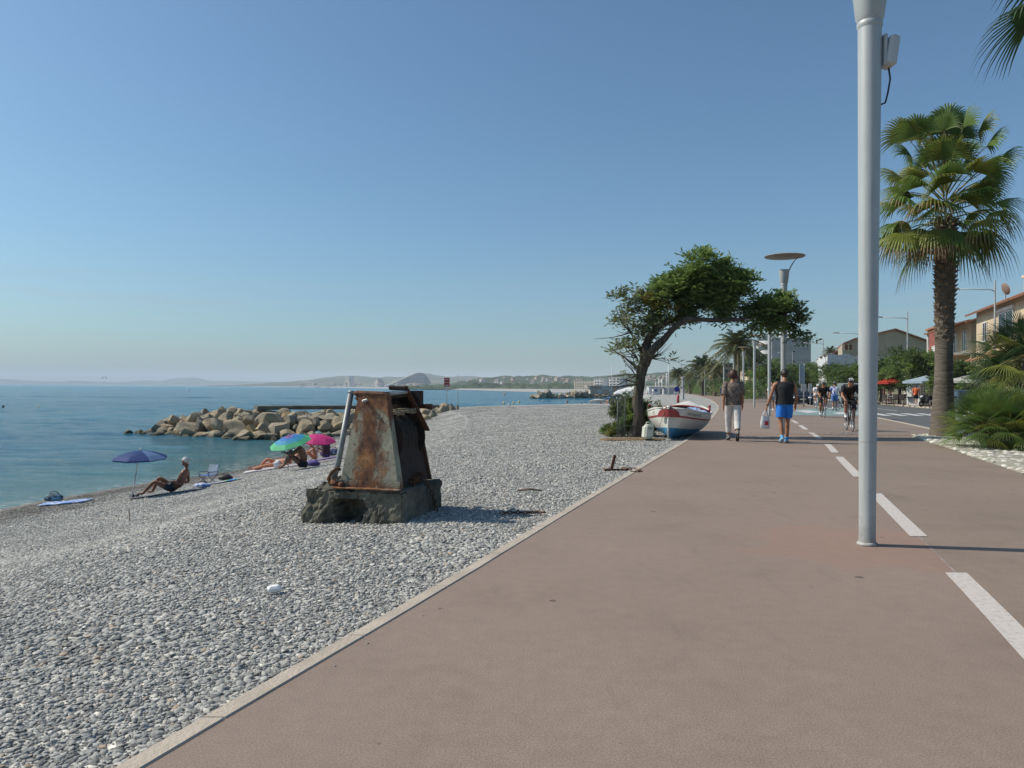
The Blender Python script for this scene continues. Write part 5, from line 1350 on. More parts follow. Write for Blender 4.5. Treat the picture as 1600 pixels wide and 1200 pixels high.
tr.append(([T(996,684), T(996,655), T(1000,610), T(1003,575), T(1010,548)], [rad_(12), rad_(9.5), rad_(8.5), rad_(8), rad_(6.5)]))
tr.append(([T(1006,562), T(1013,530), T(1028,512), T(1048,500), T(1072,494,.3)], [rad_(8.5), rad_(7), rad_(6), rad_(5), rad_(3)]))
tr.append(([T(1006,568), T(1022,545,-.2), T(1040,528,-.2), T(1056,508,-.3), T(1075,498,-.4), T(1110,500,-.5), T(1150,500,-.4), T(1200,492,-.2)], [rad_(8), rad_(6.5), rad_(5.5), rad_(4.5), rad_(4), rad_(3.5), rad_(2.8), rad_(1.6)]))
tr.append(([T(1005,570), T(1000,545,.2), T(985,520,.4), T(968,500,.5)], [rad_(3), rad_(2), rad_(1.4), rad_(.7)]))
tr.append(([T(1000,580), T(975,558,.1), T(955,545,.3)], [rad_(2.4), rad_(1.3), rad_(.6)]))
tr.append(([T(1070,495), T(1078,465,.2), T(1088,430,.2)], [rad_(3.5), rad_(2.4), rad_(1.2)]))
for i in range(34):   # bare grey twigs on the windward side
    a = rnd.choice([(1000,585),(996,560),(1003,545),(992,530),(985,520),(1000,600)]); ang_ = rnd.uniform(1.9, 3.6); l = rnd.uniform(18,50)
    x1, y1 = a[0]+math.cos(ang_)*l*.6, a[1]-math.sin(ang_)*l*.6; x2, y2 = x1+math.cos(ang_+rnd.uniform(-.6,.6))*l*.6, y1-math.sin(ang_+rnd.uniform(-.5,.5))*l*.6
    dy = rnd.uniform(-.7,.7); tr.append(([T(*a), T(x1,y1,dy*.5), T(x2,y2,dy)], [rad_(1.0), rad_(.6), rad_(.25)]))
for i in range(8):
    a = (1016,560); l = rnd.uniform(15,35); ang_ = rnd.uniform(-.6,.9); tr.append(([T(*a), T(a[0]+math.cos(ang_)*l*.6, a[1]-math.sin(ang_)*l*.6), T(a[0]+math.cos(ang_)*l*1.1, a[1]-math.sin(ang_*1.6)*l)], [rad_(.9), rad_(.5), rad_(.25)]))
def Bb(px, py, rx, rz_, dn, slot=0, ry=None, dy=0): return (T(px,py,dy), (rad_(rx), rad_(ry or rx*.9), rad_(rz_)), dn, slot)
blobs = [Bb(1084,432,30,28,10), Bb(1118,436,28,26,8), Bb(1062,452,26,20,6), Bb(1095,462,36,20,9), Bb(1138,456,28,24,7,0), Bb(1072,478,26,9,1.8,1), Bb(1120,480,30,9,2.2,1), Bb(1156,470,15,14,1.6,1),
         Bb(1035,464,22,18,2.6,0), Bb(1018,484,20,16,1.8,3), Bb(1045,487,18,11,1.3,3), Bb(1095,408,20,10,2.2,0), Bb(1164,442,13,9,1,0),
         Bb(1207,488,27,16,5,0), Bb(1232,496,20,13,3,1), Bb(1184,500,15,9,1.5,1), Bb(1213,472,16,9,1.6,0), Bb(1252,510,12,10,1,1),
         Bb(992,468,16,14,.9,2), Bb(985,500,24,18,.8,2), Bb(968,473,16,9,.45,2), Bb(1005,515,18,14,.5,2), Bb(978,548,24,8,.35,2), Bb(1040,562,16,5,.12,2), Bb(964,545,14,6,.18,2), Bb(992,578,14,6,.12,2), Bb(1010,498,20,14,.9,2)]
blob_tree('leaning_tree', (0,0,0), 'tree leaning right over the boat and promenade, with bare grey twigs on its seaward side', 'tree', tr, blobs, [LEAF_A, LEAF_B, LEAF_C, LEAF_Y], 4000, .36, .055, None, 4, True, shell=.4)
# bush at its foot with mesh panel
p = gp(985, 681, -.02); k = p.y/1200
bb = [((-.1,.1,.45),(.42,.4,.42),4,0), ((.32,.25,.55),(.38,.4,.48),4,1), ((-.25,.3,.75),(.3,.3,.3),2,2), ((.45,.1,.22),(.3,.3,.22),2,0), ((.05,.5,.85),(.4,.4,.35),2.4,1), ((-.45,.0,.15),(.22,.25,.14),1.2,3)]
blob_tree('bush', p, 'green and brown bush growing round the foot of the leaning tree', 'bush', [([(0,.2,0),(0,.2,.4)],[.03,.02])], bb, [LEAF_A, LEAF_B, LEAF_C, LEAF_Y], 2600, .13, .035, None, 9, True, shell=.3)
p = gp(957, 679, -.05); blob_tree('small_bush', p, 'low green weed growing on the pebbles left of the mesh panel', 'bush', [([(0,0,0),(0,0,.1)],[.01,.008])], [((0,0,.12),(.32,.25,.13),1,0)], [LEAF_A], 260, .12, .035, None, 2, False, shell=.2)
p = at(1030, 634, 24); p.z = beach_z(p.x, 24); blob_tree('small_bush', p, 'pale shrub showing behind the left side of the boat', 'bush', [([(0,0,0),(0,0,.5)],[.02,.01])], [((0,0,.55),(.42,.3,.3),1,0), ((-.3,.1,.3),(.3,.3,.3),1,0)], [LEAF_C], 520, .14, .035, None, 3, False, shell=.2)
p = gp(965, 685, -.03); pn = empty('mesh_panel', p, R(12), 'grey wire mesh panel standing beside the bush', 'fence')
b = MB(); b.tube([(0,0,0),(0,0,.98)], .018, 6); b.tube([(0,0,.98),(.36,.4,1.12)], .014, 6); b.tube([(.36,.4,0),(.36,.4,1.12)], .014, 6); b.build('frame', mat('dark grey steel', (.07,.075,.08), .6), pn, True)
b = MB()
for i in range(1, 9): t = i/9; b.tube([(.36*t,.4*t,.0),(.36*t,.4*t,.98+.14*t)], .003, 4)
for i in range(1, 13): z = i*.078; b.tube([(0,0,z),(.36,.4,z*1.12)], .003, 4)
b.build('wire_mesh', MATS['dark grey steel'], pn)
b = MB(); V = []
for i in range(17):
    a = 2*PI*i/16; V.append((.85*math.cos(a)*(1+.2*math.sin(3*a)), .5*math.sin(a), .0))
q = gp(990, 686, .0); b.ell((q.x, q.y, -.02), (.85,.45,.07), 0, 24, 8, None, lambda p_, q_: q_*(1+.25*mnoise.noise(p_*2)))
tag(b.build('dry_soil', mat('dry leaf litter', (.14,.085,.045), .95, (.22,.16,.09), 14, bump=.02), None, True), kind='structure')

# ------------------------------------------------------------------ palms
FR = leafm('fan palm leaf', (.085,.155,.032), (.165,.24,.055), .35); FRY = leafm('yellow green palm leaf', (.16,.19,.03), (.22,.23,.05), .3); FRD = leafm('dark fan palm leaf', (.02,.05,.018), (.045,.085,.028), .2)
FRB = mat('dry palm leaf', (.25,.17,.08), .8, (.16,.1,.05), 5); STEM = mat('palm leaf stalk', (.16,.18,.05), .5, (.2,.15,.06), 5)
def fan(b, p, d, Lp, Rf, rr, slot, nseg=26, spread=2.3, droop=.5, fold=.25, dry=None, wf=1.0):
    d = d.normalized(); s = d.cross(Vector((0,0,1))); s = s.normalized() if s.length > .1 else Vector((1,0,0)); u = s.cross(d).normalized()
    roll = rr.uniform(-.5,.5); s, u = s*math.cos(roll)+u*math.sin(roll), u*math.cos(roll)-s*math.sin(roll)
    end = p + d*Lp + Vector((0,0,-1))*Lp*.12
    if Lp > .1: b.tube([p, p+d*Lp*.55, end], [.022,.016,.010], 4, 3, False)
    for i in range(nseg):
        a = (i/(nseg-1)-.5)*spread*2
        q = d*math.cos(a)+s*math.sin(a)
        q = (q - u*fold*abs(math.sin(a))).normalized(); L_ = Rf*(1-.25*abs(a/spread)**2)*rr.uniform(.92,1.05); w = Rf*.088*(spread/1.75)*26/nseg*wf
        sd = q.cross(u); sd = sd.normalized() if sd.length > .01 else s
        prev = None; k = len(b.v)
        for t, ww in ((.05,.25),(.38,.9),(.68,.75),(.88,.4),(1.02,.05)):
            c = end + q*L_*t + Vector((0,0,-1))*droop*L_*max(0,t-.35)**2*1.6
            if t > .95: c += Vector((0,0,-1))*droop*L_*.12
            lift = u*w*.35*ww
            b.v += [tuple(c - sd*w*ww*.5), tuple(c + lift*.6), tuple(c + sd*w*ww*.5)]
        for j in range(4):
            mi = slot if not (dry and j == 3) else 2
            b.f += [(k+3*j, k+3*j+1, k+3*j+4, k+3*j+3), (k+3*j+1, k+3*j+2, k+3*j+5, k+3*j+4)]; b.m += [mi, mi]
def palm_trunk(b, H, r0, r1, smooth_to, rr, n=22):
    rings = 90
    for i in range(rings+1): pass
    prof = []
    for i in range(rings+1):
        z = H*i/rings; t = i/rings; r_ = r0 + (r1-r0)*min(1, t*3.2)**.55
        r_ *= 1 + .015*math.sin(z*34) + .02*mnoise.noise(Vector((0,0,z*3)))
        prof.append((r_, z))
    o = len(b.v); b.lathe(prof, n, 0)
PBARK = matn('palm trunk bark', lambda N, L, tc, b: (L.new(n_ramp(N, L, n_noise(N, L, n_map(N, L, tc.outputs['Object'], 2, 2, 14), 1.6, 6, .65), [(.3,(.07,.055,.04)),(.5,(.135,.11,.085)),(.7,(.19,.16,.125))]), b.inputs['Base Color']), n_bump(N, L, n_noise(N, L, n_map(N, L, tc.outputs['Object'], 3, 3, 18), 2, 5, .7), .03, b)), .95)
PBOOT = mat('palm leaf bases', (.20,.14,.09), .9, (.10,.065,.04), 7, bump=.01)
pb = at(1473, 684, 21.3); pb.z = 0.02
palm = empty('fan_palm', pb, 0, 'tall fan palm with rough trunk standing in the white stones beside the road', 'palm tree', 'palms')
rr = random.Random(11); kpx = 21.3/1200
HP = at(1477, 352, 21.3).z
b = MB(); palm_trunk(b, HP, .37, .228, 2.5, rr); 
b.v = [(x + .06*(z/HP), y, z) for x, y, z in b.v]; b.build('trunk', PBARK, palm, True)
b = MB()
z = 2.55; i = 0
while z < HP+.1:
    a = i*2.399; up = .28+.3*min(1, (z-2.5)/3.5); r_ = .228+.0*z; c = Vector((.06*z/HP,0,0)); o = Vector((math.cos(a), math.sin(a), 0)); s = Vector((-math.sin(a), math.cos(a), 0))
    ext = .04 + .11*min(1, max(0, (z-2.9)/2))*rr.uniform(.5,1.2); h = .13; w = .085
    b.add([c+o*(r_-.02)+s*w+Vector((0,0,z)), c+o*(r_-.02)-s*w+Vector((0,0,z)), c+o*(r_+ext)-s*w*.35+Vector((0,0,z+h)), c+o*(r_+ext)+s*w*.35+Vector((0,0,z+h)), c+o*(r_-.03)+s*w*.6+Vector((0,0,z+h*.9)), c+o*(r_-.03)-s*w*.6+Vector((0,0,z+h*.9))],
          [(0,1,2,3),(3,2,5,4),(0,3,4),(1,5,2)])
    z += .019; i += 1
b.build('leaf_bases', PBOOT, palm)
b = MB(); top = Vector((.06,0,HP))
spec = []
for i in range(78):
    a = i*2.399 + rr.uniform(-.3,.3); e = 1.52 - 1.95*(i/77)**1.25 + rr.uniform(-.2,.2)      # elevation from upright to hanging
    spec.append((a, e))
for i, (a, e) in enumerate(spec):
    d = Vector((math.cos(a)*math.cos(e), math.sin(a)*math.cos(e), math.sin(e)))
    Lp = rr.uniform(.45,1.15)*(1.95 if e > .6 else (1.2 if e > 0 else .95))
    slot = 0 if rr.random() < .6 else 1
    fan(b, top + Vector((0,0,.1+.80*max(0,math.sin(e)))) + d*.12, d, Lp, rr.uniform(.72,.98), rr, slot, 26, 1.4, .45+.6*(e < .2), .3, dry=(e < -.1))
for (px, py, dy, dz_) in ((1452,300,-1.2,-.35),(1393,355,-.5,-.7),(1545,335,-1.1,-.45),(1510,375,-.4,-1.2),(1400,290,-.6,.0)):
    q = at(px, py, 21.3+dy)-pb; d = (q-top).normalized(); fan(b, top, d, (q-top).length*.75, 1.0, rr, 1 if px in (1452,1393,1545) else 0, 28, 1.45, .75, .3, dry=True)
b.build('crown', [FR, FRY, FRB, STEM], palm)
b = MB(); b.tube([top, top+Vector((.03,0,1.2)), top+Vector((.05,.1,2.15))], [.02,.015,.006], 5); b.build('flower_spike', FRB, palm, True)
# second palm, only the tips of its leaves come into the frame at the top right
p2 = Vector((9.15, 11.0, .02)); H2 = 7.15
palm2 = empty('fan_palm', p2, 0, 'fan palm of which only hanging leaf tips show at the top right corner', 'palm tree', 'palms')
b = MB(); palm_trunk(b, H2, .34, .25, 2.5, rr); b.build('trunk', PBARK, palm2, True)
b = MB(); top2 = Vector((0,0,H2)); 
for i in range(30):
    a = i*2.399; e = 1.2 - 1.6*(i/29)
    d = Vector((math.cos(a)*math.cos(e), math.sin(a)*math.cos(e), math.sin(e)))
    if d.x < -.25 and e < .9: continue
    fan(b, top2+d*.15, d, .95, .95, rr, 0, 24, 1.7, .9, .35)
q = at(1622, -12, 10.7)-p2; d = (q-top2).normalized(); fan(b, top2, d, (q-top2).length, .92, rr, 0, 30, 1.5, .5, .3)
q = at(1660, -70, 11.3)-p2; d = (q-top2).normalized(); fan(b, top2, d, (q-top2).length, .95, rr, 0, 30, 1.5, .6, .3)
b.build('crown', [FRD, FRY, FRB, STEM], palm2)
# dwarf fan palm clump and the taller one behind
def clump(name, label, base, stems, nf, Rf, Lp, mats, seed, hmin=-.25, hmax=1.4, nseg=20, group='palms', trunkr=.12, spread=1.5, droop=.35):
    rr = random.Random(seed); t = empty(name, base, 0, label, 'palm tree', group); tb = MB(); b = MB()
    for (x, y, h) in stems:
        tb.tube([(x*.6,y*.6,-.05),(x,y,h*.5),(x,y,h)], [trunkr*1.2,trunkr,trunkr], 10)
        for i in range(nf):
            a = i*2.399+x; e = hmin + (hmax-hmin)*((i+.5)/nf)
            d = Vector((math.cos(a)*math.cos(e), math.sin(a)*math.cos(e), math.sin(e)))
            fan(b, Vector((x,y,h)), d, Lp*rr.uniform(.7,1.2), Rf*rr.uniform(.85,1.1), rr, 0 if rr.random() < .8 else 1, nseg, spread, droop*(1.3-e*.5), .2, wf=.55)
    tb.build('trunk', PBARK, t, True); b.build('crown', mats, t); return t
q = at(1573, 700, 16.6); q.z = .05
clump('dwarf_palm', 'bushy dwarf fan palm spilling over the white stones at the right edge', q, [(0,0,.42),(.42,.35,.5),(-.25,.4,.40),(.55,-.2,.35),(.05,.75,.6)], 44, .55, .50, [FR, FRY, FRB, STEM], 21, -.3, 1.5, 20, spread=1.0, droop=.3)
q = at(1607, 690, 19.2); q.z = .05
clump('dwarf_palm', 'taller dark fan palm behind the bushy dwarf palm at the right edge', q, [(0,0,2.1),(.3,.5,1.7)], 40, .78, .85, [FRD, FRY, FRB, STEM], 22, -.75, 1.35, 26, trunkr=.16, spread=1.35, droop=.3)
def date_palm(label, base, H, Lf, seed, nf=46, trunkr=.3, simple=False):
    rr = random.Random(seed); t = empty('date_palm', base, 0, label, 'palm tree', 'palms'); b = MB(); palm_trunk(b, H, trunkr*1.1, trunkr, 0, rr, 12)
    b.ell((0,0,H), (trunkr*1.7,trunkr*1.7,trunkr*2), 0, 10, 8); b.build('trunk', PBARK, t, True); b = MB()
    for i in range(nf):
        a = i*2.399; e = 1.35 - 1.75*(i/(nf-1)); L_ = Lf*rr.uniform(.85,1.1)
        h = Vector((math.cos(a), math.sin(a), 0)); P = []; n = 9
        for j in range(n+1):
            t_ = j/n; P.append(Vector((0,0,H+.2)) + h*L_*math.cos(e)*t_ + Vector((0,0,1))*(L_*math.sin(e)*t_ - L_*(.42+.1*math.cos(e))*t_*t_))
        b.tube(P, [.05*(1-j/n)+.012 for j in range(n+1)], 4, 1, False)
        s = Vector((-h.y, h.x, 0)); m_ = 26
        for j in range(3, m_+1):
            t_ = j/m_*n; k = min(n-1, int(t_)); c = P[k].lerp(P[k+1], t_-k); tg = (P[k+1]-P[k]).normalized(); up = s.cross(tg)
            l = L_*.2*math.sin(PI*min(1, .15+.8*j/m_))**.5; ww = tg*.045*(Lf/3)
            for sg in (-1, 1):
                q = (s*sg*.8 + tg*.75 + up*.28*(1 if rr.random() < .7 else -.3)).normalized()
                o = len(b.v); b.v += [tuple(c-ww), tuple(c+q*l*.6-ww*.7+Vector((0,0,-l*.05))), tuple(c+q*l+Vector((0,0,-l*.22))), tuple(c+q*l*.6+ww*.7+Vector((0,0,-l*.05))), tuple(c+ww)]
                b.f.append((o,o+1,o+2,o+3,o+4)); b.m.append(0)
    b.build('crown', [leafm('date palm leaf', (.05,.075,.025), (.09,.12,.04), .2), mat('date palm stalk', (.26,.15,.05), .6)], t); return t
q = at(1152, 545, 83); date_palm('large date palm rising behind the lamps above the woman in the blouse', Vector((q.x, 83, 0)), q.z, 3.5, 3, 52, .33)
q = at(1098, 577, 150); date_palm('date palm above the row of far lamps left of the largest date palm', Vector((q.x, 150, 0)), q.z, 4.6, 4, 64, .35)
q = at(1078, 592, 190); date_palm('short date palm half hidden at the left of the far date palm', Vector((q.x, 190, 0)), q.z, 3.2, 5, 36, .35)
q = at(1060, 587, 205); date_palm('small bushy palm nearest the white mast', Vector((q.x, 205, 0)), q.z, 3.8, 6, 60, .4)
q = at(1117, 580, 138); date_palm('date palm with low crown between the far date palm and the woman in the blouse', Vector((q.x, 138, 0)), q.z, 3.3, 9, 44, .33)
q = at(1298, 552, 175); date_palm('palm whose crown shows over the white scaffolding sheets', Vector((q.x, 175, 0)), q.z, 2.6, 8, 40, .35)
# ------------------------------------------------------------------ lamp posts
def lamp_paint(N, L, tc, b):
    P = tc.outputs['Object']; b.inputs['Metallic'].default_value = .1
    c = n_mix(N, L, n_ramp(N, L, n_noise(N, L, n_map(N, L, P, 2, 2, .8), 3, 6, .7), [(.35,0.),(.75,1.)]), (.43,.455,.45), (.36,.385,.385))
    sz = N.new('ShaderNodeSeparateXYZ'); L.new(P, sz.inputs[0])      # splashed dirt round the foot, streaks and scratches higher up
    g = n_math(N, L, 'ADD', sz.outputs[2], n_math(N, L, 'MULTIPLY', n_noise(N, L, P, 14, 6, .7), -.5))
    c = n_mix(N, L, n_math(N, L, 'MULTIPLY', n_ramp(N, L, n_math(N, L, 'ADD', g, .5), [(.22,1.),(.50,0.)]), .7), c, (.20,.17,.14))
    st = n_ramp(N, L, n_noise(N, L, n_map(N, L, P, 16, 16, .7), 2, 5, .6), [(.56,(1,1,1)),(.70,(.82,.82,.8))]); c = n_mix(N, L, .8, c, st, 'MULTIPLY')
    sp = n_ramp(N, L, n_noise(N, L, P, 34, 4, .7), [(.66,0.),(.69,1.)]); c = n_mix(N, L, n_math(N, L, 'MULTIPLY', sp, .5), c, (.25,.2,.16))
    L.new(c, b.inputs['Base Color'])
LAMP = matn('light grey lamp paint', lamp_paint, .45)
LAMPD = mat('lamp dish underside', (.3,.27,.22), .6, (.25,.22,.18), 5)
def lamp(label, loc, rz, group='tall grey disc topped lamp posts along the promenade'):
    t = empty('street_lamp', loc, rz, label, 'street lamp', group)
    b = MB(); b.lathe([(.072,0),(.070,.03),(.066,.05),(.066,.3),(.093,4.32),(.093,4.36)], 28, 0); b.build('pole', LAMP, t, True, angle=40)
    b = MB(); b.lathe([(.094,4.34),(.102,4.36),(.102,4.385),(.096,4.395),(.112,4.43),(.150,4.76),(.155,4.80),(.14,4.81)], 28, 0); b.build('lamp_head', LAMP, t, True, angle=40)
    b = MB(); b.etube([(.12,0,4.74),(.20,0,4.92),(.30,0,5.08),(.42,0,5.19)], [.05,.045,.04,.035], [.02,.018,.014,.012], (0,1,0), 10); b.build('arm', LAMP, t, True)
    b = MB(); b.lathe([(.02,5.17),(.56,5.185),(.575,5.20),(.56,5.215),(.2,5.25),(.02,5.255)], 40, 0, None, (.02,0,0)); b.build('reflector_disc', LAMPD, t, True, angle=50)
    return t
pl = gp(1355, 851.5)
L1 = lamp('nearest lamp post, thick grey pole running out of the picture, white box on it', pl, 0)
b = MB(); b.lathe([(.085,0),(.082,.018),(.07,.03)], 24, 0); b.lathe([(.067,.86),(.0705,.865),(.0705,.872),(.067,.877)], 24, 0); b.build('base_collar', mat('dirty light paint', (.42,.42,.4), .7, (.25,.22,.19), 20), L1, True)
b = MB(); q = Matrix.Rotation(R(8), 3, 'Y')
b.bbox((.17,-.01,4.14), (.085,.15,.26), .02, rot=q); b.bbox((.115,0,4.15), (.03,.11,.27), .008); b.build('speaker_box', mat('white plastic box', (.45,.47,.47), .4, (.5,.52,.52), 3), L1)
b = MB(); b.tube([(.16,0,4.02),(.175,0,3.92),(.155,0,3.80),(.135,0,3.72),(.09,0,3.70)], .0075, 7); b.build('cable', mat('blue black cable', (.01,.012,.03), .5), L1, True)
lampd = [(22.5, 1224, 'second lamp post, behind the man in blue shorts, its disc above the leaning tree'), (37.5, 1202, 'third lamp post, head hidden in the tree leaves, left of the man in blue shorts'), (55.5, 1178.5, 'fourth lamp post, full disc visible below the leaves of the leaning tree'), (71.5, 1161.5, 'fifth lamp post, close right of the head of the woman in the blouse'), (88, 1146.5, 'sixth lamp post, its disc just above the head of the woman in the blouse'), (104, 1131, 'thin lamp post left of the head of the woman in the blouse'), (141, 1101, 'lamp post right of the far date palm trunk')]
for d, px, lb in lampd:
    q = at(px, 620, d); t = copy_tree(L1); 
    for ch in list(t.children):
        if ch.name.split('.')[0] in ('base_collar', 'cable', 'speaker_box'): bpy.data.objects.remove(ch)
    t.location = (q.x, d, 0); t['label'] = lb; t.rotation_euler = (0, 0, rnd.uniform(-.15,.15))
    if d == 22.5: b = MB(); b.bbox((.16,-.01,4.05), (.09,.15,.28), .02); b.build('speaker_box', MATS['white plastic box'], t)
for i in range(21):
    d = 157 + i*15.2; t = copy_tree(L1)
    for ch in list(t.children):
        if ch.name.split('.')[0] in ('base_collar', 'cable', 'speaker_box'): bpy.data.objects.remove(ch)
    t.location = (Xk(d)+2.7, d, 0); t.rotation_euler = (0,0,rnd.uniform(-.3,.3)); t['label'] = 'one of the tiny far lamp posts in the closing row beyond the date palms'; t['group'] = 'far lamp posts in the closing row'
# street lamps with long arms over the road
def arm_lamp(label, loc, rz, H=8.3, arm=2.4):
    t = empty('road_lamp', loc, rz, label, 'street lamp', 'road lamps with horizontal arms')
    b = MB(); b.lathe([(.13,0),(.12,.9),(.075,1.0),(.055,H),(.05,H+.6)], 12, 0); b.build('pole', LAMP, t, True, angle=40)
    b = MB(); b.tube([(0,0,H-.15),(-.3,0,H-.02),(-arm,0,H+.05)], [.04,.04,.035], 8); b.build('arm', LAMP, t, True)
    b = MB(); b.ell((-arm-.32,0,H+.08), (.5,.2,.13), 0, 16, 8, None, lambda p, q: q if p.z > 0 else Vector((q.x, q.y, q.z*.35))); b.build('lamp_head', LAMP, t, True); return t
for px, d, lb in ((1554, 52.8, 'road lamp with a horizontal arm in front of the cream house'), (1417.5, 74, 'road lamp with a horizontal arm between the thick lamp post and the big palm'), (1341, 95, 'road lamp whose pole hides behind the thick near lamp post, arm showing left of it'), (1286, 116, 'road lamp behind the riders in front of the white scaffolding sheets'), (1238, 150, 'farthest road lamp seen against the plain grey apartment wall')):
    q = at(px, 620, d); arm_lamp(lb, (q.x, d, 0), R(-12) if d != 150 else R(8))
# stone column on the beach, white mast, flag poles
p = at(1067, 624.5, 98); p.z = beach_z(p.x, 98); k = 98/1200; b = MB(); b.lathe([(.22,0),(.21,.1),(.17,.15),(.17,2.55),(.26,2.6),(.26,2.85),(.05,2.9)], 18, 0)
tag(b.build('stone_column', mat('pale grey render', (.35,.36,.37), .7, (.28,.29,.3), 2), None, True, p, 40), 'pale grey round column standing on the beach right of the blue sign', 'column')
p = at(1044.5, 616, 150); p.z = beach_z(p.x, 150); H = at(1044, 563, 150).z-p.z; t = empty('floodlight_mast', p, 0, 'tall white floodlight mast on the beach right of the leaning tree trunk', 'mast')
b = MB(); b.lathe([(.14,0),(.09,H)], 12); b.build('pole', mat('white mast paint', (.72,.73,.72), .5), t, True)
b = MB(); b.tube([(-1,0,H-.1),(1,0,H-.1)], .05, 6); b.build('crossbar', MATS['white mast paint'], t)
for x in (-.95, -.3, .35, .95): b = MB(); b.bbox((x,-.12,H+.12), (.42,.25,.35), .03, rot=Matrix.Rotation(-.4, 3, 'X')); b.build('floodlight', MATS['white mast paint'], t)
for px, py, d, lb in ((1041.3,583,190,'thin pale pole immediately left of the white mast'), (1034.3,592.5,200,'short pale pole by the door of the white beach cabin'), (1029.5,592,210,'short pale pole above the middle of the white beach cabin'), (1024.5,597,240,'shortest pale pole left of the other bare poles')):
    p = at(px, 616, d); p.z = 0; H = at(px, py, d).z; b = MB(); b.tube([(0,0,-1),(0,0,H)], .11, 8); tag(b.build('flag_pole', MATS['white mast paint'], None, True, p), lb, 'pole', 'bare poles by the beach cabin')
p = at(1024, 614.5, 185); p.z = .0; k = 185/1200; t = empty('beach_cabin', p, 0, 'low white beach cabin with a round blue emblem and a dark doorway', 'cabin')
b = MB(); b.bbox((0,0,.8), (24*k,3,10.5*k+.3), .05); b.build('wall', mat('white cabin paint', (.62,.63,.64), .6, (.55,.56,.57), 1), t)
b = MB(); b.box((0,0,10.5*k+.02), (25*k,3.3,.12)); b.build('roof', mat('grey roof sheet', (.4,.41,.42), .6), t)
b = MB(); b.box((8*k,-1.53,.72), (3.2*k,.06,1.4)); b.build('door', mat('dark doorway', (.02,.02,.025), .6), t)
b = MB(); b.lathe([(.01,-.02),(2.4*k,-.02),(2.4*k,.02),(.01,.02)], 20, 0, Matrix.Rotation(R(90), 4, 'X'), (-1*k,-1.53,.85)); b.build('emblem', mat('blue emblem', (.06,.14,.3), .5), t)
p = at(1044, 615, 182); b = MB(); b.bbox((0,0,.6), (2.6,2,1.5), .05); b.box((0,0,1.4), (2.9,2.3,.1)); tag(b.build('beach_kiosk', mat('grey kiosk paint', (.42,.43,.46), .6), None, False, (p.x, 182, 0)), 'small grey kiosk just right of the white beach cabin', 'kiosk')
# signs near the crossing
q = at(1256, 634, 58); t = empty('sign_post', (q.x, 58, 0), .1, 'tall sign post with large blue grey panel behind the man in blue shorts', 'sign'); k = 58/1200
b = MB(); b.tube([(0,0,0),(0,0,3.25)], .055, 8); b.build('pole', LAMP, t, True)
b = MB(); b.bbox((-.16,0,2.45), (.42,.05,1.55), .01); b.build('panel', mat('blue grey sign back', (.30,.36,.42), .5), t)
b = MB(); b.bbox((-.05,-.06,1.45), (.42,.03,.55), .01); b.bbox((.55,.1,1.45), (.28,.03,.6), .01); b.build('white_panel', MATS['white sign paint'], t)
b = MB(); b.tube([(.55,.1,0),(.55,.1,1.2)], .02, 6); b.build('pole', LAMP, t)

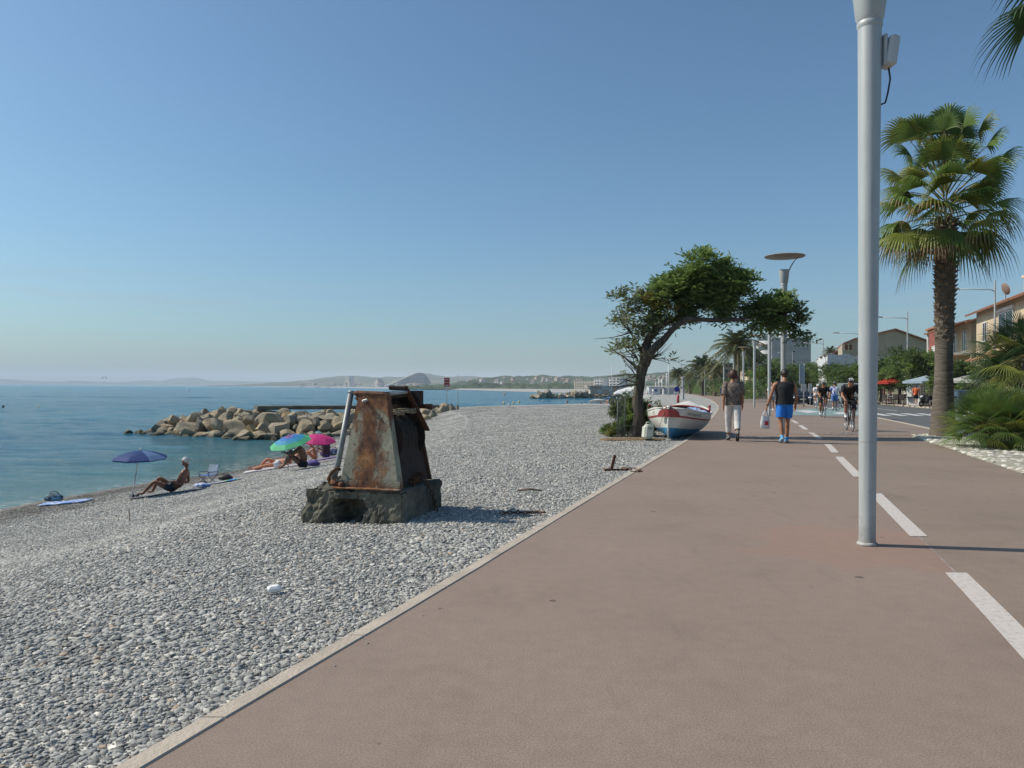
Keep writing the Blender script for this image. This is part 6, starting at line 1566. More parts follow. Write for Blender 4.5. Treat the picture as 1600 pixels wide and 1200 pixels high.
# ------------------------------------------------------------------ vehicles
GLASS = mat('dark window glass', (.03,.04,.05), .08, (.02,.025,.03)); CHROME = mat('chrome', (.6,.6,.6), .2, metal=1)
def car(name, label, loc, rz, paint, van=False, cat='car'):
    t = empty(name, loc, rz, label, cat, 'vehicles on the street'); 
    # front at +y ; profile along y
    if van: prof = [(-2.3,.45),(-2.32,1.9),(-2.1,2.1),(1.0,2.1),(1.6,1.35),(2.25,1.15),(2.35,.5)]; W = .92; top = .84
    else: prof = [(-2.1,.40),(-2.15,.85),(-1.9,1.0),(-1.3,1.42),(-.2,1.48),(.55,1.38),(1.15,.98),(2.0,.82),(2.12,.45)]; W = .88; top = .68
    b = MB(); n = len(prof); V = []
    for x, s in ((-1,0),(-.86,1),(.86,1),(1,0)):
        for (y, z) in prof:
            w = W if z < 1.02 else W-(W-top)*(z-1.02)/(.45 if not van else 1.1)
            V.append((x*w, y, z - (.03 if abs(x) == 1 and z > .8 else 0)))
    F = [(k*n+i, k*n+i+1, (k+1)*n+i+1, (k+1)*n+i) for k in range(3) for i in range(n-1)]
    F += [tuple(range(n))[::-1], tuple(range(3*n, 4*n)), (0, n, n*2, n*3, n*3+n-1, n*2+n-1, n+n-1, n-1)]
    b.add(V, F); b.box((0,0,.36), (W*1.8,4.0,.22)); b.build('body', paint, t, True, angle=35)
    b = MB()
    if van: b.sheet([(-.74,1.10,1.98),(.74,1.10,1.98),(.80,1.60,1.39),(-.80,1.60,1.39)], .04)
    else:
        b.sheet([(-.60,.60,1.40),(.60,.60,1.40),(.72,1.14,1.02),(-.72,1.14,1.02)], .04); b.sheet([(-.58,-1.35,1.42),(.58,-1.35,1.42),(.68,-1.85,1.06),(-.68,-1.85,1.06)], .04)
        for s in (-1, 1): b.sheet([(s*.80,.9,1.03),(s*.69,.35,1.36),(s*.68,-1.1,1.38),(s*.80,-1.6,1.03)], .03)
    b.build('windscreen', GLASS, t)
    y0 = prof[-1][0]
    for s in (-1, 1):
        b = MB(); b.ell((s*.62, y0-.05, .70 if not van else .95), (.18,.10,.09), 0, 12, 8); b.build('headlight', mat('headlamp glass', (.7,.7,.72), .15), t, True)
        b = MB(); b.bbox((s*(W+.08),.75,1.02), (.16,.1,.12), .02); b.build('wing_mirror', paint, t)
    b = MB(); b.box((0,y0+.01,.55), (.5,.03,.11)); b.build('number_plate', mat('plate white', (.6,.6,.58), .5), t)
    b = MB(); b.box((0,y0,.68), (.7,.05,.13)); b.build('grille', mat('black plastic', (.015,.015,.015), .5), t)
    for x in (-1, 1):
        for y in (-1.3, 1.35):
            b = MB(); b.lathe([(.1,-.1),(.29,-.1),(.32,-.06),(.32,.06),(.29,.1),(.1,.1)], 20, 0, Matrix.Rotation(R(90), 4, 'Y'), (x*(W-.09),y,.32)); w = b.build('wheel', mat('tyre rubber', (.02,.02,.02), .8), t, True, angle=40)
            b = MB(); b.lathe([(.01,-.11),(.19,-.11),(.2,.11),(.01,.11)], 14, 0, Matrix.Rotation(R(90), 4, 'Y'), (x*(W-.09),y,.32)); b.build('rim', CHROME, w)
    return t
q = at(1251, 632, 70); car('parked_car', 'dark car facing the viewer just right of the man in blue shorts', (q.x, 70, -.11), head_to(-.28,-1), mat('black car paint', (.015,.017,.02), .2))
q = at(1327, 636, 78); car('parked_van', 'silver grey van behind the nearest cyclist', (q.x, 78, -.11), head_to(-.28,-1), mat('silver van paint', (.28,.32,.32), .3), True, 'van')
q = at(1275, 624, 118); car('parked_car', 'pale car farther down the road behind the cyclists', (q.x, 118, -.11), head_to(-.28,-1), mat('beige car paint', (.45,.38,.28), .3))
q = at(1146, 622, 112); car('parked_car', 'small dark car far off between the woman in the blouse and the fourth lamp post', (q.x+1.6, 116, -.0), head_to(-.5,-1), MATS['black car paint'])
q = at(1515, 645, 46); car('parked_car', 'dark car parked behind the big palm trunk and the dwarf palm', (q.x, 46, -.11), head_to(-.28,-1), MATS['black car paint'])
q = at(1590, 650, 43); car('parked_car', 'dark blue car hidden behind the palms at the right edge', (q.x, 43, -.11), head_to(.28,1), mat('navy car paint', (.015,.02,.05), .2))
# motor scooter by the cafe
q = at(1449, 636, 60); t = empty('motor_scooter', (q.x, 60, .01), 1.9, 'black motor scooter parked on the far pavement by the orange shirted man', 'scooter')
b = MB(); b.torus((0,.62,.25), .19, .06, 'x', 18, 8); b.torus((0,-.6,.25), .19, .06, 'x', 18, 8); b.build('wheels', mat('tyre rubber', (.02,.02,.02), .8), t, True)
b = MB(); b.etube([(0,-.85,.72),(0,-.5,.68),(0,-.1,.66),(0,.1,.35),(0,.4,.32)], [.12,.17,.15,.17,.15], [.10,.16,.12,.07,.05], (1,0,0), 12); b.etube([(0,.42,.3),(0,.55,.75),(0,.48,1.0)], [.2,.22,.1], [.05,.06,.05], (1,0,0), 12); b.build('body', MATS['black car paint'], t, True)
b = MB(); b.tube([(-.33,.42,1.02),(0,.48,1.0),(.33,.42,1.02)], .018, 6); b.build('handlebar', MATS['black plastic'], t); b = MB(); b.ell((0,-.42,.83), (.14,.4,.07)); b.build('seat', MATS['saddle black'], t, True); b = MB(); b.ell((0,.62,.8), (.09,.05,.09)); b.build('headlight', MATS['headlamp glass'], t, True)

# ------------------------------------------------------------------ cafe strip
def cafe_parasol(label, px, py, d, rad, m, h=2.45):
    q = at(px, py, d); t = empty('cafe_parasol', (q.x, d, .01), rnd.random(), label, 'parasol', 'cafe parasols on the far pavement')
    b = MB(); b.tube([(0,0,0),(0,0,h)], .03, 8); b.build('pole', mat('grey pole', (.3,.3,.3), .5), t, True); b = MB(); b.bbox((0,0,.05), (.5,.5,.1), .02); b.build('base', MATS['black plastic'], t)
    b = MB(); V = [(0,0,h+.05)]; 
    for r_, z in ((.5,-.18),(1.0,-.42),(1.0,-.60)):
        for i in range(8): a = 2*PI*i/8; V.append((rad*r_*math.cos(a), rad*r_*math.sin(a), h+z))
    F = [(0,1+i,1+(i+1) % 8) for i in range(8)] + [(1+8*k+i, 9+8*k+i, 9+8*k+(i+1) % 8, 1+8*k+(i+1) % 8) for k in range(2) for i in range(8)]
    b.add(V, F); b.build('canopy', m, t)
RDC = fab('red cafe cloth', (.55,.05,.03)); BLC = fab('pale blue cafe cloth', (.42,.52,.6)); WHC = fab('off white cafe cloth', (.65,.63,.6))
for px, d, rad, m, lb in ((1379,74,1.3,RDC,'red cafe parasol nearest the thick lamp post'), (1391,71,1.25,RDC,'red cafe parasol, second from the thick lamp post'), (1447,62,1.75,BLC,'pale blue cafe parasol behind the man in the orange shirt'), (1512,57,1.6,WHC,'off white cafe parasol right of the big palm trunk'), (1545,54,1.5,WHC,'off white cafe parasol behind the road lamp by the cream house'), (1583,52,1.5,RDC,'red cafe parasol low behind the dwarf palm')):
    cafe_parasol(lb, px, 630, d, rad, m)
q = at(1447, 625, 66); b = MB(); b.bbox((0,0,1.1), (2.6,1.6,2.2), .04); o = b.build('kiosk', mat('white kiosk', (.55,.55,.53), .7, (.45,.45,.44), 2), None, False, (q.x, 66, .01)); 
t = empty('cafe_kiosk', (q.x, 66, .01), .2, 'white latticed kiosk under the pale blue parasol', 'kiosk'); o.parent = t; o.location = (0,0,0); o.name = 'wall'
b = MB(); 
for i in range(9): b.box((-1.1+i*.275,-.83,1.3), (.03,.03,1.3))
for i in range(6): b.box((0,-.85,.75+i*.22), (2.2,.02,.03))
b.build('lattice', MATS['dark grey steel'], t)
WOOD = mat('dark cafe wood', (.05,.035,.03), .7)
tp = None
for i, (px, d) in enumerate(((1385,72),(1396,70),(1404,73),(1412,68),(1420,66),(1480,60),(1500,58),(1520,56),(1462,63))):
    q = at(px, 630, d); t = empty('cafe_table', (q.x, d, .01), 0, 'small cafe table on the shaded far pavement', 'table', 'cafe tables')
    b = MB(); b.lathe([(.02,.72),(.38,.72),(.38,.75),(.02,.75)], 14); b.build('tabletop', MATS['white kiosk'] if i % 2 else WOOD, t); b = MB(); b.tube([(0,0,.0),(0,0,.72)], .03, 6); b.build('leg', WOOD, t)
    for s in (-1, 1):
        c = empty('cafe_chair', (q.x+s*.7, d+rnd.uniform(-.3,.3), .01), s*1.5+rnd.random(), 'dark cafe chair on the shaded far pavement', 'chair', 'cafe chairs')
        b = MB(); b.bbox((0,0,.45), (.42,.42,.05), .01); b.build('seat', WOOD, c); b = MB(); b.bbox((0,-.2,.72), (.42,.04,.40), .01); b.build('backrest', WOOD, c)
        for x in (-.18, .18):
            for y in (-.18, .18): b = MB(); b.tube([(x,y,0),(x,y,.45)], .018, 5); b.build('leg', WOOD, c)
# street trees
SL = [LEAF_B, LEAF_A]
def street_tree(label, px, d, h, cr, seed, n=1700):
    q = at(px, 625, d); bl = [((0,0,h*.72),(cr,cr,cr*.72),5,0), ((-cr*.5,.2,h*.62),(cr*.6,cr*.6,cr*.5),2,1), ((cr*.5,-.2,h*.65),(cr*.65,cr*.6,cr*.5),2,0), ((0,-cr*.3,h*.85),(cr*.6,cr*.6,cr*.4),1.6,1)]
    return blob_tree('street_tree', (q.x, d, 0), label, 'tree', [([(0,0,0),(.05,0,h*.3),(0,0,h*.6)],[.16,.12,.08])], bl, SL, n, .5, .14, 'dark bushy street trees along the far pavement', seed, True, shell=.3, spn=3)
for i, (px, d, h, cr, lb) in enumerate(((1405,72,4.6,2.6,'dark street tree right of the thick lamp post above the red parasols'), (1436,66,4.4,2.4,'dark street tree above the man in the orange shirt'), (1497,58,2.9,1.7,'dark street tree directly right of the big palm trunk'), (1540,54,2.5,1.4,'dark street tree low behind the road lamp by the cream house'), (1376,84,3.9,2.2,'dark street tree just showing right of the thick lamp post'), (1328,96,3.9,2.5,'dark street tree above the head of the nearest cyclist'), (1303,108,4.3,2.6,'dark street tree above the standing white and blue cyclist'), (1280,122,4.6,2.7,'dark street tree left of the road lamp by the white sheets'), (1262,138,5.6,3.2,'dark street tree at the foot of the plain grey apartment wall'), (1243,120,4.4,2.6,'low tree right of the man in blue shorts'), (1208,110,5.0,3.0,'tree in front of the red roofed house left of the second lamp post'), (1188,125,4.4,2.8,'bushy tree between the fourth and third lamp posts'), (1172,135,9.0,3.0,'taller dark tree right of the largest date palm trunk'), (1222,128,4.6,2.6,'low tree behind the head of the man in blue shorts'), (1590,50,4.0,2.2,'street tree hidden behind the palms at the right edge'))):
    street_tree(lb, px, d, h, cr, 30+i)
def hedge(label, px0, px1, d0, d1, h, n, seed, gapx=0):
    a = at(px0, 620, d0); c = at(px1, 620, d1); m = int((c-a).length/2)+2
    bl = [((a.x+(c.x-a.x)*i/m, a.y+(c.y-a.y)*i/m, h*.5), (1.8,1.5,h*.55*(1+.3*mnoise.noise(Vector((i*1.3,seed,0))))), 1, i % 2) for i in range(m+1)]
    blob_tree('hedge', (0,0,0), label, 'hedge', [([(a.x,a.y,0),(a.x,a.y,.5)],[.05,.04])], bl, [LEAF_B, LEAF_A], n, .45, .13, None, seed, False, shell=.3, spn=3)
hedge('dark hedge between the woman in the blouse and the man in blue shorts', 1150, 1186, 118, 98, 2.2, 1500, 51)
hedge('long dark hedge behind the row of far lamp posts', 1072, 1132, 230, 128, 3.2, 3600, 52)
hedge('far hedge and shrubs between the hedge and the date palms', 1090, 1150, 235, 150, 3.6, 2400, 53)

# ------------------------------------------------------------------ buildings
TILE = matn('terracotta roof tiles', lambda N, L, tc, b: (L.new(n_mix(N, L, .6, n_ramp(N, L, n_noise(N, L, tc.outputs['Object'], 3, 6, .7), [(.3,(.26,.10,.06)),(.7,(.42,.20,.12))]), n_ramp(N, L, n_noise(N, L, n_map(N, L, tc.outputs['Object'], 4, .3, .3), 5, 2), [(.4,(.6,.6,.6)),(.6,(1.1,1.1,1.1))]), 'MULTIPLY'), b.inputs['Base Color'])), .9)
def wallm(n, c): return mat(n, c, .9, tuple(v*.86 for v in c), .6, bump=.01, bscale=8)
CREAM = wallm('cream render', (.60,.48,.33)); BEIGE = wallm('beige render', (.42,.37,.27)); GREYW = wallm('plain grey wall', (.42,.41,.40)); WHT = wallm('white render', (.72,.70,.66)); SHUT = mat('grey shutters', (.2,.22,.22), .6); FRAME = mat('white window frame', (.7,.7,.68), .5)
def windows(t, wins, axis='front', sill=True):
    """wins: (centre, width vector, height, outward normal)"""
    for c, w, h, nrm in wins:
        c = Vector(c); w = Vector(w); nrm = Vector(nrm); wl = w.length; wu = w.normalized(); up = Vector((0,0,1)); rot = Matrix((wu, nrm, up)).transposed()
        b = MB(); b.box(c+up*h/2+nrm*.03, (wl+.16,.10,.08), rot=rot); b.box(c-up*h/2+nrm*.05, (wl+.24,.18,.07), rot=rot)
        for s in (-1, 0, 1): b.box(c+wu*s*wl/2+nrm*.03, (.09 if s else .06,.10,h-.08), rot=rot)
        f = b.build('window', FRAME, t); b = MB(); b.box(c-nrm*.0+nrm*.02, (wl,.04,h-.05), rot=rot); b.build('pane', GLASS, f)
def gable_house(label, A, u, L_, W, eave, ridge, wall, wins=True, roofm=None, chimney=None, over=.4, storeys=2, group='houses along the far side of the street'):
    """A: near street-side corner, u: direction along the street, the ridge runs along the street"""
    u = Vector((u[0], u[1], 0)).normalized(); n = Vector((u.y, -u.x, 0)); A = Vector((A[0], A[1], 0)); t = empty('house', A, 0, label, 'house', group)
    b = MB(); P = lambda a, c, z: u*a + n*c + Vector((0,0,z))
    b.add([P(0,0,0),P(L_,0,0),P(L_,W,0),P(0,W,0),P(0,0,eave),P(L_,0,eave),P(L_,W,eave),P(0,W,eave),P(0,W/2,ridge),P(L_,W/2,ridge)],
          [(0,4,5,1),(1,5,9,6,2),(2,6,7,3),(3,7,8,4,0),(4,8,9,5),(7,6,9,8)])
    b.build('wall', wall, t)
    b = MB(); s = (ridge-eave)/(W/2)
    for c0, c1 in ((-over, W/2), (W+over, W/2)):
        z0 = eave - over*s; pts = [P(-over,c0,z0+.1),P(L_+over,c0,z0+.1),P(L_+over,c1,ridge+.1),P(-over,c1,ridge+.1)]
        if c0 > 0: pts = pts[::-1]
        b.sheet(pts, .16)
    rf = b.build('roof', roofm or TILE, t)
    if chimney:
        b = MB(); b.box(P(*chimney), (1.1,.8,1.5)); b.box(P(chimney[0],chimney[1],chimney[2]+.8), (1.3,1.0,.18)); b.build('chimney', wall, rf)
    if wins:
        ws = []; nw = max(1, int(L_/3.2))
        for st in range(storeys):
            z = 1.6 + st*(eave-.6)/storeys
            for i in range(nw): ws.append((P((i+.5)*L_/nw, -.0, z), u*1.1, 1.4, -n))
        windows(t, ws)
    return t, P, u, n
SU = Vector((.345, 1, 0))
# cream house at the right edge with big upper window
t, P, u, n = gable_house('cream house with brown tiled roof and large white framed upper window at the right edge', (33.0,47.5,0), SU, 17.5, 11, 7.8, 10.2, CREAM, False, over=.7, chimney=(6.4,1.2,8.5))
windows(t, [(P(8.6,-.01,6.2), u*3.6, 1.7, -n), (P(2.4,-.01,6.2), u*1.4, 1.6, -n), (P(14.5,-.01,6.0), u*1.2, 1.5, -n), (P(8,-.01,2.2), u*3, 2, -n), (P(3,-.01,2.2), u*2, 2, -n), (P(13.5,-.01,2.2), u*2.4, 2, -n)])
b = MB(); b.sheet([P(4,-.1,4.3),P(13,-.1,4.3),P(13,-1.8,3.6),P(4,-1.8,3.6)], .08); b.build('awning', mat('orange awning', (.42,.19,.10), .8), t)
b = MB(); b.box(P(8.6,-.08,7.25), (.2,4.2,.22), rot=Matrix.Rotation(-math.atan2(u.x,u.y), 3, 'Z')); b.build('window_lintel', WHT, t)
b = MB(); b.tube([P(6.4,1.2,9.4),P(6.4,1.2,11)], .03, 5); b.tube([P(5.8,1.2,10.7),P(7.0,1.2,10.7)], .02, 4); b.tube([P(6.0,1.2,10.9),P(6.8,1.2,10.9)], .02, 4); b.build('aerial', MATS['grey pole'], t)
b = MB(); b.lathe([(.02,0),(.3,.04),(.45,.12)], 16, 0, Matrix.Rotation(R(70), 4, 'Y'), P(8.0,-.3,8.6)); b.tube([P(8.0,-.2,7.9),P(8.0,-.25,8.6)], .03, 5); b.build('satellite_dish', mat('brown dish', (.25,.17,.14), .6), t)
# next: balcony house
t, P, u, n = gable_house('house with a deep upper balcony and white railing beside the cream house', (39.2,65.6,0), SU, 8.6, 9, 7.2, 8.6, CREAM, False, over=.5)
b = MB(); b.box(P(4.3,-.8,4.5), (1.7,8.2,.2), rot=Matrix.Rotation(-math.atan2(u.x,u.y), 3, 'Z')); b.build('balcony', WHT, t)
b = MB()
for i in range(17): b.tube([P(.3+i*.5,-1.55,4.6),P(.3+i*.5,-1.55,5.5)], .04, 5)
b.tube([P(.2,-1.55,5.5),P(8.4,-1.55,5.5)], .06, 6); b.sheet([P(3.2,-1.6,4.7),P(8.3,-1.6,4.7),P(8.3,-1.6,5.4),P(3.2,-1.6,5.4)], .05); b.build('railing', WHT, t)
b = MB(); b.sheet([P(-.3,-.1,7.35),P(8.9,-.1,7.35),P(8.9,-2.2,6.75),P(-.3,-2.2,6.75)][::-1], .12); b.build('porch_roof', TILE, t)
b = MB()
for x in (.2, 4.3, 8.4): b.tube([P(x,-1.9,0),P(x,-1.9,6.8)], .10, 8)
b.build('column', WHT, t)
windows(t, [(P(2.3,-.01,5.7), u*1.6, 1.8, -n), (P(6.2,-.01,5.7), u*1.6, 1.8, -n), (P(2.3,-.01,1.8), u*1.6, 1.9, -n), (P(6.2,-.01,1.8), u*1.6, 1.9, -n)])
b = MB(); b.sheet([P(0,-.1,3.6),P(8.6,-.1,3.6),P(8.6,-2.6,2.8),P(0,-2.6,2.8)], .08); b.build('awning', MATS['orange awning'], t)
# lower houses with tile roofs
gable_house('low house with an orange tiled roof behind the big palm trunk', (42.6,76,0), SU, 10, 9, 4.8, 6.6, CREAM, True, storeys=1)
t, P, u, n = gable_house('low pink roofed house left of the big palm, between it and the beige gable', (46.5,87.5,0), SU, 12, 10, 5.0, 6.9, BEIGE, True, storeys=2)
q = at(1500, 550, 82); b = MB(); b.bbox((0,0,5.8), (3.5,4,4.4), .05); o = b.build('wall', mat('dark red render', (.28,.08,.065), .85), None, False); t = empty('house', (q.x, 84, 0), -.3, 'narrow dark red house front just right of the big palm trunk', 'house', 'houses along the far side of the street'); o.parent = t
b = MB(); b.box((0,0,8.1), (3.9,4.4,.2)); b.build('roof', TILE, t); windows(t, [((-.9,-2.02,6.4), (.9,0,0), 1.3, (0,-1,0)), ((.9,-2.02,6.4), (.9,0,0), 1.3, (0,-1,0))])
# beige gable seen end on
DB = 125
def F_(px, py, d=DB): return at(px, py, d)
t = empty('house', (0,0,0), 0, 'large beige house with a plain gable wall behind the white scaffolding sheets', 'house', 'houses along the far side of the street')
b = MB(); pts = [F_(1316,600),F_(1460,600),F_(1457,537),F_(1397,515.5),F_(1333,531),F_(1316,538)]; zs = [0,0]+[p.z for p in pts[2:]]; A_ = [Vector((p.x, DB, z)) for p, z in zip(pts, zs)]; B_ = [a+Vector((6,16,0)) for a in A_]
b.add(A_+B_, [tuple(range(6))[::-1], tuple(range(6, 12))]+[(i,(i+1) % 6,6+(i+1) % 6,6+i) for i in range(6)]); b.build('wall', BEIGE, t)
b = MB()
for i, j in ((2,3),(3,4),(4,5)): 
    e = Vector((0,-.5,.12)); f = Vector((6,16.5,.12)); b.sheet([A_[j]+e, A_[i]+e, A_[i]+f, A_[j]+f], .22)
b.build('roof', TILE, t)
b = MB(); c = F_(1325.5, 542.5); b.box((c.x, DB-.02, c.z), (1.5,.1,1.1)); wdw = b.build('window', mat('cream loggia', (.66,.55,.38), .8), t)
b = MB()
for s in (-.36, .36): b.box((c.x+s, DB-.09, c.z), (.52,.06,.9))
b.build('pane', mat('brown shutters', (.16,.07,.035), .7), wdw)
# house wrapped in white scaffold sheets
SHEET = matn('white scaffold sheet', lambda N, L, tc, b: (b.inputs['Base Color'].__setattr__('default_value', (.66,.66,.66,1)), n_bump(N, L, n_math(N, L, 'ADD', n_math(N, L, 'MULTIPLY', n_noise(N, L, n_map(N, L, tc.outputs['Object'], 1.2, 1.2, .35), 1.5, 4, .6), 1.0), n_noise(N, L, tc.outputs['Object'], 3, 3)), .35, b)), .6)
SD = 108
t = empty('house', (0,0,0), 0, 'house wrapped in white scaffolding sheets behind the street trees', 'house', 'houses along the far side of the street'); b = MB(); X0 = at(1293, 560, SD).x; X1 = at(1462, 560, SD+6).x; XL = at(1276, 560, SD+16).x; zt = at(1293, 552, SD).z
nseg = 30; V = []
for i in range(nseg+1):
    f = i/nseg; x = X0+(X1-X0)*f
    for z in np.linspace(0, 1, 14): 
        ztop = zt - .35*(i > 5) + .12*math.sin(i*1.9) - .15*math.sin(PI*((i*1.0) % 6)/6)
        V.append((x, SD+6*f*0 + .35*mnoise.noise(Vector((i*.9, z*2.4, 0))) + .15*mnoise.noise(Vector((i*2.3, z*6, 0))), z*ztop))
b.add(V, [(i*14+j, (i+1)*14+j, (i+1)*14+j+1, i*14+j+1) for i in range(nseg) for j in range(13)])
V = []
for i in range(9):
    f = i/8; 
    for z in np.linspace(0, 1, 10): V.append((XL+(X0-XL)*f + .25*mnoise.noise(Vector((i*1.9, z*3, 5))), SD+16*(1-f), z*(zt-.3-.2*math.sin(i*2.2))))
b.add(V, [(i*10+j, (i+1)*10+j, (i+1)*10+j+1, i*10+j+1) for i in range(8) for j in range(9)])
b.build('scaffold_sheet', SHEET, t, True)
b = MB(); 
for x in np.arange(X0, X1, 2.4): b.tube([(x,SD+.6,0),(x,SD+.6,zt+.3)], .04, 5)
b.build('scaffold_poles', MATS['grey pole'], t)
b = MB(); b.add([(XL+1.2,SD+1.2,0),(X1,SD+1.2,0),(X1,SD+12,0),(XL+1.2,SD+12,0),(XL+1.2,SD+1.2,zt-.6),(X1,SD+1.2,zt-.6),(X1,SD+12,zt-.6),(XL+1.2,SD+12,zt-.6)], [(0,1,5,4),(1,2,6,5),(2,3,7,6),(3,0,4,7),(4,5,6,7)]); b.build('wall', BEIGE, t)
# roofs seen just left of the palm top
gable_house('dark roofed house behind the left end of the white sheets', (56.5,140,0), SU, 14, 10, 7.2, 9.3, mat('brown render', (.2,.16,.13), .9), True)
# tall apartment block with rounded white balconies on its seaward side
AD = 218; ax0 = at(1206, 560, AD).x; ax1 = at(1267, 560, AD).x; az = at(1230, 527.5, AD).z
t = empty('apartment_building', (0,0,0), 0, 'apartment block with a plain grey end wall and curved white balconies on its left side', 'building')
b = MB(); b.box(((ax0+ax1)/2, AD+9, az/2), (ax1-ax0, 18, az)); b.build('wall', GREYW, t)
b = MB()
for i in range(1, 5): b.box(((ax0+ax1)/2, AD-.02, az*i/5), (ax1-ax0+.02,.10,.12))
b.build('string_course', mat('grey seam', (.33,.32,.31), .9), t)
for i in range(5):
    b = MB(); b.box((ax0+(ax1-ax0)*.55, AD-.04, az-1.0-i*2.9), (.9,.08,.42)); w = b.build('window', GLASS, t)
for i in range(6):
    z = az - 1.9 - i*2.75; b = MB(); V = []
    R0 = 3.0 + (i*.18)
    for zz in (0, 1.05):
        for k in range(15): a = PI/2 + PI*k/14; V.append((ax0+.6+R0*math.cos(a)*1.1, AD+3.5+3.3*math.sin(a), z+zz))
    b.add(V, [(k, k+1, 16+k, 15+k) for k in range(14)]+[tuple(range(15))]); b.build('balcony', WHT, t)
    b = MB(); b.box((ax0-.3, AD+5, z+1.75), (1.4,8,1.5)); b.build('window', GLASS, t)
b = MB()
for i in range(9): x = ax0-1+i*(ax1-ax0-.3)/8.3; b.box((x, AD+2+rnd.random()*8, az+rnd.uniform(.5,.95)), (rnd.choice((.35,.5,.8)),.6,rnd.uniform(1.0,1.9)))
b.tube([(ax0-2,AD+.2,az+.9),(ax1-.2,AD+.2,az+.9)], .05, 5); b.build('chimney', WHT, t)
# lower buildings
def block(name, label, px0, px1, pytop, d, wall, depth=12, rows_=3, cols_=4, roof=None, cat='building', group=None, balc=False):
    a = at(px0, 600, d).x; c = at(px1, 600, d).x; z = at(px0, pytop, d).z; t = empty(name, ((a+c)/2, d, 0), 0, label, cat, group); W = c-a
    b = MB(); b.box((0,depth/2,z/2-.5), (W,depth,z+1)); b.build('wall', wall, t)
    if roof == 'tile':
        b = MB(); b.add([(-W/2-.4,-.4,z),(W/2+.4,-.4,z),(W/2+.4,depth+.4,z),(-W/2-.4,depth+.4,z),(-W/4,depth/2,z+depth*.16),(W/4,depth/2,z+depth*.16)], [(0,1,5,4),(1,2,5),(2,3,4,5),(3,0,4),(3,2,1,0)]); b.build('roof', TILE, t)
    else: b = MB(); b.box((0,depth/2,z+.12), (W+.5,depth+.5,.3)); b.build('roof', wall, t)
    for r_ in range(rows_):
        for k in range(cols_):
            x = -W/2+W*(k+.5)/cols_; zz = z*(r_+.62)/rows_; b = MB(); b.box((x,-.03,zz), (W/cols_*.5,.1,z/rows_*.5)); b.build('window', GLASS, t)
        if balc: t.rotation_euler = (0, 0, R(-30))
        if balc: b = MB(); b.box((0,-.7,z*(r_+.30)/rows_), (W*.96,1.4,.9)); b.build('balcony', wall, t)
    return t
block('house', 'beige house with a red tiled roof between the third and fourth lamp posts', 1183, 1216, 584, 150, CREAM, 10, 2, 3, 'tile', 'house')
block('office_building', 'blue grey glass fronted block at the foot of the plain grey apartment wall', 1236, 1266, 577, 165, mat('blue grey cladding', (.2,.26,.32), .4), 10, 4, 4)
block('apartment_building', 'brownish apartment block behind the largest date palm', 1132, 1150, 568, 260, wallm('brown beige render', (.3,.24,.18)), 14, 5, 3)
block('apartment_building', 'light cream block right of the largest date palm trunk', 1163, 1178, 556, 270, wallm('pale cream render', (.42,.37,.30)), 14, 6, 3)
block('house', 'small cream house seen left of the head of the woman in the blouse', 1118, 1130, 583, 240, CREAM, 10, 3, 2, 'tile', 'house')
# white modern blocks across the bay
block('modern_apartment_block', 'long cream banded apartment block across the bay, leftmost of the white blocks', 896, 927, 595.5, 800, wallm('cream banded render', (.62,.56,.46)), 14, 5, 7, None, 'building', 'white apartment blocks across the bay', True)
block('modern_apartment_block', 'white framed apartment block across the bay, middle of the three', 927.5, 942, 592.5, 780, WHT, 14, 4, 3, None, 'building', 'white apartment blocks across the bay', True)
block('modern_apartment_block', 'white framed apartment block across the bay nearest the leaning tree', 951, 969, 590.5, 760, WHT, 14, 4, 3, None, 'building', 'white apartment blocks across the bay', True)
block('modern_apartment_block', 'grey apartment block in shade behind the white framed one nearest the leaning tree', 969, 981, 591.5, 790, wallm('grey render with painted shade', (.35,.37,.4)), 14, 4, 3, None, 'building')  # the shade on this block is put into its cool grey wall colour

# ------------------------------------------------------------------ far coast
def hillm(n, c1, c2, c3, sc_, lo=.45, hi=.6):
    return matn(n, lambda N, L, tc, b: (L.new(n_mix(N, L, n_ramp(N, L, n_noise(N, L, tc.outputs['Object'], sc_*4, 7, .75), [(lo,0.),(hi,1.)]), n_ramp(N, L, n_noise(N, L, tc.outputs['Object'], sc_, 5, .6), [(.35,c1),(.65,c2)]), c3), b.inputs['Base Color'])), .95)
HG = hillm('wooded hillside', (.028,.05,.022), (.06,.085,.035), (.15,.14,.10), .01, .60, .72); HB = hillm('far hillside with houses', (.05,.07,.04), (.09,.1,.06), (.28,.25,.2), .006, .52, .64)
def ridge(name, pts, d, depth, m, base=-1.9, amp=3, fq=.02, label=None):
    """pts: skyline of the photograph as (px, py); a real ridge with a front and a back slope"""
    W = [at(px, py, d) for px, py in pts]; f = hermite([(p.x, p.z) for p in W]); x0, x1 = W[0].x, W[-1].x; n = 260; rows = []
    for j in range(-9, 8):
        t = j/9 if j < 0 else j/7; r_ = []
        for i in range(n+1):
            x = x0+(x1-x0)*i/n; z = f(x) + amp*(mnoise.noise(Vector((x*fq, j*2.0, 1)))+.6*mnoise.noise(Vector((x*fq*3.3, j*3, 2)))); 
            k = (1-abs(t)**1.5) if j < 0 else (1-t*t); r_.append((x*(1+t*depth/d*.5), d+t*depth, base + (z-base)*k + (amp*.8*mnoise.noise(Vector((x*fq*1.5, t*7, 4))) if abs(t) < 1 and j else 0)))
        rows.append(r_)
    o = grid(name, rows, m, 'structure', True); return o
ridge('far_left_hills', [(-500,590),(-200,592),(0,592.3),(30,593.5),(60,595),(90,596),(120,594.5),(150,596.5),(190,597),(230,594.5),(255,595),(272,591.5),(285,590.6),(310,591),(322,594.5),(350,594.8),(400,595.8),(440,597),(480,598),(520,600)], 8600, 700, HB, -1.9, 5, .004)
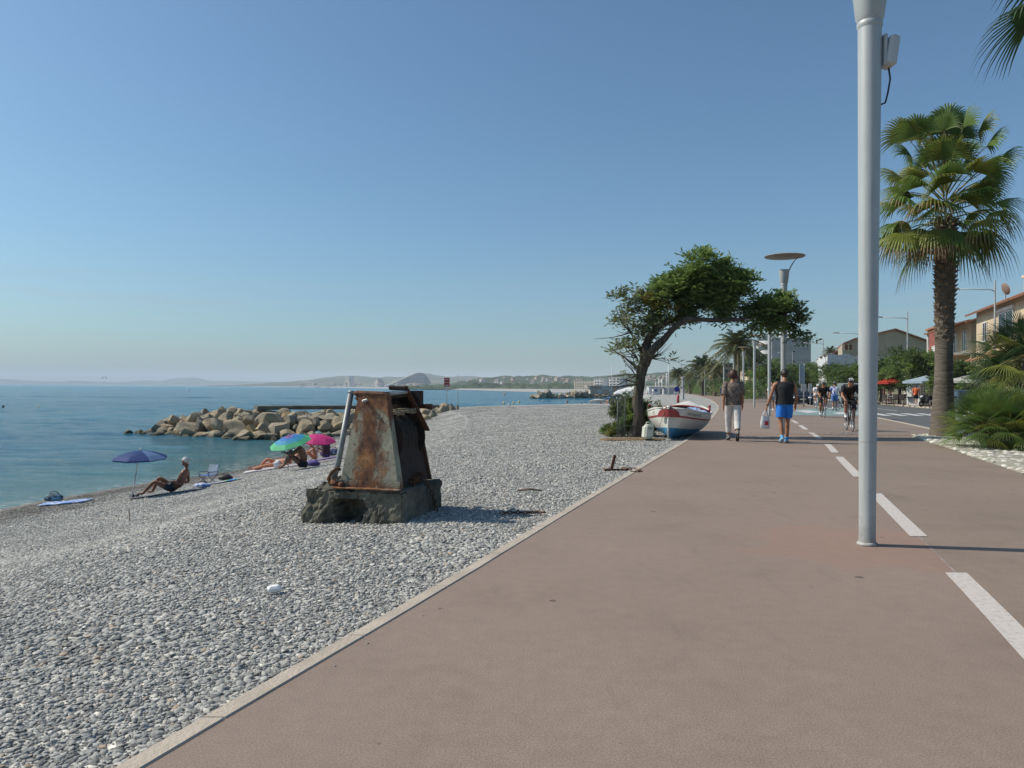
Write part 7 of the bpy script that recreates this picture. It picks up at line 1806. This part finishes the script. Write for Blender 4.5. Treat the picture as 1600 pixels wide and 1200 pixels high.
ridge('middle_hills', [(330,604),(380,601.5),(430,598),(470,595.5),(500,591.5),(520,588.8),(545,587),(570,588.5),(590,589.5),(615,589),(640,588),(652,584.5),(663,582.8),(680,586),(700,588.5),(730,588),(760,589.5),(800,591),(900,592),(1000,590)], 4600, 700, HB, -1.9, 6, .006)
ridge('near_wooded_hills', [(640,603),(680,601.5),(715,598),(740,594),(765,590),(785,588.5),(820,588),(850,587),(890,588),(930,588.5),(960,586),(990,584),(1020,583.5),(1050,581),(1090,580),(1140,578),(1200,580),(1300,585),(1400,590),(1700,596)], 1900, 420, HG, -1.9, 6, .02)
ridge('shore_woods', [(640,606),(690,604.5),(720,602),(735,599),(760,601),(800,600.5),(850,602),(880,600),(905,603),(940,601),(990,600),(1040,600),(1100,600)], 1000, 60, HG, -1.0, 5, .05)
# stepped pyramid buildings of the marina
def spin(t, c, a):
    c = Vector(c); t.matrix_world = Matrix.Translation(c) @ Matrix.Rotation(a, 4, 'Z') @ Matrix.Translation(-c)
def sail(label, prof, d, thick, m, name='stepped_pyramid_building', step=None):
    """prof: outline as (px, py) along the top from left to right"""
    P = [at(px, py, d) for px, py in prof]; t = empty(name, (0,0,0), 0, label, 'building', 'stepped pyramid blocks of the marina'); b = MB()
    xs = [p.x for p in P]; f = lambda x: max(.5, np.interp(x, xs, [p.z for p in P])); n = step or 22; 
    for i in range(n):
        xa = xs[0]+(xs[-1]-xs[0])*i/n; xb = xs[0]+(xs[-1]-xs[0])*(i+1)/n; z = f((xa+xb)/2); z = max(3, round(z/3.2)*3.2); b.box(((xa+xb)/2, d+thick/2+6*math.sin(i*.3), z/2-1), (xb-xa, thick, z+2))
    b.build('wall', m, t); b = MB()
    for k in range(1, 24):
        z = k*3.2*1.6; xx = [x for x in np.linspace(xs[0], xs[-1], 90) if f(x) > z+2]
        if len(xx) > 3: b.box(((xx[0]+xx[-1])/2, d-1.2, z), (xx[-1]-xx[0], 2, .9))
    b.build('balcony', WHT, t)
    if name and step is None: spin(t, ((xs[0]+xs[-1])/2, d, 0), R(-42))
SW = wallm('pale concrete and sunlit edge', (.62,.58,.5)); SG = wallm('tan concrete', (.42,.37,.32)); SB = mat('blue grey painted shade', (.12,.14,.16), .6)  # the blue grey paints the shaded side of the long block into its walls
sail('pale sail shaped stepped building on the far shore, leftmost of the marina blocks', [(538,588),(540,587.4),(543,589),(546,591.5),(549,596),(551,601.5)], 3100, 25, SW)
sail('tan pyramid shaped stepped building between the pale sail and the dark peak', [(577,602),(580,599),(584,595.5),(588,592.5),(591,592),(594,594),(597,598),(599,602)], 3050, 25, SG)
sail('long dark stepped building rising to a peak right of the tan pyramid', [(604,603),(612,600.5),(620,597),(630,592),(640,588),(648,584.5),(654,582.2),(660,583.5),(666,588),(670,594),(674,600),(676,603)], 2900, 25, SB, step=40)
b = MB(); prf = [(600,603.5),(612,599.5),(620,595.8),(630,591),(640,587),(648,583.6),(654,581.6)]
pr = [at(px, py, 2880) for px, py in prf]; b.tube(pr, 2.6, 6); t_ = b.build('painted_sunlit_edge', SW); t_.parent = [o for o in bpy.data.objects if o.get('label', '').startswith('long dark stepped')][0]  # pale tube paints sunlight along the slope of the dark block
# houses scattered over the hillside and along the shores
hw_ = [wallm('far white wall', (.55,.53,.5)), wallm('far cream wall', (.45,.4,.33)), wallm('far tan wall', (.36,.31,.25))]
FT = mat('weathered far roof', (.26,.19,.15), .9, (.34,.27,.22), .1)
def far_house(i):
    b = MB(); w, h = rnd.uniform(5,12), rnd.uniform(3,5.5); b.box((0,0,h/2), (w,8,h), 0); b.add([(-w/2-.5,-4.5,h),(w/2+.5,-4.5,h),(w/2+.5,4.5,h),(-w/2-.5,4.5,h),(-w/3,0,h+2),(w/3,0,h+2)], [(0,1,5,4),(1,2,5),(2,3,4,5),(3,0,4)], 1)
    for k in range(int(w/4)): b.box((-w/2+2+k*4,-4.02,h*.6), (1.4,.1,1.5), 2)
    return b.build('hillside_house', [hw_[i % 3], FT, GLASS])
protos = [far_house(i) for i in range(6)]
def put_house(i, px, py, d, s, lb, g):
    o = protos[i] if i < 6 else copy_tree(protos[i % 6]); p = at(px, py, d); o.location = p; o.scale = (s, s, s); o.rotation_euler = (0, 0, -R(rnd.uniform(15, 75))); tag(o, lb, 'house', g)
i = 0
for k in range(64):
    px = rnd.choice((rnd.uniform(725,890), rnd.uniform(840,1045), rnd.uniform(1010,1048))); py = rnd.uniform(591,601) - (px-800)*.008
    put_house(i, px, py, 1480-(py-585)*14+rnd.uniform(-15,15), rnd.uniform(.35,.85), 'one of the small pale villas dotted over the wooded hillside across the bay', 'villas on the wooded hillside'); i += 1
for k in range(46):
    px = rnd.uniform(470,735); put_house(i, px, 601.2+(px-470)*.0125+rnd.uniform(-1.4,.6)+(1.0 if px < 520 else 0), 2700+rnd.uniform(-60,60), rnd.uniform(.6,1.5), 'one of the tiny pale buildings along the shore below the marina pyramids', 'buildings on the marina shore'); i += 1
# crowd on the far beach
base_adults = []
TR = [mat(f'far swimwear {i}', c, .8) for i, c in enumerate(((.02,.02,.03),(.05,.1,.35),(.4,.05,.06),(.55,.55,.55),(.05,.3,.35)))]
def far_person(px, d, i, kind, lb):
    x = at(px, 620, d).x; z = beach_z(x, d); z = max(z, SEA-.9)
    if i < 5:
        if kind == 's': r = human(lb, (x,d,z), rnd.uniform(-3,3), (J := stand(1.72, .15*i-.2, .2)), (SKIN_TAN, SKIN_DARK, SKO)[i % 3], 1.0, (HAIR_BK, HAIR_BR)[i % 2], 'short', False, 'far bathers on the shingle beyond the crest'); pants(r, J, TR[i], .4, 1.0, 'swimwear')
        else: r = sitter(lb, (x,d,z), (rnd.uniform(-1,1), -1), (SKIN_TAN, SKIN_DARK, SKO)[i % 3], HAIR_BK, TR[i]); r['group'] = 'far bathers on the shingle beyond the crest'
        return r
def lay(px, d):
    x = at(px, 620, d).x; return Vector((x, d, max(beach_z(x, d), SEA-.7)))
fp = far_person(886, 84, 1, 's', 'dark tanned bather standing with a dark blue towel, most prominent of the far bathers'); fp.scale = (1.25,1.0,1.05)
fb = far_person(948, 110, 2, 's', 'one of the small standing bathers on the far shingle')
fc = far_person(930, 92, 3, 'n', 'one of the small seated bathers on the far shingle')
for px, d in ((939,118),(944,104),(955,120),(958,128),(962,112),(964,140),(935,105),(970,135),(909,96),(914,100),(951,132),(1012,150),(1020,150)):
    o = copy_tree(fb); o.location = lay(px, d); o.rotation_euler = (0,0,rnd.random()*6); o['label'] = 'one of the small standing bathers on the far shingle'; o.scale = (1,1,rnd.uniform(.9,1.04))
for px, d in ((921,90),(904,88),(845,86),(941,98),(947,96),(926,99),(899,92),(862,90)):
    o = copy_tree(fc); o.location = lay(px, d); o.rotation_euler = (0,0,rnd.random()*6); o['label'] = 'one of the small seated bathers on the far shingle'
for px, d, c, lb, rad in ((860,92,(.35,.6,.15),'lime green beach parasol low on the far shingle',.8), (881,86,(.1,.5,.5),'turquoise beach parasol left of the standing far bather',.75), (896,95,(.3,.42,.55),'pale blue beach parasol right of the standing far bather',.9), (933,104,(.75,.74,.7),'white beach parasol above the seated far bathers',1.3), (922,96,(.4,.38,.42),'grey mauve beach parasol among the seated far bathers',.9), (952,128,(.1,.25,.5),'small blue beach parasol behind the standing bathers',.9)):
    p = lay(px, d); parasol(lb, p, p+Vector((.1,0,1.75 if px not in (860,881,896,922) else 1.25)), rad, [fab('far cloth '+lb[:9], c)], .3, (1,0,0), R(-10))
for px, d, rad, lb in ((984,142,3.2,'large white beach restaurant parasol left of the leaning tree trunk'), (973,150,2.9,'white beach restaurant parasol left of the largest one'), (992,132,2.6,'white beach restaurant parasol touching the leaning tree trunk'), (977,165,2.6,'farther white beach restaurant parasol between the others')):
    x = at(px, 620, d).x; t = empty('restaurant_parasol', (x, d, beach_z(x, d)), rnd.random(), lb, 'parasol', 'white beach restaurant parasols')
    b = MB(); b.tube([(0,0,0),(0,0,2.6)], .05, 8); b.build('pole', MATS['white mast paint'], t)
    b = MB(); V = [(0,0,3.0)]; n_ = 8
    for r_, z in ((.5,2.75),(1,2.2),(1,1.95)):
        for i in range(n_): a = 2*PI*i/n_; V.append((rad*.62*r_*math.cos(a), rad*.62*r_*math.sin(a), z))
    b.add(V, [(0,1+i,1+(i+1) % n_) for i in range(n_)] + [(1+n_*k+i, 1+n_+n_*k+i, 1+n_+n_*k+(i+1) % n_, 1+n_*k+(i+1) % n_) for k in range(2) for i in range(n_)]); b.build('canopy', mat('white restaurant cloth', (.78,.78,.78), .7, trans=.3), t)
q = at(965, 612, 230); b = MB(); b.bbox((0,0,1.0), (16,5,2.2), .1); b.box((0,0,2.3), (18,6,.3)); tag(b.build('beach_restaurant', mat('peach restaurant wall', (.5,.33,.25), .8, (.55,.5,.45), .4, lo=.49, hi=.51), None, False, (q.x, 235, -.4)), 'low peach and white beach restaurant building behind the white parasols', 'building')
b = MB(); b.bbox((0,0,.9), (10,4,2.4), .1); b.box((0,0,2.2), (11,5,.25)); tag(b.build('beach_restaurant', mat('white restaurant wall', (.62,.6,.58), .8), None, False, (at(945, 612, 270).x, 270, -.4)), 'low white beach restaurant building left of the peach one', 'building')
for px, d, h in ((956,205,7.5),(1003,300,8),(1009,330,9)):
    x = at(px, 610, d).x; b = MB(); b.tube([(0,0,-1),(0,0,h)], [.12,.08], 6); tag(b.build('mast', MATS['white mast paint'], None, True, (x, d, 0)), {956:'pale mast rising above the far bathers',1003:'thin mast seen against the leaning tree trunk',1009:'thin mast right of the leaning tree trunk'}[px], 'mast')
# on and above the water
for px, py, c, lb in ((59,636,(.6,.35,.08),'small yellow orange buoy on the water at the left'), (5,635.5,(.03,.03,.04),'dark swimmer head like float at the far left of the water'), (787,630,(.65,.5,.1),'yellow buoy left end of the row beyond the beach'), (795,632.5,(.65,.6,.5),'pale buoy below the left end of the row'), (802,630,(.65,.5,.1),'second yellow buoy of the row beyond the beach'), (811,629,(.65,.5,.1),'yellow buoy at the right end of the row'), (294,610.5,(.7,.7,.7),'tiny white buoy far out before the hills'), (788,617,(.5,.3,.2),'tiny far buoy beyond the row')):
    p = gp(px, py, SEA+.05); s = p.y/1200*1.9; b = MB(); b.lathe([(s*.2,-s),(s*.9,-s*.3),(s,0),(s*.6,s*.7),(s*.25,s*1.5),(.01,s*1.6)], 12); tag(b.build('buoy', mat('buoy '+lb[:12], c, .5), None, True, p), lb, 'buoy', 'buoys on the water')
for px, py, lb in ((512,606.4,'small white motor boat below the pale sail building'), (471,605.2,'tiny white boat left of the small motor boat'), (497,606,'tiny white boat between the other two far boats')):
    p = gp(px, py, SEA); s = 1.0 if px == 512 else .8; t = empty('motor_boat', p, .3, lb, 'boat', 'far white boats'); b = MB(); s *= p.y/1500
    b.add([(-3*s,-.9*s,.1),(2*s,-.9*s,.1),(3.6*s,0,.2),(2*s,.9*s,.1),(-3*s,.9*s,.1),(-3*s,-1.1*s,1.1*s),(2*s,-1.1*s,1.2*s),(4.2*s,0,1.4*s),(2*s,1.1*s,1.2*s),(-3*s,1.1*s,1.1*s)], [(0,1,6,5),(1,2,7,6),(2,3,8,7),(3,4,9,8),(4,0,5,9),(5,6,7,8,9)]); b.build('hull', MATS['white mast paint'], t); b = MB(); b.box((0,0,1.7*s), (2*s,1.5*s,1.1*s), taper=.7); b.build('cabin', MATS['white mast paint'], t)
p = at(163, 590, 900); t = empty('parasail', p, 0, 'tiny parasail in the air above the far left hills', 'parasail'); b = MB()
b.etube([(-2.6,0,-.8),(-1.8,0,.5),(0,0,1.1),(1.8,0,.5),(2.6,0,-.8)], [.9]*5, [.18]*5, (0,1,0), 10); b.build('canopy', mat('dark kite cloth', (.25,.27,.32), .7), t, True); b = MB(); b.tube([(-2.4,0,-.8),(0,0,-6)], .04, 4); b.tube([(2.4,0,-.8),(0,0,-6)], .04, 4); b.build('lines', MATS['grey pole'], t)

finalize_people()
scatter_all()

# ------------------------------------------------------------------ air, light, render
vm = bpy.data.materials.new('sea haze'); vm.use_nodes = True; vt = vm.node_tree; vt.nodes.clear()
vo = vt.nodes.new('ShaderNodeOutputMaterial'); pv = vt.nodes.new('ShaderNodeVolumePrincipled'); pv.inputs['Color'].default_value = (.80,.88,.98,1); pv.inputs['Density'].default_value = HAZE if 'HAZE' in globals() else .00012; pv.inputs['Anisotropy'].default_value = .0
vt.links.new(pv.outputs[0], vo.inputs['Volume'])
b = MB(); b.add([(-14000,-210,-7.6),(9500,-210,-7.6),(9500,13500,-7.6),(-14000,13500,-7.6),(-14000,-210,190),(9500,-210,190),(9500,13500,190),(-14000,13500,190)], [(3,2,1,0),(4,5,6,7),(0,1,5,4),(1,2,6,5),(2,3,7,6),(3,0,4,7)])
tag(b.build('haze', vm), kind='stuff')
SUN_EL, SUN_AZ = R(44), math.atan2(-1.127, .17)      # azimuth measured from +y towards +x
w = bpy.data.worlds.new('World'); sc.world = w; w.use_nodes = True; N = w.node_tree.nodes; L = w.node_tree.links
sky = N.new('ShaderNodeTexSky'); sky.sky_type = 'NISHITA'; sky.sun_disc = False; sky.sun_elevation = SUN_EL; sky.sun_rotation = SUN_AZ
sky.air_density = 1.0; sky.dust_density = 1.5; sky.ozone_density = 2.5; sky.altitude = 0
# a few thin high streaks of cirrus low over the sea
tc = N.new('ShaderNodeTexCoord'); mp = N.new('ShaderNodeMapping'); mp.inputs['Scale'].default_value = (1.5,1.5,26); mp.inputs['Rotation'].default_value = (0,R(1.5),0); L.new(tc.outputs['Generated'], mp.inputs[0])
cn = n_noise(N, L, mp.outputs[0], 1.6, 6, .55); sep = N.new('ShaderNodeSeparateXYZ'); L.new(tc.outputs['Generated'], sep.inputs[0])
bd = n_ramp(N, L, sep.outputs[2], [(.075,0.),(.095,1.),(.11,1.),(.14,0.)]); cf = n_math(N, L, 'MULTIPLY', n_ramp(N, L, cn, [(.47,0.),(.7,1.)]), bd)
mixc = n_mix(N, L, n_math(N, L, 'MULTIPLY', cf, .30), n_mix(N, L, 1.0, sky.outputs[0], (.79,1.04,1.13), 'MULTIPLY'), (4.2,4.4,4.7))
L.new(mixc, N['Background'].inputs['Color']); N['Background'].inputs['Strength'].default_value = .103
sd = bpy.data.lights.new('sun', 'SUN'); sd.energy = 4.5; sd.angle = R(.55); sd.color = (1,.925,.80); so = bpy.data.objects.new('sun', sd); col.objects.link(so)
sv = Vector((math.sin(SUN_AZ)*math.cos(SUN_EL), math.cos(SUN_AZ)*math.cos(SUN_EL), math.sin(SUN_EL))); so.rotation_euler = sv.to_track_quat('Z', 'Y').to_euler()
sc.view_settings.view_transform = 'Standard'; sc.view_settings.look = 'None'; sc.view_settings.exposure = 0.0; sc.view_settings.gamma = 1
sc.render.engine = 'CYCLES'; sc.cycles.max_bounces = 6; sc.cycles.transparent_max_bounces = 8; sc.cycles.volume_bounces = 1; sc.cycles.use_denoising = True
